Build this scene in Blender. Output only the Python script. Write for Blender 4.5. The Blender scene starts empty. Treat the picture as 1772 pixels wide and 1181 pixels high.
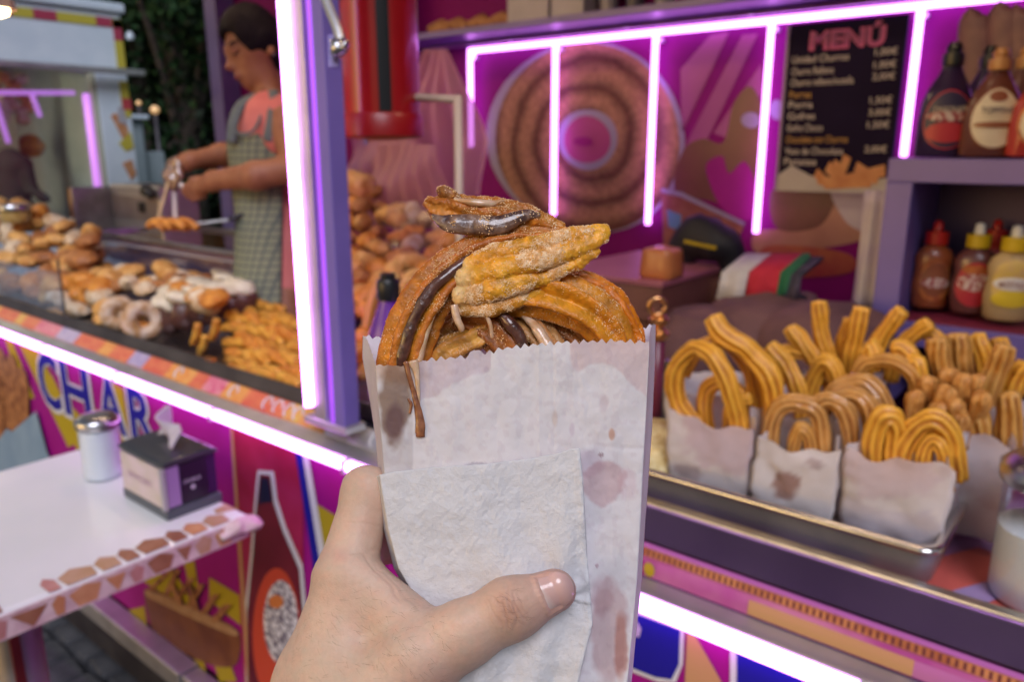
import bpy, bmesh, math, random
import numpy as np
from mathutils import Vector, Matrix
random.seed(7); RS = np.random.RandomState(7)
scene = bpy.context.scene
col = scene.collection
R = math.radians

# ------------------------------------------------------------------ camera, world, sun, exposure
F_PX = 1350.0; PIT = R(14); YAW = R(51)
fh = np.array([-math.cos(YAW), math.sin(YAW), 0.0]); rt = np.array([math.sin(YAW), math.cos(YAW), 0.0])
zz = np.array([0, 0, 1.0])
fw = fh*math.cos(PIT) - zz*math.sin(PIT); up = fh*math.sin(PIT) + zz*math.cos(PIT)
CAM = np.array([0, 0, 1.5])
cd = bpy.data.cameras.new('camera'); cam = bpy.data.objects.new('camera', cd); col.objects.link(cam)
scene.camera = cam
cam.matrix_world = Matrix(((rt[0], up[0], -fw[0], CAM[0]), (rt[1], up[1], -fw[1], CAM[1]), (rt[2], up[2], -fw[2], CAM[2]), (0, 0, 0, 1)))
cd.sensor_width = 36; cd.lens = F_PX/1772*36; cd.clip_start = .01; cd.clip_end = 500
cd.dof.use_dof = True; cd.dof.focus_distance = .295; cd.dof.aperture_fstop = 11.0
world = bpy.data.worlds.new('World'); scene.world = world; world.use_nodes = True
wn = world.node_tree.nodes; wl = world.node_tree.links; wn.clear()
sky = wn.new('ShaderNodeTexSky'); sky.sky_type = 'NISHITA'; sky.sun_disc = False
sky.sun_elevation = R(7); sky.sun_rotation = R(200); sky.air_density = 1.0; sky.dust_density = 2.5; sky.ozone_density = 1.0
bg = wn.new('ShaderNodeBackground'); bg.inputs[1].default_value = .09
wo = wn.new('ShaderNodeOutputWorld'); wl.new(sky.outputs[0], bg.inputs[0]); wl.new(bg.outputs[0], wo.inputs[0])
sd = bpy.data.lights.new('sun', 'SUN'); sd.energy = 2.1; sd.angle = R(32); sd.color = (.90, .89, 1.0)
sun = bpy.data.objects.new('sun', sd); col.objects.link(sun)
sun.rotation_euler = Vector((.50, -.52, .72)).to_track_quat('Z', 'Y').to_euler()
scene.view_settings.view_transform = 'Standard'; scene.view_settings.look = 'None'
scene.view_settings.exposure = .17; scene.view_settings.gamma = 1
scene.view_settings.use_curve_mapping = False
scene.render.engine = 'CYCLES'
scene.cycles.use_denoising = True
scene.cycles.max_bounces = 8; scene.cycles.transparent_max_bounces = 16
scene.cycles.sample_clamp_indirect = 6.0
scene.cycles.caustics_reflective = False; scene.cycles.caustics_refractive = False

# ------------------------------------------------------------------ helpers
def ray(x, y): return fw + rt*(x-886)/F_PX - up*(y-590.5)/F_PX
def PY(x, y, Y): d = ray(x, y); return CAM + d*(Y-CAM[1])/d[1]
def PZ(x, y, Z): d = ray(x, y); return CAM + d*(Z-CAM[2])/d[2]
def PX(x, y, X): d = ray(x, y); return CAM + d*(X-CAM[0])/d[0]
def AT(x, y, t): return CAM + ray(x, y)*t
def LF(t0):                                  # a metric frame standing at distance t0
    s = t0/F_PX
    def f(x, y, w=0.0): return CAM + fw*(t0 + w*s) + rt*((x-886)*s) - up*((y-590.5)*s)
    return f, s

def tag(o, label=None, cat=None, group=None, kind=None):
    if label: o['label'] = label
    if cat: o['category'] = cat
    if group: o['group'] = group
    if kind: o['kind'] = kind
    return o
def empty(name, loc, label=None, cat=None, group=None, kind=None, rz=0):
    o = bpy.data.objects.new(name, None); col.objects.link(o); o.location = loc; o.rotation_euler = (0, 0, rz)
    o.empty_display_size = .02
    return tag(o, label, cat, group, kind)
def mk(name, V, Fs, mat, parent=None, smooth=True, world=True):
    me = bpy.data.meshes.new(name); me.from_pydata([tuple(map(float, v)) for v in V], [], [tuple(map(int, f)) for f in Fs])
    if mat is not None: me.materials.append(mat)
    if smooth: me.polygons.foreach_set('use_smooth', [True]*len(me.polygons))
    me.update()
    return link(name, me, parent, world)
def link(name, me, parent=None, world=True):
    o = bpy.data.objects.new(name, me); col.objects.link(o)
    if parent is not None:
        o.parent = parent
        if world:
            m = Matrix.LocRotScale(parent.location, parent.rotation_euler, parent.scale)
            pp = parent.parent
            while pp is not None:
                m = Matrix.LocRotScale(pp.location, pp.rotation_euler, pp.scale) @ m; pp = pp.parent
            o.matrix_parent_inverse = m.inverted()
    return o
def bev(o, w=.003, seg=2):
    m = o.modifiers.new('bevel', 'BEVEL'); m.width = w; m.segments = seg; m.limit_method = 'ANGLE'; m.angle_limit = R(35)
    return o
BOXF = [(0, 3, 2, 1), (4, 5, 6, 7), (0, 1, 5, 4), (1, 2, 6, 5), (2, 3, 7, 6), (3, 0, 4, 7)]
def box(name, lo, hi, mat, parent=None, b=.003):
    (a, c, e), (d, f, g) = lo, hi
    V = [(a, c, e), (d, c, e), (d, f, e), (a, f, e), (a, c, g), (d, c, g), (d, f, g), (a, f, g)]
    o = mk(name, V, BOXF, mat, parent, smooth=False)
    if b: bev(o, b)
    return o
def bar(name, p, q, wx, wz, mat, parent=None, b=.002, upv=(0, 0, 1)):
    p = Vector(p); q = Vector(q); d = (q-p).normalized(); u = Vector(upv)
    s = d.cross(u).normalized(); u = s.cross(d).normalized()
    V = []
    for c in (p, q):
        for a, e in ((-1, -1), (1, -1), (1, 1), (-1, 1)): V.append(c + s*(a*wx/2) + u*(e*wz/2))
    o = mk(name, V, [(0, 1, 2, 3), (7, 6, 5, 4), (0, 4, 5, 1), (1, 5, 6, 2), (2, 6, 7, 3), (3, 7, 4, 0)], mat, parent, smooth=False)
    if b: bev(o, b)
    return o
def catmull(pts, n):
    pts = np.array(pts, float); k = len(pts)
    if k == 2: return pts[0] + (pts[1]-pts[0])*np.linspace(0, 1, n)[:, None]
    P = np.vstack([2*pts[0]-pts[1], pts, 2*pts[-1]-pts[-2]]); T = np.linspace(0, k-1-1e-6, n); out = []
    for t in T:
        i = int(t); u = t-i; a, b, c, d = P[i:i+4]
        out.append(.5*((2*b)+(-a+c)*u+(2*a-5*b+4*c-d)*u*u+(-a+3*b-3*c+d)*u**3))
    return np.array(out)
def interp(vals, n):
    vals = np.atleast_1d(np.array(vals, float))
    if len(vals) == 1: return np.full(n, vals[0])
    return np.interp(np.linspace(0, 1, n), np.linspace(0, 1, len(vals)), vals)
def frames(P, n0=None):
    T = np.gradient(P, axis=0); T /= np.linalg.norm(T, axis=1)[:, None]+1e-12
    n = np.array([0, 0, 1.0]) if n0 is None else np.array(n0, float)
    if abs(n@T[0]) > .95: n = np.array([1.0, 0, 0])
    N = []; 
    for t in T:
        n = n - t*(n@t); n /= np.linalg.norm(n)+1e-12; N.append(n)
    N = np.array(N); return T, N, np.cross(T, N)
def sweep(path, r, n=10, prof=None, seg=None, n0=None, caps=True, twist=0.0, flat=1.0):
    """tube along a path; prof(theta array) gives the relative radius; flat squashes along the binormal"""
    seg = seg or max(2, len(path)*4)
    P = catmull(path, seg) if len(path) > 1 else path
    rr = interp(r, seg); T, N, B = frames(P, n0)
    th = np.linspace(0, 2*math.pi, n, endpoint=False)
    pr = np.ones(n) if prof is None else prof(th)
    V = np.empty((seg, n, 3))
    for i in range(seg):
        a = th + twist*i/seg
        V[i] = P[i] + (np.cos(a)*pr*rr[i])[:, None]*N[i] + (np.sin(a)*pr*rr[i]*flat)[:, None]*B[i]
    Fs = []
    for i in range(seg-1):
        for j in range(n):
            k = (j+1) % n; Fs.append((i*n+j, i*n+k, (i+1)*n+k, (i+1)*n+j))
    V = V.reshape(-1, 3)
    if caps:
        a = len(V); V = np.vstack([V, P[0] - T[0]*rr[0]*.25, P[-1] + T[-1]*rr[-1]*.25])
        for j in range(n):
            k = (j+1) % n; Fs.append((a, k, j)); Fs.append((a+1, (seg-1)*n+j, (seg-1)*n+k))
    return V, Fs
def tube(name, path, r, mat, parent=None, n=10, seg=None, **k):
    V, Fs = sweep(path, r, n, seg=seg or (2 if len(path) == 2 else None), **k)
    return mk(name, V, Fs, mat, parent)
def lathe(name, prof, loc, mat, parent=None, n=32, sx=1, sy=1, rz=0, caps=True):
    V = []; Fs = []; m = len(prof); c, s = math.cos(rz), math.sin(rz)
    for r, z in prof:
        for j in range(n):
            a = 2*math.pi*j/n; x, y = r*math.cos(a)*sx, r*math.sin(a)*sy
            V.append((loc[0]+x*c-y*s, loc[1]+x*s+y*c, loc[2]+z))
    for i in range(m-1):
        for j in range(n):
            k = (j+1) % n; Fs.append((i*n+j, i*n+k, (i+1)*n+k, (i+1)*n+j))
    if caps: Fs.append(tuple(range(n-1, -1, -1))); Fs.append(tuple((m-1)*n+j for j in range(n)))
    o = mk(name, V, Fs, mat, parent)
    try:
        o.data.polygons.foreach_set('use_smooth', [len(p.vertices) == 4 for p in o.data.polygons])
        mm = o.modifiers.new('es', 'EDGE_SPLIT'); mm.split_angle = R(50)
    except Exception: pass
    return o
_h = RS.rand(4096)
def vnoise(P, sc, seed=0):
    """smooth value noise in [-1, 1] for an (n,3) array"""
    Q = np.asarray(P)*sc + 100.37 + seed*17.1; I = np.floor(Q).astype(np.int64); f = Q-I; f = f*f*(3-2*f)
    out = 0
    for dx in (0, 1):
        for dy in (0, 1):
            for dz in (0, 1):
                h = _h[((I[..., 0]+dx)*73856093 ^ (I[..., 1]+dy)*19349663 ^ (I[..., 2]+dz)*83492791) & 4095]
                out = out + h*(f[..., 0] if dx else 1-f[..., 0])*(f[..., 1] if dy else 1-f[..., 1])*(f[..., 2] if dz else 1-f[..., 2])
    return out*2-1
def fbm(P, sc, o=3, seed=0): return sum(vnoise(P, sc*2**i, seed+i)/2**i for i in range(o))

# ------------------------------------------------------------------ materials
MATS = {}
def M(name, c1, c2=None, rough=.5, nscale=20, bump=0, bscale=60, metal=0, emit=None, estr=0, sss=0, trans=0, coat=0, spec=.5, pointy=None, alpha=None, detail=4, contrast=(.35, .65)):
    if name in MATS: return MATS[name]
    m = bpy.data.materials.new(name); m.use_nodes = True; nt = m.node_tree; N = nt.nodes; L = nt.links
    b = N['Principled BSDF']; b.inputs['Roughness'].default_value = rough; b.inputs['Metallic'].default_value = metal
    b.inputs['Specular IOR Level'].default_value = spec
    tc = N.new('ShaderNodeTexCoord')
    colsock = None
    if c2 is not None:
        nz = N.new('ShaderNodeTexNoise'); nz.inputs['Scale'].default_value = nscale; nz.inputs['Detail'].default_value = detail
        L.new(tc.outputs['Object'], nz.inputs['Vector'])
        rp = N.new('ShaderNodeValToRGB'); rp.color_ramp.elements[0].position, rp.color_ramp.elements[1].position = contrast
        rp.color_ramp.elements[0].color = (*c1, 1); rp.color_ramp.elements[1].color = (*c2, 1)
        L.new(nz.outputs['Fac'], rp.inputs[0]); colsock = rp.outputs[0]
    else:
        b.inputs['Base Color'].default_value = (*c1, 1)
    if pointy is not None:
        g = N.new('ShaderNodeNewGeometry'); r2 = N.new('ShaderNodeValToRGB')
        r2.color_ramp.elements[0].position = .47; r2.color_ramp.elements[1].position = .56
        mx = N.new('ShaderNodeMixRGB'); mx.inputs[2].default_value = (*pointy, 1)
        L.new(g.outputs['Pointiness'], r2.inputs[0]); L.new(r2.outputs[0], mx.inputs[0])
        if colsock: L.new(colsock, mx.inputs[1])
        else: mx.inputs[1].default_value = (*c1, 1)
        colsock = mx.outputs[0]
    if colsock: L.new(colsock, b.inputs['Base Color'])
    if bump:
        n2 = N.new('ShaderNodeTexNoise'); n2.inputs['Scale'].default_value = bscale; n2.inputs['Detail'].default_value = 6
        L.new(tc.outputs['Object'], n2.inputs['Vector'])
        bp = N.new('ShaderNodeBump'); bp.inputs['Strength'].default_value = bump; bp.inputs['Distance'].default_value = .002
        L.new(n2.outputs['Fac'], bp.inputs['Height']); L.new(bp.outputs[0], b.inputs['Normal'])
    if emit: b.inputs['Emission Color'].default_value = (*emit, 1); b.inputs['Emission Strength'].default_value = estr
    if sss: b.inputs['Subsurface Weight'].default_value = sss; b.inputs['Subsurface Radius'].default_value = (1, .35, .15); b.inputs['Subsurface Scale'].default_value = .003
    if trans: b.inputs['Transmission Weight'].default_value = trans
    if coat: b.inputs['Coat Weight'].default_value = coat; b.inputs['Coat Roughness'].default_value = .08
    if alpha is not None: b.inputs['Alpha'].default_value = alpha
    MATS[name] = m; return m
def glass_mat(name, tint=(.9, .95, 1), refl=.12, rough=.02):
    if name in MATS: return MATS[name]
    m = bpy.data.materials.new(name); m.use_nodes = True; N = m.node_tree.nodes; L = m.node_tree.links; N.clear()
    t = N.new('ShaderNodeBsdfTransparent'); t.inputs[0].default_value = (*tint, 1)
    g = N.new('ShaderNodeBsdfGlossy'); g.inputs['Roughness'].default_value = rough
    fr = N.new('ShaderNodeFresnel'); fr.inputs[0].default_value = 1.45
    ad = N.new('ShaderNodeMath'); ad.operation = 'ADD'; ad.inputs[1].default_value = refl*.3
    mn = N.new('ShaderNodeMath'); mn.operation = 'MINIMUM'; mn.inputs[1].default_value = .22
    mx = N.new('ShaderNodeMixShader'); o = N.new('ShaderNodeOutputMaterial')
    L.new(fr.outputs[0], ad.inputs[0]); L.new(ad.outputs[0], mn.inputs[0]); L.new(mn.outputs[0], mx.inputs[0]); L.new(t.outputs[0], mx.inputs[1]); L.new(g.outputs[0], mx.inputs[2]); L.new(mx.outputs[0], o.inputs[0])
    MATS[name] = m; return m
def paper_mat(name, base=(.72, .71, .74), trans=.35, attr=None, nscale=60, bscale=500, bump=.25, bdist=.0004, fold=0):
    if name in MATS: return MATS[name]
    m = bpy.data.materials.new(name); m.use_nodes = True; N = m.node_tree.nodes; L = m.node_tree.links; N.clear()
    tc = N.new('ShaderNodeTexCoord'); nz = N.new('ShaderNodeTexNoise'); nz.inputs['Scale'].default_value = nscale; nz.inputs['Detail'].default_value = 7
    L.new(tc.outputs['Object'], nz.inputs['Vector'])
    rp = N.new('ShaderNodeValToRGB'); rp.color_ramp.elements[0].position = .3; rp.color_ramp.elements[1].position = .75
    rp.color_ramp.elements[0].color = (*[c*.90 for c in base], 1); rp.color_ramp.elements[1].color = (*base, 1)
    L.new(nz.outputs['Fac'], rp.inputs[0]); cs = rp.outputs[0]
    if attr:
        at = N.new('ShaderNodeAttribute'); at.attribute_name = attr
        mu = N.new('ShaderNodeMixRGB'); mu.blend_type = 'MULTIPLY'; mu.inputs[0].default_value = 1
        L.new(cs, mu.inputs[1]); L.new(at.outputs['Color'], mu.inputs[2]); cs = mu.outputs[0]
    d = N.new('ShaderNodeBsdfPrincipled'); d.inputs['Roughness'].default_value = .55; d.inputs['Specular IOR Level'].default_value = .25
    t = N.new('ShaderNodeBsdfTranslucent'); L.new(cs, d.inputs['Base Color']); L.new(cs, t.inputs[0])
    n2 = N.new('ShaderNodeTexNoise'); n2.inputs['Scale'].default_value = bscale; n2.inputs['Detail'].default_value = 5; n2.inputs['Distortion'].default_value = fold
    L.new(tc.outputs['Object'], n2.inputs['Vector'])
    bp = N.new('ShaderNodeBump'); bp.inputs['Strength'].default_value = bump; bp.inputs['Distance'].default_value = bdist
    L.new(n2.outputs['Fac'], bp.inputs['Height']); L.new(bp.outputs[0], d.inputs['Normal'])
    mx = N.new('ShaderNodeMixShader'); mx.inputs[0].default_value = trans
    o = N.new('ShaderNodeOutputMaterial'); L.new(d.outputs[0], mx.inputs[1]); L.new(t.outputs[0], mx.inputs[2]); L.new(mx.outputs[0], o.inputs[0])
    MATS[name] = m; return m
def attr_mat(name, attr, rough=.5, var=(.86, 1.08), bump=.2, bscale=800, bdist=.0003, sss=0, coat=0, spec=.5):
    if name in MATS: return MATS[name]
    m = bpy.data.materials.new(name); m.use_nodes = True; N = m.node_tree.nodes; L = m.node_tree.links
    b = N['Principled BSDF']; a = N.new('ShaderNodeAttribute'); a.attribute_name = attr
    tc = N.new('ShaderNodeTexCoord'); nz = N.new('ShaderNodeTexNoise'); nz.inputs['Scale'].default_value = bscale*.35; nz.inputs['Detail'].default_value = 5
    L.new(tc.outputs['Object'], nz.inputs['Vector'])
    rp = N.new('ShaderNodeValToRGB'); rp.color_ramp.elements[0].position = .3; rp.color_ramp.elements[1].position = .7
    rp.color_ramp.elements[0].color = (var[0],)*3+(1,); rp.color_ramp.elements[1].color = (var[1],)*3+(1,)
    mu = N.new('ShaderNodeMixRGB'); mu.blend_type = 'MULTIPLY'; mu.inputs[0].default_value = 1
    L.new(nz.outputs['Fac'], rp.inputs[0]); L.new(a.outputs['Color'], mu.inputs[1]); L.new(rp.outputs[0], mu.inputs[2]); L.new(mu.outputs[0], b.inputs['Base Color'])
    n2 = N.new('ShaderNodeTexNoise'); n2.inputs['Scale'].default_value = bscale; n2.inputs['Detail'].default_value = 5
    L.new(tc.outputs['Object'], n2.inputs['Vector'])
    bp = N.new('ShaderNodeBump'); bp.inputs['Strength'].default_value = bump; bp.inputs['Distance'].default_value = bdist
    L.new(n2.outputs['Fac'], bp.inputs['Height']); L.new(bp.outputs[0], b.inputs['Normal'])
    b.inputs['Roughness'].default_value = rough; b.inputs['Specular IOR Level'].default_value = spec
    if sss: b.inputs['Subsurface Weight'].default_value = sss; b.inputs['Subsurface Radius'].default_value = (1, .35, .2); b.inputs['Subsurface Scale'].default_value = .0022
    if coat: b.inputs['Coat Weight'].default_value = coat; b.inputs['Coat Roughness'].default_value = .1
    MATS[name] = m; return m
def set_col(o, C, name='col'):
    me = o.data; a = me.color_attributes.new(name, 'FLOAT_COLOR', 'POINT')
    C = np.asarray(C, np.float32); C = np.hstack([C, np.ones((len(C), 1), np.float32)]); a.data.foreach_set('color', C.ravel())

PURPLE = M('lilac_paint', (.17, .13, .42), (.20, .15, .47), .38, 6, .08, 40)
STEEL = M('brushed_steel', (.42, .42, .44), (.56, .56, .58), .28, 30, .05, 200, metal=1)
ALU = M('aluminium', (.50, .50, .52), (.62, .62, .64), .4, 14, .05, 90, metal=.8)
DARKM = M('dark_metal', (.05, .045, .055), (.085, .08, .09), .42, 12, .1, 80, metal=.6)
BLACK = M('black_plastic', (.012, .012, .014), None, .35)
WHITE = M('white_paint', (.64, .76, .86), (.72, .83, .92), .45, 8, .05, 40)
NEON = M('neon_glow', (.8, .6, .9), None, .5, emit=(.74, .25, 1.0), estr=9)
NEONB = M('neon_back', (.8, .6, .9), None, .5, emit=(.74, .24, 1.0), estr=5.2)
NEONDIM = M('neon_strip_dim', (.4, .1, .7), None, .5, emit=(.40, .09, .95), estr=.9)
MAGENTA = M('magenta_print', (.30, .006, .20), (.36, .010, .25), .5, 5, spec=.2)
YELLOW = M('yellow_print', (.46, .34, .02), None, .5, spec=.2)
BLUE = M('blue_print', (.015, .012, .28), None, .5, spec=.2)
WPRINT = M('white_print', (.70, .70, .74), None, .4)
RED = M('red_print', (.45, .012, .03), (.52, .02, .06), .35, 8)
GLASS = glass_mat('clear_glass')
WARM = M('warm_lamp', (1, .8, .5), None, .5, emit=(1.0, .72, .44), estr=24)

def flat(name, pts, Y, mat, parent, th=.0008):
    """a flat print (outline given as (x, z) metres) standing on the plane y = Y"""
    n = len(pts)
    V = [(x, Y, z) for x, z in pts] + [(x, Y+th, z) for x, z in pts]
    a = sum(pts[i][0]*pts[(i+1) % n][1]-pts[(i+1) % n][0]*pts[i][1] for i in range(n))
    f = list(range(n)); f = f if a > 0 else f[::-1]
    return mk(name, V[:n], [f], mat, parent, smooth=False)
def fpx(name, px, Y, mat, parent):
    return flat(name, [(PY(x, y, Y)[0], PY(x, y, Y)[2]) for x, y in px], Y, mat, parent)
def smooth_closed(pts, n=60):
    p = list(pts); q = catmull(p[-2:]+p+p[:3], n*2)
    k = len(p); T = np.linspace(0, 1, n*2); a, b = 2/(k+4), (k+2)/(k+4)
    return [tuple(v) for v, t in zip(q, T) if a <= t < b]
def ellipse(cx, cz, rx, rz, n=32, wob=0, seed=0):
    r = random.Random(seed); ph = [r.random()*6 for _ in range(3)]
    return [(cx+rx*(1+wob*math.sin(2*a+ph[0])+wob*.6*math.sin(3*a+ph[1]))*math.cos(a), cz+rz*(1+wob*math.sin(2*a+ph[0])+wob*.6*math.sin(3*a+ph[1]))*math.sin(a)) for a in [2*math.pi*i/n for i in range(n)]]
def letters(name, body, x0, x1, z0, z1, Y, mat, parent, off=0, shear=0, keep=False, rise=0):
    c = bpy.data.curves.new('txt', 'FONT'); c.body = body; c.size = 1; c.shear = shear; c.fill_mode = 'FRONT'; c.resolution_u = 3
    t = bpy.data.objects.new('txt', c); col.objects.link(t)
    me0 = bpy.data.meshes.new_from_object(t); b = np.array([v.co for v in me0.vertices]); lo, hi = b.min(0), b.max(0)
    if off:
        c.offset = off; bpy.context.view_layer.update()
        dg = bpy.context.evaluated_depsgraph_get()
        me = bpy.data.meshes.new_from_object(t.evaluated_get(dg)); b = np.array([v.co for v in me.vertices])
    else: me = me0
    col.objects.unlink(t); bpy.data.objects.remove(t)
    sz = (z1-z0)/(hi[1]-lo[1]+1e-9); sx = (x1-x0)/(hi[0]-lo[0]+1e-9)
    if keep: sx = sz
    for v, p in zip(me.vertices, b):
        xx = x0+(p[0]-lo[0])*sx
        v.co = (xx, Y, z0+(p[1]-lo[1])*sz + rise*(xx-x0))
    me.name = name; me.materials.clear(); me.materials.append(mat)
    return link(name, me, parent)

# ================================================================== SETTING
asphalt = M('dark_asphalt', (.02, .02, .024), (.045, .045, .05), .85, 30, .5, 60)
g = mk('ground', [(-60, -40, 0), (40, -40, 0), (40, 60, 0), (-60, 60, 0)], [(0, 1, 2, 3)], asphalt, smooth=False); tag(g, kind='structure')
stone_m = M('paving_stone', (.035, .036, .042), (.085, .085, .095), .75, 14, .5, 50)
base = bpy.data.meshes.new('paving_stone'); bm = bmesh.new(); bmesh.ops.create_cube(bm, size=1)
for v in bm.verts:
    v.co.x *= .112; v.co.y *= .112; v.co.z = v.co.z*.024
    if v.co.z > 0: v.co.x *= .86; v.co.y *= .86
bmesh.ops.bevel(bm, geom=bm.edges[:], offset=.008, segments=1); bm.to_mesh(base); bm.free(); base.materials.append(stone_m)
for i in range(15):
    for j in range(14):
        o = bpy.data.objects.new('paving_stone', base); col.objects.link(o); o.parent = g
        o.location = (-2.75+.125*i+random.uniform(-.005, .005)+(.06 if j % 2 else 0), -.05+.125*j+random.uniform(-.004, .004), .012+random.uniform(-.003, .003)); o.rotation_euler = (random.uniform(-.04, .04), random.uniform(-.04, .04), random.uniform(-.08, .08))

# ------------------------------------------------------------------ stall counter (front)
ctr = empty('stall_counter', (-1.5, .85, .3), 'long stall counter with printed magenta front, sloping ledge and glowing tube along its edge', 'counter')
XL, XM, XR = -3.35, -.925, .75
box('front_panel', (XL, .80, .29), (XM-.002, .83, .975), MAGENTA, ctr, .002)
box('front_panel', (XM+.002, .80, .29), (XR, .83, .94), MAGENTA, ctr, .002)
box('counter_body', (XL, .832, .29), (XR, 1.40, .99), DARKM, ctr, 0)
# bottom rail of folded aluminium, in two lengths with a step
box('bottom_rail', (XL, .745, .235), (-1.62, .798, .288), ALU, ctr, .004)
box('bottom_rail', (-1.618, .752, .232), (XR, .798, .282), ALU, ctr, .004)
box('skirt_board', (XL, .80, .06), (XR, .83, .232), DARKM, ctr, .003)
def strip(name, x0, x1, a, b, mat, parent, th=.004):
    (ya, za), (yb, zb) = a, b; d = Vector((0, yb-ya, zb-za)); nrm = Vector((0, -d.z, d.y)).normalized()*(-th)
    V = []
    for x in (x0, x1):
        for (y, z) in ((ya, za), (yb, zb)): V.append(Vector((x, y, z)))
        for (y, z) in ((yb, zb), (ya, za)): V.append(Vector((x, y, z))+nrm)
    return bev(mk(name, V, [(0, 1, 2, 3), (7, 6, 5, 4), (0, 4, 5, 1), (1, 5, 6, 2), (2, 6, 7, 3), (3, 7, 4, 0)], mat, parent, smooth=False), .001)
strip('ledge_trim', XL, XM, (.790, .984), (.822, .992), ALU, ctr)
strip('frame_rail', XL, -1.13, (.853, 1.018), (.862, 1.047), DARKM, ctr)
strip('frame_rail', -.97, XM, (.853, 1.018), (.862, 1.047), DARKM, ctr)
# patterned oilcloth on the sloping ledge: many coloured patches
patcol = [M('cloth_coral', (.62, .10, .07), (.70, .22, .10), .35, 60), M('cloth_orange', (.70, .25, .06), (.75, .40, .12), .35, 60), M('cloth_pink', (.62, .10, .22), (.72, .30, .35), .35, 60), M('cloth_white', (.70, .62, .66), (.55, .25, .35), .35, 70), M('cloth_yellow', (.68, .45, .10), (.7, .3, .1), .35, 50), M('cloth_lilac', (.35, .30, .55), (.5, .42, .6), .3, 50)]
x = XL; i = 0
rr = random.Random(5); seqc = [0, 1, 0, 2, 1, 0, 4, 0, 2, 3, 0, 1, 0, 5]
while x < XM-.02:
    w = rr.uniform(.05, .15); x2 = min(x+w, XM)
    m = patcol[seqc[i % len(seqc)]]
    if -2.35 < x < -2.22: m = patcol[5]
    if -1.15 < x < -1.03: m = ALU
    strip('oilcloth_patch', x+.0005, x2-.0005, (.823, .993), (.851, 1.018), m, ctr, .005)
    # front fold of the cloth
    m2 = patcol[seqc[(i+3) % len(seqc)]] if m is not ALU else ALU
    strip('oilcloth_patch', x+.0005, x2-.0005, (.8215, .9865), (.8225, .992), m2, ctr, .003)
    x = x2; i += 1
for k in range(7):        # light loops printed on the cloth
    cx = -1.30+.035*k if k < 3 else -2.3+.22*k
    V, Fs = sweep([(cx+.012*math.cos(a), .8365+.010*math.sin(a), 1.0075+.009*math.sin(a)) for a in np.linspace(0, 4.6, 9)], .0022, 5, seg=16)
    mk('cloth_print', V, Fs, WPRINT, ctr)
# right run of the counter
strip('ledge_trim', XM, XR, (.790, .950), (.815, .957), ALU, ctr)
strip('printed_strip', XM, XR, (.8155, .958), (.819, .985), M('pink_print', (.42, .06, .30), (.60, .22, .40), .3, 9), ctr, .003)
strip('dark_fascia', XM, XR, (.820, 1.006), (.820, 1.054), M('dark_fascia', (.045, .03, .07), (.07, .05, .10), .3, 6, .05, 60), ctr, .004)
strip('fascia_edge', XM, XR, (.815, 1.0), (.819, 1.0045), M('pink_edge', (.45, .12, .42), None, .3), ctr, .004)
box('fascia_lip', (XM, .8195, 1.0545), (XR, .836, 1.0595), STEEL, ctr, .0015)
strip('printed_strip', XM, XR, (.8160, .9865), (.8175, .9985), M('caramel_print', (.42, .14, .05), (.62, .28, .10), .4, 40), ctr, .002)
tooth = M('dark_brown_print', (.12, .02, .03), (.2, .05, .04), .4, 40)
me_t = None
for k in range(150):
    xx = -.60+.0075*k
    if xx > XR: break
    if me_t is None:
        o = strip('printed_notch', -.0016, .0016, (.8152, .9885), (.8166, .9965), tooth, ctr, .0012); me_t = o.data; o.modifiers.clear(); o.location = (xx, 0, 0)
    else:
        o = bpy.data.objects.new('printed_notch', me_t); col.objects.link(o); o.parent = ctr; o.matrix_parent_inverse = ctr.matrix_world.inverted(); o.matrix_parent_inverse = Matrix.Translation(-Vector(ctr.location)); o.location = (xx, 0, 0)
for (a, b, mm) in ((-.62, -.44, MAGENTA), (-.30, -.12, M('tan_print', (.55, .30, .14), None, .4)), (-.12, .3, M('mauve_print', (.50, .16, .38), None, .4))):
    strip('printed_wave', a, b, (.8142, .960), (.8168, .978), mm, ctr, .001)
flat('printed_ball', ellipse(-.432, .970, .008, .010), .8145, YELLOW, ctr)
box('counter_top', (XM, .838, .992), (XR, 1.40, 1.028), M('printed_top', (.30, .05, .14), (.42, .20, .40), .35, 7), ctr, .002)
flat_m = M('coral_top', (.62, .12, .10), None, .35)
mk('printed_patch', [(-.20, .84, 1.0295), (.05, .84, 1.0295), (.0, 1.0, 1.0295), (-.10, 1.02, 1.0295)], [(0, 1, 2, 3)], flat_m, ctr, False)
mk('printed_patch', [(-.13, .845, 1.031), (-.09, .845, 1.031), (-.02, 1.0, 1.031), (-.03, 1.02, 1.031)], [(0, 1, 2, 3)], M('lilac_top', (.35, .25, .5), None, .35), ctr, False)
# glowing tubes along the counter edge
def neon_tube(path, parent, name='glow_tube', r=.0115, mat=None):
    o = tube(name, path, r, mat or NEON, parent, n=8, seg=max(2, len(path)*3 if len(path) > 2 else 2)); return o
neon_tube([(XL, .788, .970), (XM-.01, .788, .970)], ctr, r=.0098)
neon_tube([(XM+.01, .788, .936), (XR, .788, .936)], ctr, r=.0105)
for k in range(9):
    xc = -3.1+.42*k; zc = .970 if xc < XM else .936
    box('tube_clip', (xc-.004, .776, zc-.012), (xc+.004, .7995, zc+.012), ALU, ctr, .001)

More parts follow.
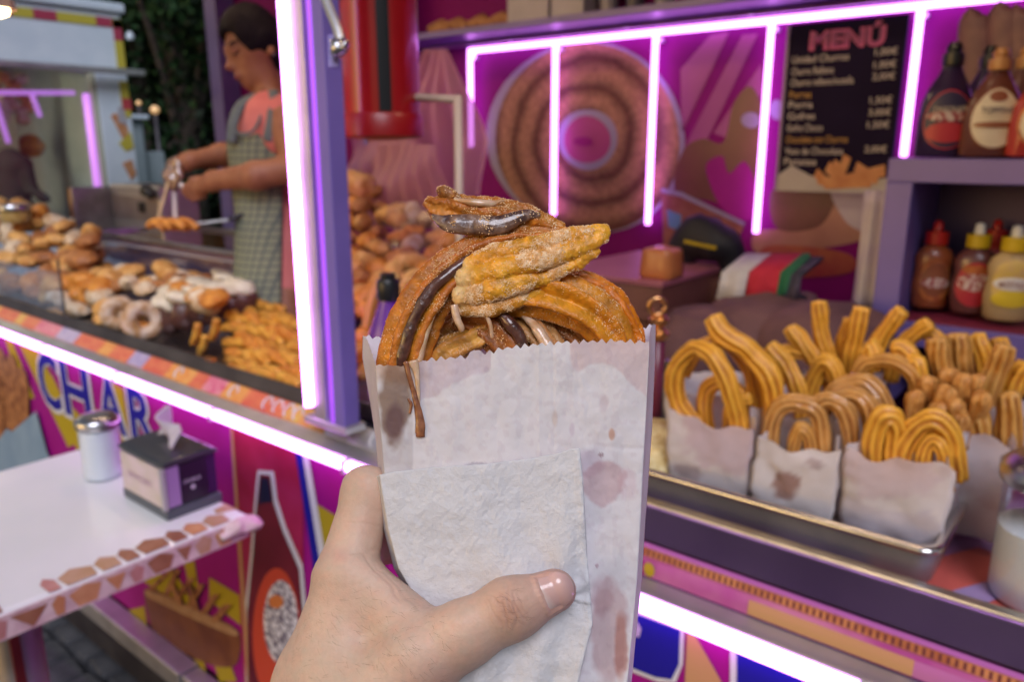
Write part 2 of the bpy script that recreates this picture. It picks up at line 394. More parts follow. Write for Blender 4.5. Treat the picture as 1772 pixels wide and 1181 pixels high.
# prints on the front panel (left): rays, letters, churro cone, loaded bun, sauce bottle
YP = .7985
rays = [((30, 590), (62, 600), (145, 760), (118, 775)), ((70, 640), (90, 650), (160, 800), (142, 800)), ((95, 690), (125, 705), (215, 800), (165, 800)), ((0, 560), (15, 575), (60, 690), (40, 690)), ((150, 700), (178, 715), (225, 800), (205, 800)), ((190, 660), (212, 672), (228, 790), (215, 790))]
for k, q in enumerate(rays): fpx('printed_ray', q, YP-.0001-.0001*k, YELLOW, ctr)
for ch, x0, x1, y0, y1 in (('C', 70, 104, 612, 702), ('H', 111, 157, 622, 722), ('A', 172, 216, 640, 742), ('R', 226, 268, 658, 762)):
    a = PY((x0+x1)/2, y1, YP); z0 = a[2]; z1 = .952
    X0 = PY(x0, (y0+y1)/2, YP)[0]; X1 = PY(x1, (y0+y1)/2, YP)[0]
    letters('letter_outline', ch, X0-.003, X1-.007, z0-.004, z1, YP-.0020, WPRINT, ctr, off=.05)
    letters('letter', ch, X0+.002, X1-.012, z0+.001, z1-.003, YP-.0032, BLUE, ctr, off=.02)
brownp = M('fried_print', (.20, .06, .02), (.50, .22, .08), .4, 45)
paleb = M('pale_blue_print', (.22, .33, .46), (.28, .40, .52), .4, 10)
for k, (a, b) in enumerate((((2, 620), (10, 760)), ((22, 630), (30, 770)), ((40, 650), (44, 765)), ((-8, 650), (4, 780)))):
    p = [PY(a[0]-10, a[1], YP), PY(a[0]+10, a[1], YP), PY(b[0]+9, b[1], YP), PY(b[0]-9, b[1], YP)]
    flat('printed_churro', smooth_closed([(v[0], v[2]) for v in p], 20), YP-.0042-.0008*k, brownp, ctr)
fpx('printed_cone', [(-10, 770), (12, 742), (20, 748), (62, 712), (80, 780), (95, 815), (-10, 830)], YP-.0085, paleb, ctr)
brown2 = M('bun_print', (.16, .045, .015), (.26, .09, .03), .4, 14)
for q in (((222, 980), (245, 1005), (300, 1040), (300, 1000)), ((210, 1060), (250, 1050), (255, 1085), (235, 1110)), ((285, 985), (300, 985), (330, 1040), (320, 1050)), ((318, 975), (336, 972), (345, 1030), (332, 1035)), ((362, 1000), (420, 1035), (425, 1090), (362, 1040)), ((250, 1080), (280, 1110), (260, 1130), (240, 1110)), ((335, 1135), (352, 1140), (360, 1181), (345, 1181)), ((370, 1150), (400, 1155), (410, 1181), (380, 1181))):
    kk_ = globals().get('kk_', 0)+1; fpx('printed_ray', q, YP-.0001*kk_, YELLOW, ctr)
bun = [(252, 1020), (290, 1030), (340, 1055), (395, 1080), (416, 1100), (414, 1140), (400, 1155), (360, 1150), (310, 1125), (270, 1095), (256, 1060)]
flat('printed_bun', smooth_closed([(PY(x, y, YP)[0], PY(x, y, YP)[2]) for x, y in bun], 50), YP-.0012, brown2, ctr)
tanp = M('crust_print', (.42, .22, .10), (.50, .30, .16), .4, 30)
flat('printed_bun_edge', smooth_closed([(PY(x, y, YP)[0], PY(x, y, YP)[2]) for x, y in [(256, 1022), (300, 1038), (360, 1064), (408, 1090), (405, 1100), (350, 1078), (290, 1050), (258, 1034)]], 40), YP-.0022, tanp, ctr)
for k, (x0, y0, x1, y1, w) in enumerate([(262, 1020, 300, 985, 5), (290, 1030, 310, 985, 5), (305, 1040, 335, 1000, 6), (330, 1050, 352, 1010, 6), (355, 1062, 378, 1028, 6), (375, 1075, 398, 1045, 7), (318, 1046, 300, 1008, 4), (345, 1056, 332, 1012, 4)]):
    p = [PY(x0-w, y0, YP), PY(x0+w, y0, YP), PY(x1+w, y1, YP), PY(x1-w, y1, YP)]
    flat('printed_fry', [(v[0], v[2]) for v in p], YP-.0032-.0006*k, brownp, ctr)
# red panel with the sauce bottle
def ppx(name, pts, off, mat, sm=0):
    q = [(PY(x, y, YP)[0], PY(x, y, YP)[2]) for x, y in pts]
    return flat(name, smooth_closed(q, sm) if sm else q, YP-off, mat, ctr)
ppx('printed_board', [(400, 735), (525, 790), (528, 1230), (425, 1230)], .0012, M('crimson_print', (.34, .008, .05), (.42, .02, .10), .35, 12))
ppx('board_edge', [(512, 780), (524, 785), (560, 1000), (560, 1230), (548, 1230), (546, 1000)], .0022, BLUE)
ppx('board_edge', [(525, 785), (536, 790), (572, 1000), (574, 1230), (562, 1230), (560, 1000)], .0026, WPRINT)
ppx('board_edge', [(400, 735), (404, 737), (440, 1230), (432, 1230)], .0024, M('tan_print', (.5, .3, .14), None, .4))
bott = [(452, 820), (470, 822), (476, 870), (492, 920), (520, 985), (526, 1060), (530, 1230), (432, 1230), (430, 1060), (440, 960), (446, 880)]
ppx('bottle_outline', [(x+(5 if x > 460 else -5), y-6) for x, y in bott], .0018, WPRINT)
ppx('printed_bottle', bott, .0034, M('maroon_print', (.13, .008, .02), (.18, .015, .03), .3, 9))
ppx('printed_cap', [(455, 826), (468, 828), (474, 868), (450, 872)], .0044, M('navy_print', (.01, .01, .04), None, .3))
ppx('bottle_label', ellipse(0, 0, 1, 1) and [(482+42*math.cos(a), 1100+118*math.sin(a)) for a in np.linspace(0, 2*math.pi, 40, endpoint=False)], .0046, M('orange_print', (.60, .07, .03), None, .35))
ppx('bottle_label', [(490+30*math.cos(a), 1075+72*math.sin(a)) for a in np.linspace(0, 2*math.pi, 30, endpoint=False)], .0054, M('grey_print', (.20, .17, .22), (.75, .72, .75), .35, 90, contrast=(.48, .52)))
ppx('bottle_label', [(482+13*math.cos(a), 1040+12*math.sin(a)) for a in np.linspace(0, 2*math.pi, 20, endpoint=False)], .0060, M('orange_spot', (.65, .2, .05), None, .35))
ppx('printed_ray', [(545, 870), (600, 905), (600, 1000), (568, 985)], .0012, YELLOW)
# prints under the right glowing tube: big rounded letters
for q, mm, off in (([(1085, 1050), (1185, 1085), (1182, 1150), (1170, 1182), (1140, 1181), (1085, 1160)], WPRINT, .001), ([(1085, 1056), (1178, 1090), (1176, 1150), (1163, 1176), (1135, 1172), (1085, 1152)], BLUE, .002),
                   ([(1090, 1069), (1103, 1072), (1112, 1088), (1108, 1102), (1096, 1098)], M('lilac_print', (.5, .4, .65), None, .4), .003),
                   ([(1190, 1090), (1200, 1094), (1260, 1200), (1185, 1200)], M('tan_print', (.5, .3, .14), None, .4), .001),
                   ([(1264, 1118), (1276, 1122), (1276, 1200), (1264, 1200)], WPRINT, .001), ([(1276, 1122), (1400, 1170), (1400, 1260), (1276, 1260)], BLUE, .002)):
    q2 = [(PY(x, y, YP)[0], PY(x, y, YP)[2]) for x, y in q]; flat('letter_shape', q2, YP-off, mm, ctr)

# ------------------------------------------------------------------ corner pillar with tube, bracket
pl = empty('stall_pillar', (-1.03, .85, 1.03), 'lilac painted stall pillar with a bright tube down its left edge', 'pillar')
box('pillar_post', (-1.0445, .80, 1.02), (-1.018, .836, 2.35), PURPLE, pl, .003)
box('channel_back', (-1.0675, .815, 1.02), (-1.045, .834, 2.35), M('channel_paint', (.12, .06, .36), None, .35), pl, .002)
neon_tube([(-1.056, .808, 1.03), (-1.056, .808, 2.35)], pl, 'dim_tube', .005, NEONDIM)
box('pillar_trim', (-1.098, .80, 1.02), (-1.068, .834, 2.35), ALU, pl, .002)
neon_tube([(-1.110, .798, 1.052), (-1.110, .798, 2.35)], pl, r=.0088)
box('pillar_foot', (-1.125, .795, 1.02), (-1.010, .842, 1.032), ALU, pl, .002)
br = empty('latch_bracket', (-.985, .79, 1.66), 'grey metal latch arm with a round clamp on the lilac pillar', 'latch')
tube('latch_arm', [AT(556, -30, .985), AT(566, 5, .975), AT(582, 45, .965), AT(590, 72, .96)], .0062, ALU, br, n=10)
tube('clamp', [AT(584, 70, .955), AT(584, 95, .955)], .0085, STEEL, br, n=12)
tube('clamp_knob', [AT(594, 80, .95), AT(600, 82, .95)], .009, STEEL, br, n=12)
bar('hinge_plate', AT(577, 60, .97), AT(578, 117, .965), .014, .003, PURPLE, br, .001, upv=tuple(fw))

# red hanging cylinder
rc = empty('red_canister', (-1.07, .98, 1.52), 'red metal cylinder with a black vertical stripe hanging right of the lilac pillar', 'canister')
REDM = M('red_enamel', (.30, .004, .006), (.36, .008, .008), .28, 5, .04, 30, coat=.4)
RX, RY = -1.085, .975
lathe('cylinder_body', [(.066, 0.0), (.066, .66)], (RX, RY, 1.557), REDM, rc, 40)
lathe('bottom_cap', [(.025, -.004), (.064, 0), (.071, .004), (.071, .036), (.067, .042)], (RX, RY, 1.515), M('red_cap', (.30, .004, .006), None, .35), rc, 40)
lathe('rim_bolt', [(.003, 0), (.004, .003), (.004, .01)], (RX+.01, RY-.05, 1.503), STEEL, rc, 10)
V = []; Fs = []
a0 = math.atan2(-RY, -RX)
for i, a in enumerate(np.linspace(a0-.08, a0+.24, 6)):
    for z in (1.559, 2.2): V.append((RX+.0675*math.cos(a), RY+.0675*math.sin(a), z))
for i in range(5): Fs.append((2*i, 2*i+2, 2*i+3, 2*i+1))
mk('black_stripe', V, Fs, BLACK, rc)

# ------------------------------------------------------------------ stall shell: floor, back wall, roof
tag(box('wall_back', (-3.5, 2.20, .3), (1.6, 2.26, 2.45), M('magenta_wall', (.20, .003, .15), (.26, .006, .19), .6, 3, spec=.15), None, 0), kind='structure')
tag(box('ceiling', (-3.55, .52, 2.40), (1.6, 2.28, 2.46), M('ceiling_paint', (.30, .22, .45), None, .5), None, 0), kind='structure')  # unseen roof; front edge drawn forward to shade the interior
tag(box('floor', (-3.3, .84, .22), (1.6, 2.2, .29), DARKM, None, 0), kind='structure')
tag(box('wall_right', (1.2, .84, .3), (1.26, 2.2, 2.4), PURPLE, None, 0), kind='structure')
rp_ = empty('rear_post', (-3.47, 2.15, .3), 'slim lilac corner post at the back of the stall behind the vendor', 'post')
box('post_shaft', (-3.525, 2.10, .3), (-3.43, 2.199, 2.4), PURPLE, rp_, .003)
lamp_h = M('lamp_housing', (.6, .6, .6), None, .4)
for i, (lx, ly, w) in enumerate(((-.35, 1.15, .5), (-1.75, 1.12, .5), (-2.7, 1.1, .4))):
    e = empty('ceiling_lamp', (lx, ly, 2.3), ('warm strip lamp under the stall roof above the bagged churros', 'warm strip lamp under the stall roof above the pastry case', 'warm strip lamp under the stall roof at its far left end')[i], 'lamp', 'warm lamps under the stall roof')
    box('lamp_housing', (lx-w/2-.02, ly-.04, 2.345), (lx+w/2+.02, ly+.04, 2.398), lamp_h, e, .004)
    box('lamp_diffuser', (lx-w/2, ly-.025, 2.325), (lx+w/2, ly+.025, 2.344), WARM, e, 0)

# ================================================================== BACK WALL PRINTS, TUBES, MENU, SHELF
wallroot = bpy.data.objects['wall_back']
YB = 2.1985
def bp(name, px, off, mat, sm=0, par=None):
    q = [(PY(x, y, YB)[0], PY(x, y, YB)[2]) for x, y in px]
    return flat(name, smooth_closed(q, sm) if sm else q, YB-off, mat, par or wallroot)
bw = M('wall_white_print', (.30, .26, .40), None, .5)
DG1 = M('dough_print', (.20, .085, .045), (.36, .17, .09), .5, 5); DG2 = M('dough_dark_print', (.075, .015, .02), (.13, .03, .03), .5, 8)
def circ(cx, cy, rx, ry, n=44, wob=.03, seed=1):
    return [(x, y) for x, y in ellipse(cx, cy, rx, ry, n, wob, seed)]
bp('printed_outline', circ(1016, 238, 168, 170), .001, bw)
def swirl_mat(name, cx, cz, pitch, sq, base):
    m = bpy.data.materials.new(name); m.use_nodes = True; N = m.node_tree.nodes; L = m.node_tree.links; b = N['Principled BSDF']; b.inputs['Roughness'].default_value = .55; b.inputs['Specular IOR Level'].default_value = .2
    tc = N.new('ShaderNodeTexCoord'); sx = N.new('ShaderNodeSeparateXYZ'); L.new(tc.outputs['Object'], sx.inputs[0])
    def mt(op, a, b_=None, v=None):
        n = N.new('ShaderNodeMath'); n.operation = op; L.new(a, n.inputs[0])
        if b_ is not None: L.new(b_, n.inputs[1])
        elif v is not None: n.inputs[1].default_value = v
        return n.outputs[0]
    X = mt('MULTIPLY', mt('SUBTRACT', sx.outputs[0], v=cx), v=sq); Z = mt('SUBTRACT', sx.outputs[2], v=cz)
    r = mt('SQRT', mt('ADD', mt('MULTIPLY', X, X), mt('MULTIPLY', Z, Z))); th = mt('ARCTAN2', Z, X)
    nz = N.new('ShaderNodeTexNoise'); nz.inputs['Scale'].default_value = 7; L.new(tc.outputs['Object'], nz.inputs['Vector'])
    v = mt('ADD', mt('SUBTRACT', mt('DIVIDE', r, v=pitch), mt('DIVIDE', th, v=2*math.pi)), mt('MULTIPLY', nz.outputs['Fac'], v=.5)); fr_ = mt('FRACT', v)
    rp = N.new('ShaderNodeValToRGB'); cr = rp.color_ramp; cr.elements[0].position = 0; cr.elements[1].position = 1; cr.elements[0].color = (.13, .04, .04, 1); cr.elements[1].color = (.13, .04, .04, 1)
    for p_, c_ in ((.10, .45), (.30, .85), (.55, 1.0), (.80, .6)): e_ = cr.elements.new(p_); e_.color = (*[q*c_ for q in base], 1)
    L.new(fr_, rp.inputs[0])
    n2 = N.new('ShaderNodeTexNoise'); n2.inputs['Scale'].default_value = 60; n2.inputs['Detail'].default_value = 5; L.new(tc.outputs['Object'], n2.inputs['Vector'])
    r2 = N.new('ShaderNodeValToRGB'); r2.color_ramp.elements[0].position = .3; r2.color_ramp.elements[1].position = .7; r2.color_ramp.elements[0].color = (.62, .55, .55, 1); r2.color_ramp.elements[1].color = (1.1, 1.05, 1, 1); L.new(n2.outputs['Fac'], r2.inputs[0])
    mu = N.new('ShaderNodeMixRGB'); mu.blend_type = 'MULTIPLY'; mu.inputs[0].default_value = 1; L.new(rp.outputs[0], mu.inputs[1]); L.new(r2.outputs[0], mu.inputs[2]); L.new(mu.outputs[0], b.inputs['Base Color'])
    MATS[name] = m; return m
c0_ = PY(1018, 240, YB); e0_ = PY(1018+161, 240, YB); e1_ = PY(1018, 240-163, YB); rz0 = e1_[2]-c0_[2]; rx0 = abs(e0_[0]-c0_[0])
SW = swirl_mat('swirl_print', c0_[0], c0_[2], rz0/3.5, rz0/rx0, (.46, .25, .16))
for k, (rx, ry, m) in enumerate(((161, 163, SW), (50, 54, bw), (39, 42, M('pink_wall_print', (.38, .03, .20), None, .5)))):
    bp('printed_ring', circ(1018-k*.4, 240+k*.8, rx, ry, seed=2+k, wob=.03 if k else .02), .0018+.0009*k, m)
bp('printed_spot', circ(1012, 245, 16, 8), .0105, MAGENTA)
pk = M('pale_pink_print', (.30, .035, .22), (.36, .07, .26), .5, 4); chm = M('choc_print', (.10, .02, .03), (.16, .04, .05), .35, 7)
for q in ([(1178, 120), (1230, 60), (1262, 55), (1180, 230)], [(1182, 260), (1285, 60), (1312, 58), (1196, 300)], [(1235, 230), (1318, 110), (1320, 160), (1262, 240)]):
    bp('printed_ray', q, .001, pk)
bp('printed_splash', [(1170, 330), (1182, 262), (1215, 240), (1252, 246), (1270, 180), (1300, 150), (1322, 200), (1318, 280), (1295, 370), (1240, 350)], .002, chm, 60)
bp('printed_splash', [(1222, 290), (1250, 270), (1262, 300), (1290, 280), (1310, 330), (1300, 380), (1250, 360)], .003, MAGENTA, 50)
bp('printed_line', [(1145, 325), (1180, 332), (1290, 385), (1288, 391), (1178, 340), (1145, 332)], .004, bw)
bp('printed_tray', [(1145, 334), (1178, 341), (1288, 392), (1265, 440), (1150, 440)], .003, M('brick_print', (.22, .05, .05), (.3, .1, .08), .4, 20))
bp('printed_patch', [(1155, 362), (1180, 372), (1178, 400), (1158, 392)], .004, M('sky_print', (.10, .25, .45), None, .4))
bp('printed_berry', circ(1300, 208, 16, 14), .004, bw); bp('printed_berry', circ(1345, 190, 12, 18), .004, bw)
skinp = M('arm_print', (.30, .12, .09), (.42, .2, .15), .4, 6)
bp('printed_arm', [(1310, 400), (1400, 395), (1440, 350), (1490, 330), (1520, 360), (1500, 410), (1420, 430), (1315, 440)], .002, skinp, 60)
bp('printed_arm', [(1320, 430), (1380, 425), (1470, 440), (1475, 470), (1400, 480), (1325, 470)], .003, M('red_wall_print', (.30, .02, .04), (.4, .1, .05), .4, 10), 50)
bp('printed_sleeve', [(1440, 325), (1500, 325), (1520, 400), (1480, 395), (1455, 370)], .004, M('pale_wall_print', (.42, .36, .46), (.5, .45, .5), .4, 10), 40)
bp('printed_shade', [(1340, 325), (1440, 328), (1420, 390), (1345, 395)], .0025, chm, 40)
bp('printed_mauve', [(1490, 335), (1535, 335), (1505, 420)], .003, pk)
# glowing tubes on the back wall
tubs = [((815, 90), (814, 254), 'short glowing tube at the far left of the swirl picture'), ((962, 82), (957, 372), 'glowing tube crossing the left half of the swirl picture'), ((1136, 64), (1120, 388), 'glowing tube crossing the right edge of the swirl picture'), ((1331, 44), (1312, 403), 'glowing tube left of the menu board'), ((1592, 12), (1566, 270), 'glowing tube right of the menu board, ending at the lilac shelf')]
YT = 2.165
for a, b, lb in tubs:
    x = PY(*b, YT)[0]*.5+PY(*a, YT)[0]*.5
    e = empty('glow_tube', (x, YT, PY(*b, YT)[2]), lb, 'light tube', 'upright glowing tubes on the back wall')
    neon_tube([(x, YT, PY(*b, YT)[2]), (x, YT, 1.818)], e, 'tube_core', .0095, NEONB)
    box('clip', (x-.014, YT+.012, 1.80), (x+.014, 2.197, 1.812), WPRINT, e, .001)
xa = PY(820, 86, YT)[0]
e = empty('top_tube', (xa, YT, 1.826), 'long horizontal glowing tube under the upper shelf of the back wall', 'light tube')
neon_tube([(xa-.012, YT, 1.80), (xa, YT, 1.82), (xa+.018, YT, 1.8265), (xa+.2, YT, 1.827), (.4, YT, 1.827)], e, 'tube_core', .0095, NEONB)
sb = empty('wall_shelf', (-1.2, 2.1, 1.85), 'lilac shelf board high on the back wall above the glowing tubes', 'shelf')
box('shelf_board', (-2.24, 1.98, 1.852), (.6, 2.197, 1.872), PURPLE, sb, .002)
box('shelf_lip', (-2.10, 2.120, 1.838), (.6, 2.135, 1.8515), M('shelf_lip', (.35, .10, .55), None, .3), sb, .001)
box('shelf_end', (-2.25, 1.97, 1.852), (-2.242, 2.197, 2.3), PURPLE, sb, .001)
for x in (-1.72, -1.28, -.9): lathe('shelf_screw', [(.006, 0), (.006, .003), (.002, .005)], (x, 2.113, 1.838), STEEL, sb, 10)
# small things on the upper shelf
BRD = M('bread_brown', (.32, .12, .05), (.52, .28, .12), .6, 60, .3, 200)
for i, (px_, lb) in enumerate(((765, 'brown glazed roll at the left end of the upper shelf'), (795, 'darker brown roll, second from the left on the upper shelf'), (835, 'crusty pastry on the upper shelf, third from the left'), (872, 'pale roll on the upper shelf next to the white cartons'))):
    c = PY(px_, 50, 2.1)
    V, Fs = sweep([(c[0]-.045, 2.08, 1.897), (c[0], 2.10, 1.905), (c[0]+.045, 2.09, 1.895)], [.014, .027, .014], 10, seg=10)
    V = V + (fbm(V, 40)*.004)[:, None]; tag(mk('pastry_roll', V, Fs, BRD), lb, 'pastry', 'rolls on the upper shelf')
for i, (x0, x1, h, lb) in enumerate(((905, 975, .10, 'white carton on the upper shelf, left of two'), (980, 1035, .12, 'white carton on the upper shelf, right of two'))):
    a, b = PY(x0, 30, 2.1)[0], PY(x1, 30, 2.1)[0]
    e = empty('white_carton', ((a+b)/2, 2.1, 1.873), lb, 'carton', 'cartons on the upper shelf')
    box('carton_body', (a, 2.02, 1.873), (b, 2.17, 1.873+h), M('carton_white', (.40, .38, .42), (.46, .44, .48), .6, 9), e, .003)
    box('carton_lid', (a-.004, 2.015, 1.873+h+.001), (b+.004, 2.175, 1.873+h+.02), M('carton_white', (1, 1, 1)), e, .003)
for i, (x0, lb) in enumerate(((1060, 'grey cup stack beside the white cartons on the upper shelf'), (1105, 'dark cup stack in the middle of the upper shelf'), (1155, 'pale cup stack left of the upper shelf bracket'), (1210, 'rightmost cup stack on the upper shelf'))):
    c = PY(x0, 20, 2.1)
    e = empty('cup_stack', (c[0], 2.08, 1.873), lb, 'cups', 'cup stacks on the upper shelf')
    mm = M('cup_'+str(i % 2), ((.30, .28, .36), (.08, .07, .12))[i % 2], None, .4)
    for k in range(4): lathe('cup', [(.024, 0), (.030, .075), (.033, .077), (.033, .082)], (c[0], 2.08, 1.873+.018*k), mm, e, 16)
# menu board
mb_ = empty('menu_board', (-.62, 2.15, 1.5), 'dark menu board with a pink title, price list and a picture of fried sticks', 'menu board')
YM = 2.150
a = PY(1362, 42, YM); b_ = PY(1572, 24, YM); c_ = PY(1350, 330, YM)
X0, X1 = PY(1357, 180, YM)[0], PY(1556, 180, YM)[0]; Z1 = (a[2]+b_[2])/2; Z0 = c_[2]
box('board', (X0, YM, Z0), (X1, YM+.012, Z1), M('menu_dark', (.010, .005, .028), (.016, .009, .04), .6, 5, spec=.1), mb_, .001)
box('board_rim', (X0-.008, YM-.001, Z0), (X0-.0005, YM+.012, Z1), M('menu_rim', (.35, .25, .4), None, .4), mb_, .001)
W = X1-X0; H = Z1-Z0
def ml(body, u0, u1, v0, v1, mat, off=0, o=0, name='menu_text'):
    letters(name, body, X0+W*u0, X0+W*u1, Z1-H*v1, Z1-H*v0, YM-.0012-o, mat, mb_, off=off)
pinkt = M('menu_pink', (.62, .05, .28), None, .4); cream = M('menu_cream', (.55, .50, .50), None, .4); gold = M('menu_gold', (.50, .26, .06), None, .4)
ml('MENÚ', .20, .82, .03, .155, pinkt, .05, name='menu_title'); ml('MENÚ', .22, .80, .04, .15, M('menu_deep', (.30, .02, .2), None, .4), 0, .001, name='menu_title')
for body, u1, v, pr_, mt in (('Unidad Churros', .50, .185, '1,00€', cream), ('Churro Relleno', .38, .255, '1,00€', cream), ('Churro relleno/nutella', .56, .320, '2,00€', cream), ('Porras', .20, .392, None, gold), ('Porra', .22, .452, '1,50€', cream), ('Gofres', .25, .520, '3,00€', cream), ('Gofre Choco', .33, .590, '1,50€', cream), ('Chocolate con Churros', .56, .660, None, gold), ('Vaso de Chocolate', .53, .730, '2,00€', cream), ('Patatas', .30, .795, None, cream)):
    ml(body, .045, .045+u1, v, v+.042, mt, .012)
    if pr_: ml(pr_, .76, .94, v-.012, v+.034, cream, .012)
fries = M('fry_print', (.55, .20, .07), (.66, .30, .12), .4, 30)
def mp(name, pts, o, mat, sm=0):
    q = [(X0+W*u, Z1-H*v) for u, v in pts]
    flat(name, smooth_closed(q, sm) if sm else q, YM-o, mat, mb_)
mp('printed_plate', [(0, .90), (.12, .84), (.3, .90), (.5, .93), (.75, .93), (1, .90), (1, 1), (0, 1)], .0015, M('menu_white', (.45, .42, .46), (.52, .5, .5), .4, 12))
for k, (u0, v0, u1, v1, w) in enumerate([(.35, .88, .48, .96, .03), (.45, .84, .62, .95, .035), (.62, .78, .55, .96, .035), (.55, .94, .95, .86, .035), (.45, .95, .85, .93, .03), (.70, .84, .90, .92, .03), (.38, .92, .55, .95, .03), (.50, .83, .56, .86, .035)]):
    d = np.array([u1-u0, v1-v0]); d /= np.linalg.norm(d); n_ = np.array([-d[1], d[0]])*w
    mp('printed_fry', [(u0+n_[0], v0+n_[1]), (u1+n_[0], v1+n_[1]), (u1-n_[0], v1-n_[1]), (u0-n_[0], v0-n_[1])], .0022+.0005*k, fries)

# ------------------------------------------------------------------ lilac shelf unit with sauce bottles
su = empty('shelf_unit', (.1, 1.7, 1.0), 'lilac open shelf unit holding sauce bottles above the bagged churros', 'shelf unit')
SX, SY0, SY1 = -.393, 1.60, 1.86
box('top_board', (SX, SY0, 1.436), (.60, SY1, 1.479), PURPLE, su, .002)
box('side_board', (SX, SY0, 1.0), (SX+.046, SY1, 1.4355), PURPLE, su, .002)
box('middle_board', (SX+.0465, SY0, 1.130), (.60, SY1, 1.176), PURPLE, su, .002)
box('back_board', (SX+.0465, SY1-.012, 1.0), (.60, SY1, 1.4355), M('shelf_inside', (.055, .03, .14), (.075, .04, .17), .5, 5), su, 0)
box('shelf_liner', (SX+.048, SY0+.012, 1.1765), (.58, SY1-.014, 1.180), M('liner_red', (.25, .03, .07), None, .4), su, 0)
cw = M('pale_cloth', (.50, .42, .55), (.60, .55, .58), .7, 12, .3, 60)
V = []; Fs = []
for i in range(13):
    for j in range(9):
        u, v = i/12, j/8; p = PY(1478+(1540-1478)*u-30*v*(1-u)+20, 330+215*v, 1.66); V.append((p[0], 1.66+.012*math.sin(u*16+v*2), p[2]))
for i in range(12):
    for j in range(8): Fs.append((i*9+j, i*9+j+1, (i+1)*9+j+1, (i+1)*9+j))
tag(mk('hanging_cloth', V, Fs, cw), 'pale lilac white cloth hanging at the left side of the shelf unit', 'cloth').modifiers.new('t', 'SOLIDIFY').thickness = .003

PROF = {'syrup': [(0, .88), (.02, 1), (.30, 1), (.48, .93), (.60, .74), (.70, .50), (.77, .36), (.80, .33)],
        'squeeze': [(0, .80), (.03, .92), (.25, 1), (.45, .90), (.58, .97), (.66, .82), (.72, .50), (.74, .45)]}
def bottle(px, yb, yt, Y, wpx, body, cap, kind, label, labels, cat='bottle', rz=.35, group=None, text=None, ring=False):
    b0 = PY(px, yb, Y); t1 = PY(px, yt, Y); h = t1[2]-b0[2]; tt = (b0-CAM)@fw; r = wpx/2*tt/F_PX
    e = empty('sauce_bottle', (0, 0, 0), label, cat, group)
    prof = [(r*w, h*z) for z, w in PROF[kind]]
    lathe('bottle_body', prof, (0, 0, 0), body, e, 28, 1, .62)
    zc = prof[-1][1]; rc_ = prof[-1][0]
    if kind == 'syrup':
        lathe('cap', [(rc_*1.15, 0), (rc_*1.2, .01), (rc_*1.15, h*.10), (rc_*.85, h*.105), (rc_*.8, h*.13), (rc_*.95, h*.14), (rc_*.6, h*.195)], (0, 0, zc), cap, e, 20)
    else:
        lathe('cap', [(rc_*1.25, 0), (rc_*1.25, h*.14), (rc_*.7, h*.15)], (0, 0, zc), cap, e, 20)
        lathe('nozzle', [(rc_*.6, 0), (rc_*.5, h*.10), (rc_*.2, h*.12)], (0, 0, zc+h*.15), M('nozzle_white', (.7, .7, .68), None, .35) if cap.name.startswith('cap_yellow') else cap, e, 16)
    # labels wrap the body
    for k, (cz, rz_, rx, m) in enumerate(labels):
        V = [(0, 0, 0)]*0; n = 28; rows = 5
        ctr_ = None; V = []; Fs = []
        for i in range(rows+1):
            s = i/rows
            for j in range(n):
                a = 2*math.pi*j/n; u = rx*s*math.cos(a); zq = cz+rz_*s*math.sin(a)
                wr = np.interp(zq, [p[0] for p in PROF[kind]], [p[1] for p in PROF[kind]])
                ang = -math.pi/2+u; rr_ = r*(wr+.02)+.0006*(k+1)
                V.append((rr_*math.cos(ang), rr_*.62*math.sin(ang)-.0006*k, zq*h))
        for i in range(rows):
            for j in range(n): Fs.append((i*n+j, i*n+(j+1) % n, (i+1)*n+(j+1) % n, (i+1)*n+j))
        mk('label', V, Fs, m, e)
    if text:
        s_, zc_, hh, m_ = text
        letters('label_text', s_, -r*.55, r*.55, h*(zc_-hh), h*(zc_+hh), -r*.66-.004, m_, e, off=.01)
    e.location = (b0[0], Y, b0[2]); e.rotation_euler = (0, 0, rz)
    return e
C_red = M('cap_red', (.40, .012, .01), None, .35); C_yel = M('cap_yellow', (.56, .40, .01), None, .35); C_gold = M('cap_gold', (.45, .22, .08), None, .3)
B_dark = M('body_dark', (.030, .015, .055), None, .18, coat=.3); B_choc = M('body_choc', (.13, .045, .03), None, .22, coat=.3); B_red = M('body_red', (.40, .04, .03), None, .25, coat=.3)
B_car = M('body_caramel', (.30, .08, .03), None, .25, coat=.3); B_must = M('body_cream', (.46, .34, .17), None, .35); B_br = M('body_brown', (.14, .05, .05), None, .25, coat=.3)
LR = M('label_red', (.45, .03, .05), None, .4); LD = M('label_navy', (.03, .02, .07), None, .4); LW = M('label_cream', (.62, .56, .45), (.68, .62, .52), .4, 40); LO = M('label_orange', (.55, .20, .05), (.3, .06, .03), .4, 60); LY = M('label_yellow', (.65, .5, .1), (.6, .42, .2), .4, 60)
LM = M('label_mix', (.6, .5, .5), (.3, .03, .05), .4, 130, contrast=(.45, .55)); LT = M('label_brown', (.25, .08, .04), None, .4)
ZS = 1.68
bottle(1628, 272, 74, ZS, 88, B_dark, BLACK, 'syrup', 'dark syrup bottle with a red rimmed oval label, left on top of the lilac shelf', [(.33, .26, .95, LR), (.33, .245, .88, LD), (.22, .09, .78, LR), (.36, .045, .80, LM)], text=('CHOCOLATE', .42, .022, LW))
bottle(1708, 272, 84, ZS-.01, 92, B_choc, C_gold, 'syrup', 'brown syrup bottle with a cream oval label on top of the lilac shelf', [(.36, .285, .92, LT), (.36, .27, .86, LW), (.56, .05, .35, LT), (.30, .028, .75, LT)], text=('TOPPING', .43, .028, LD))
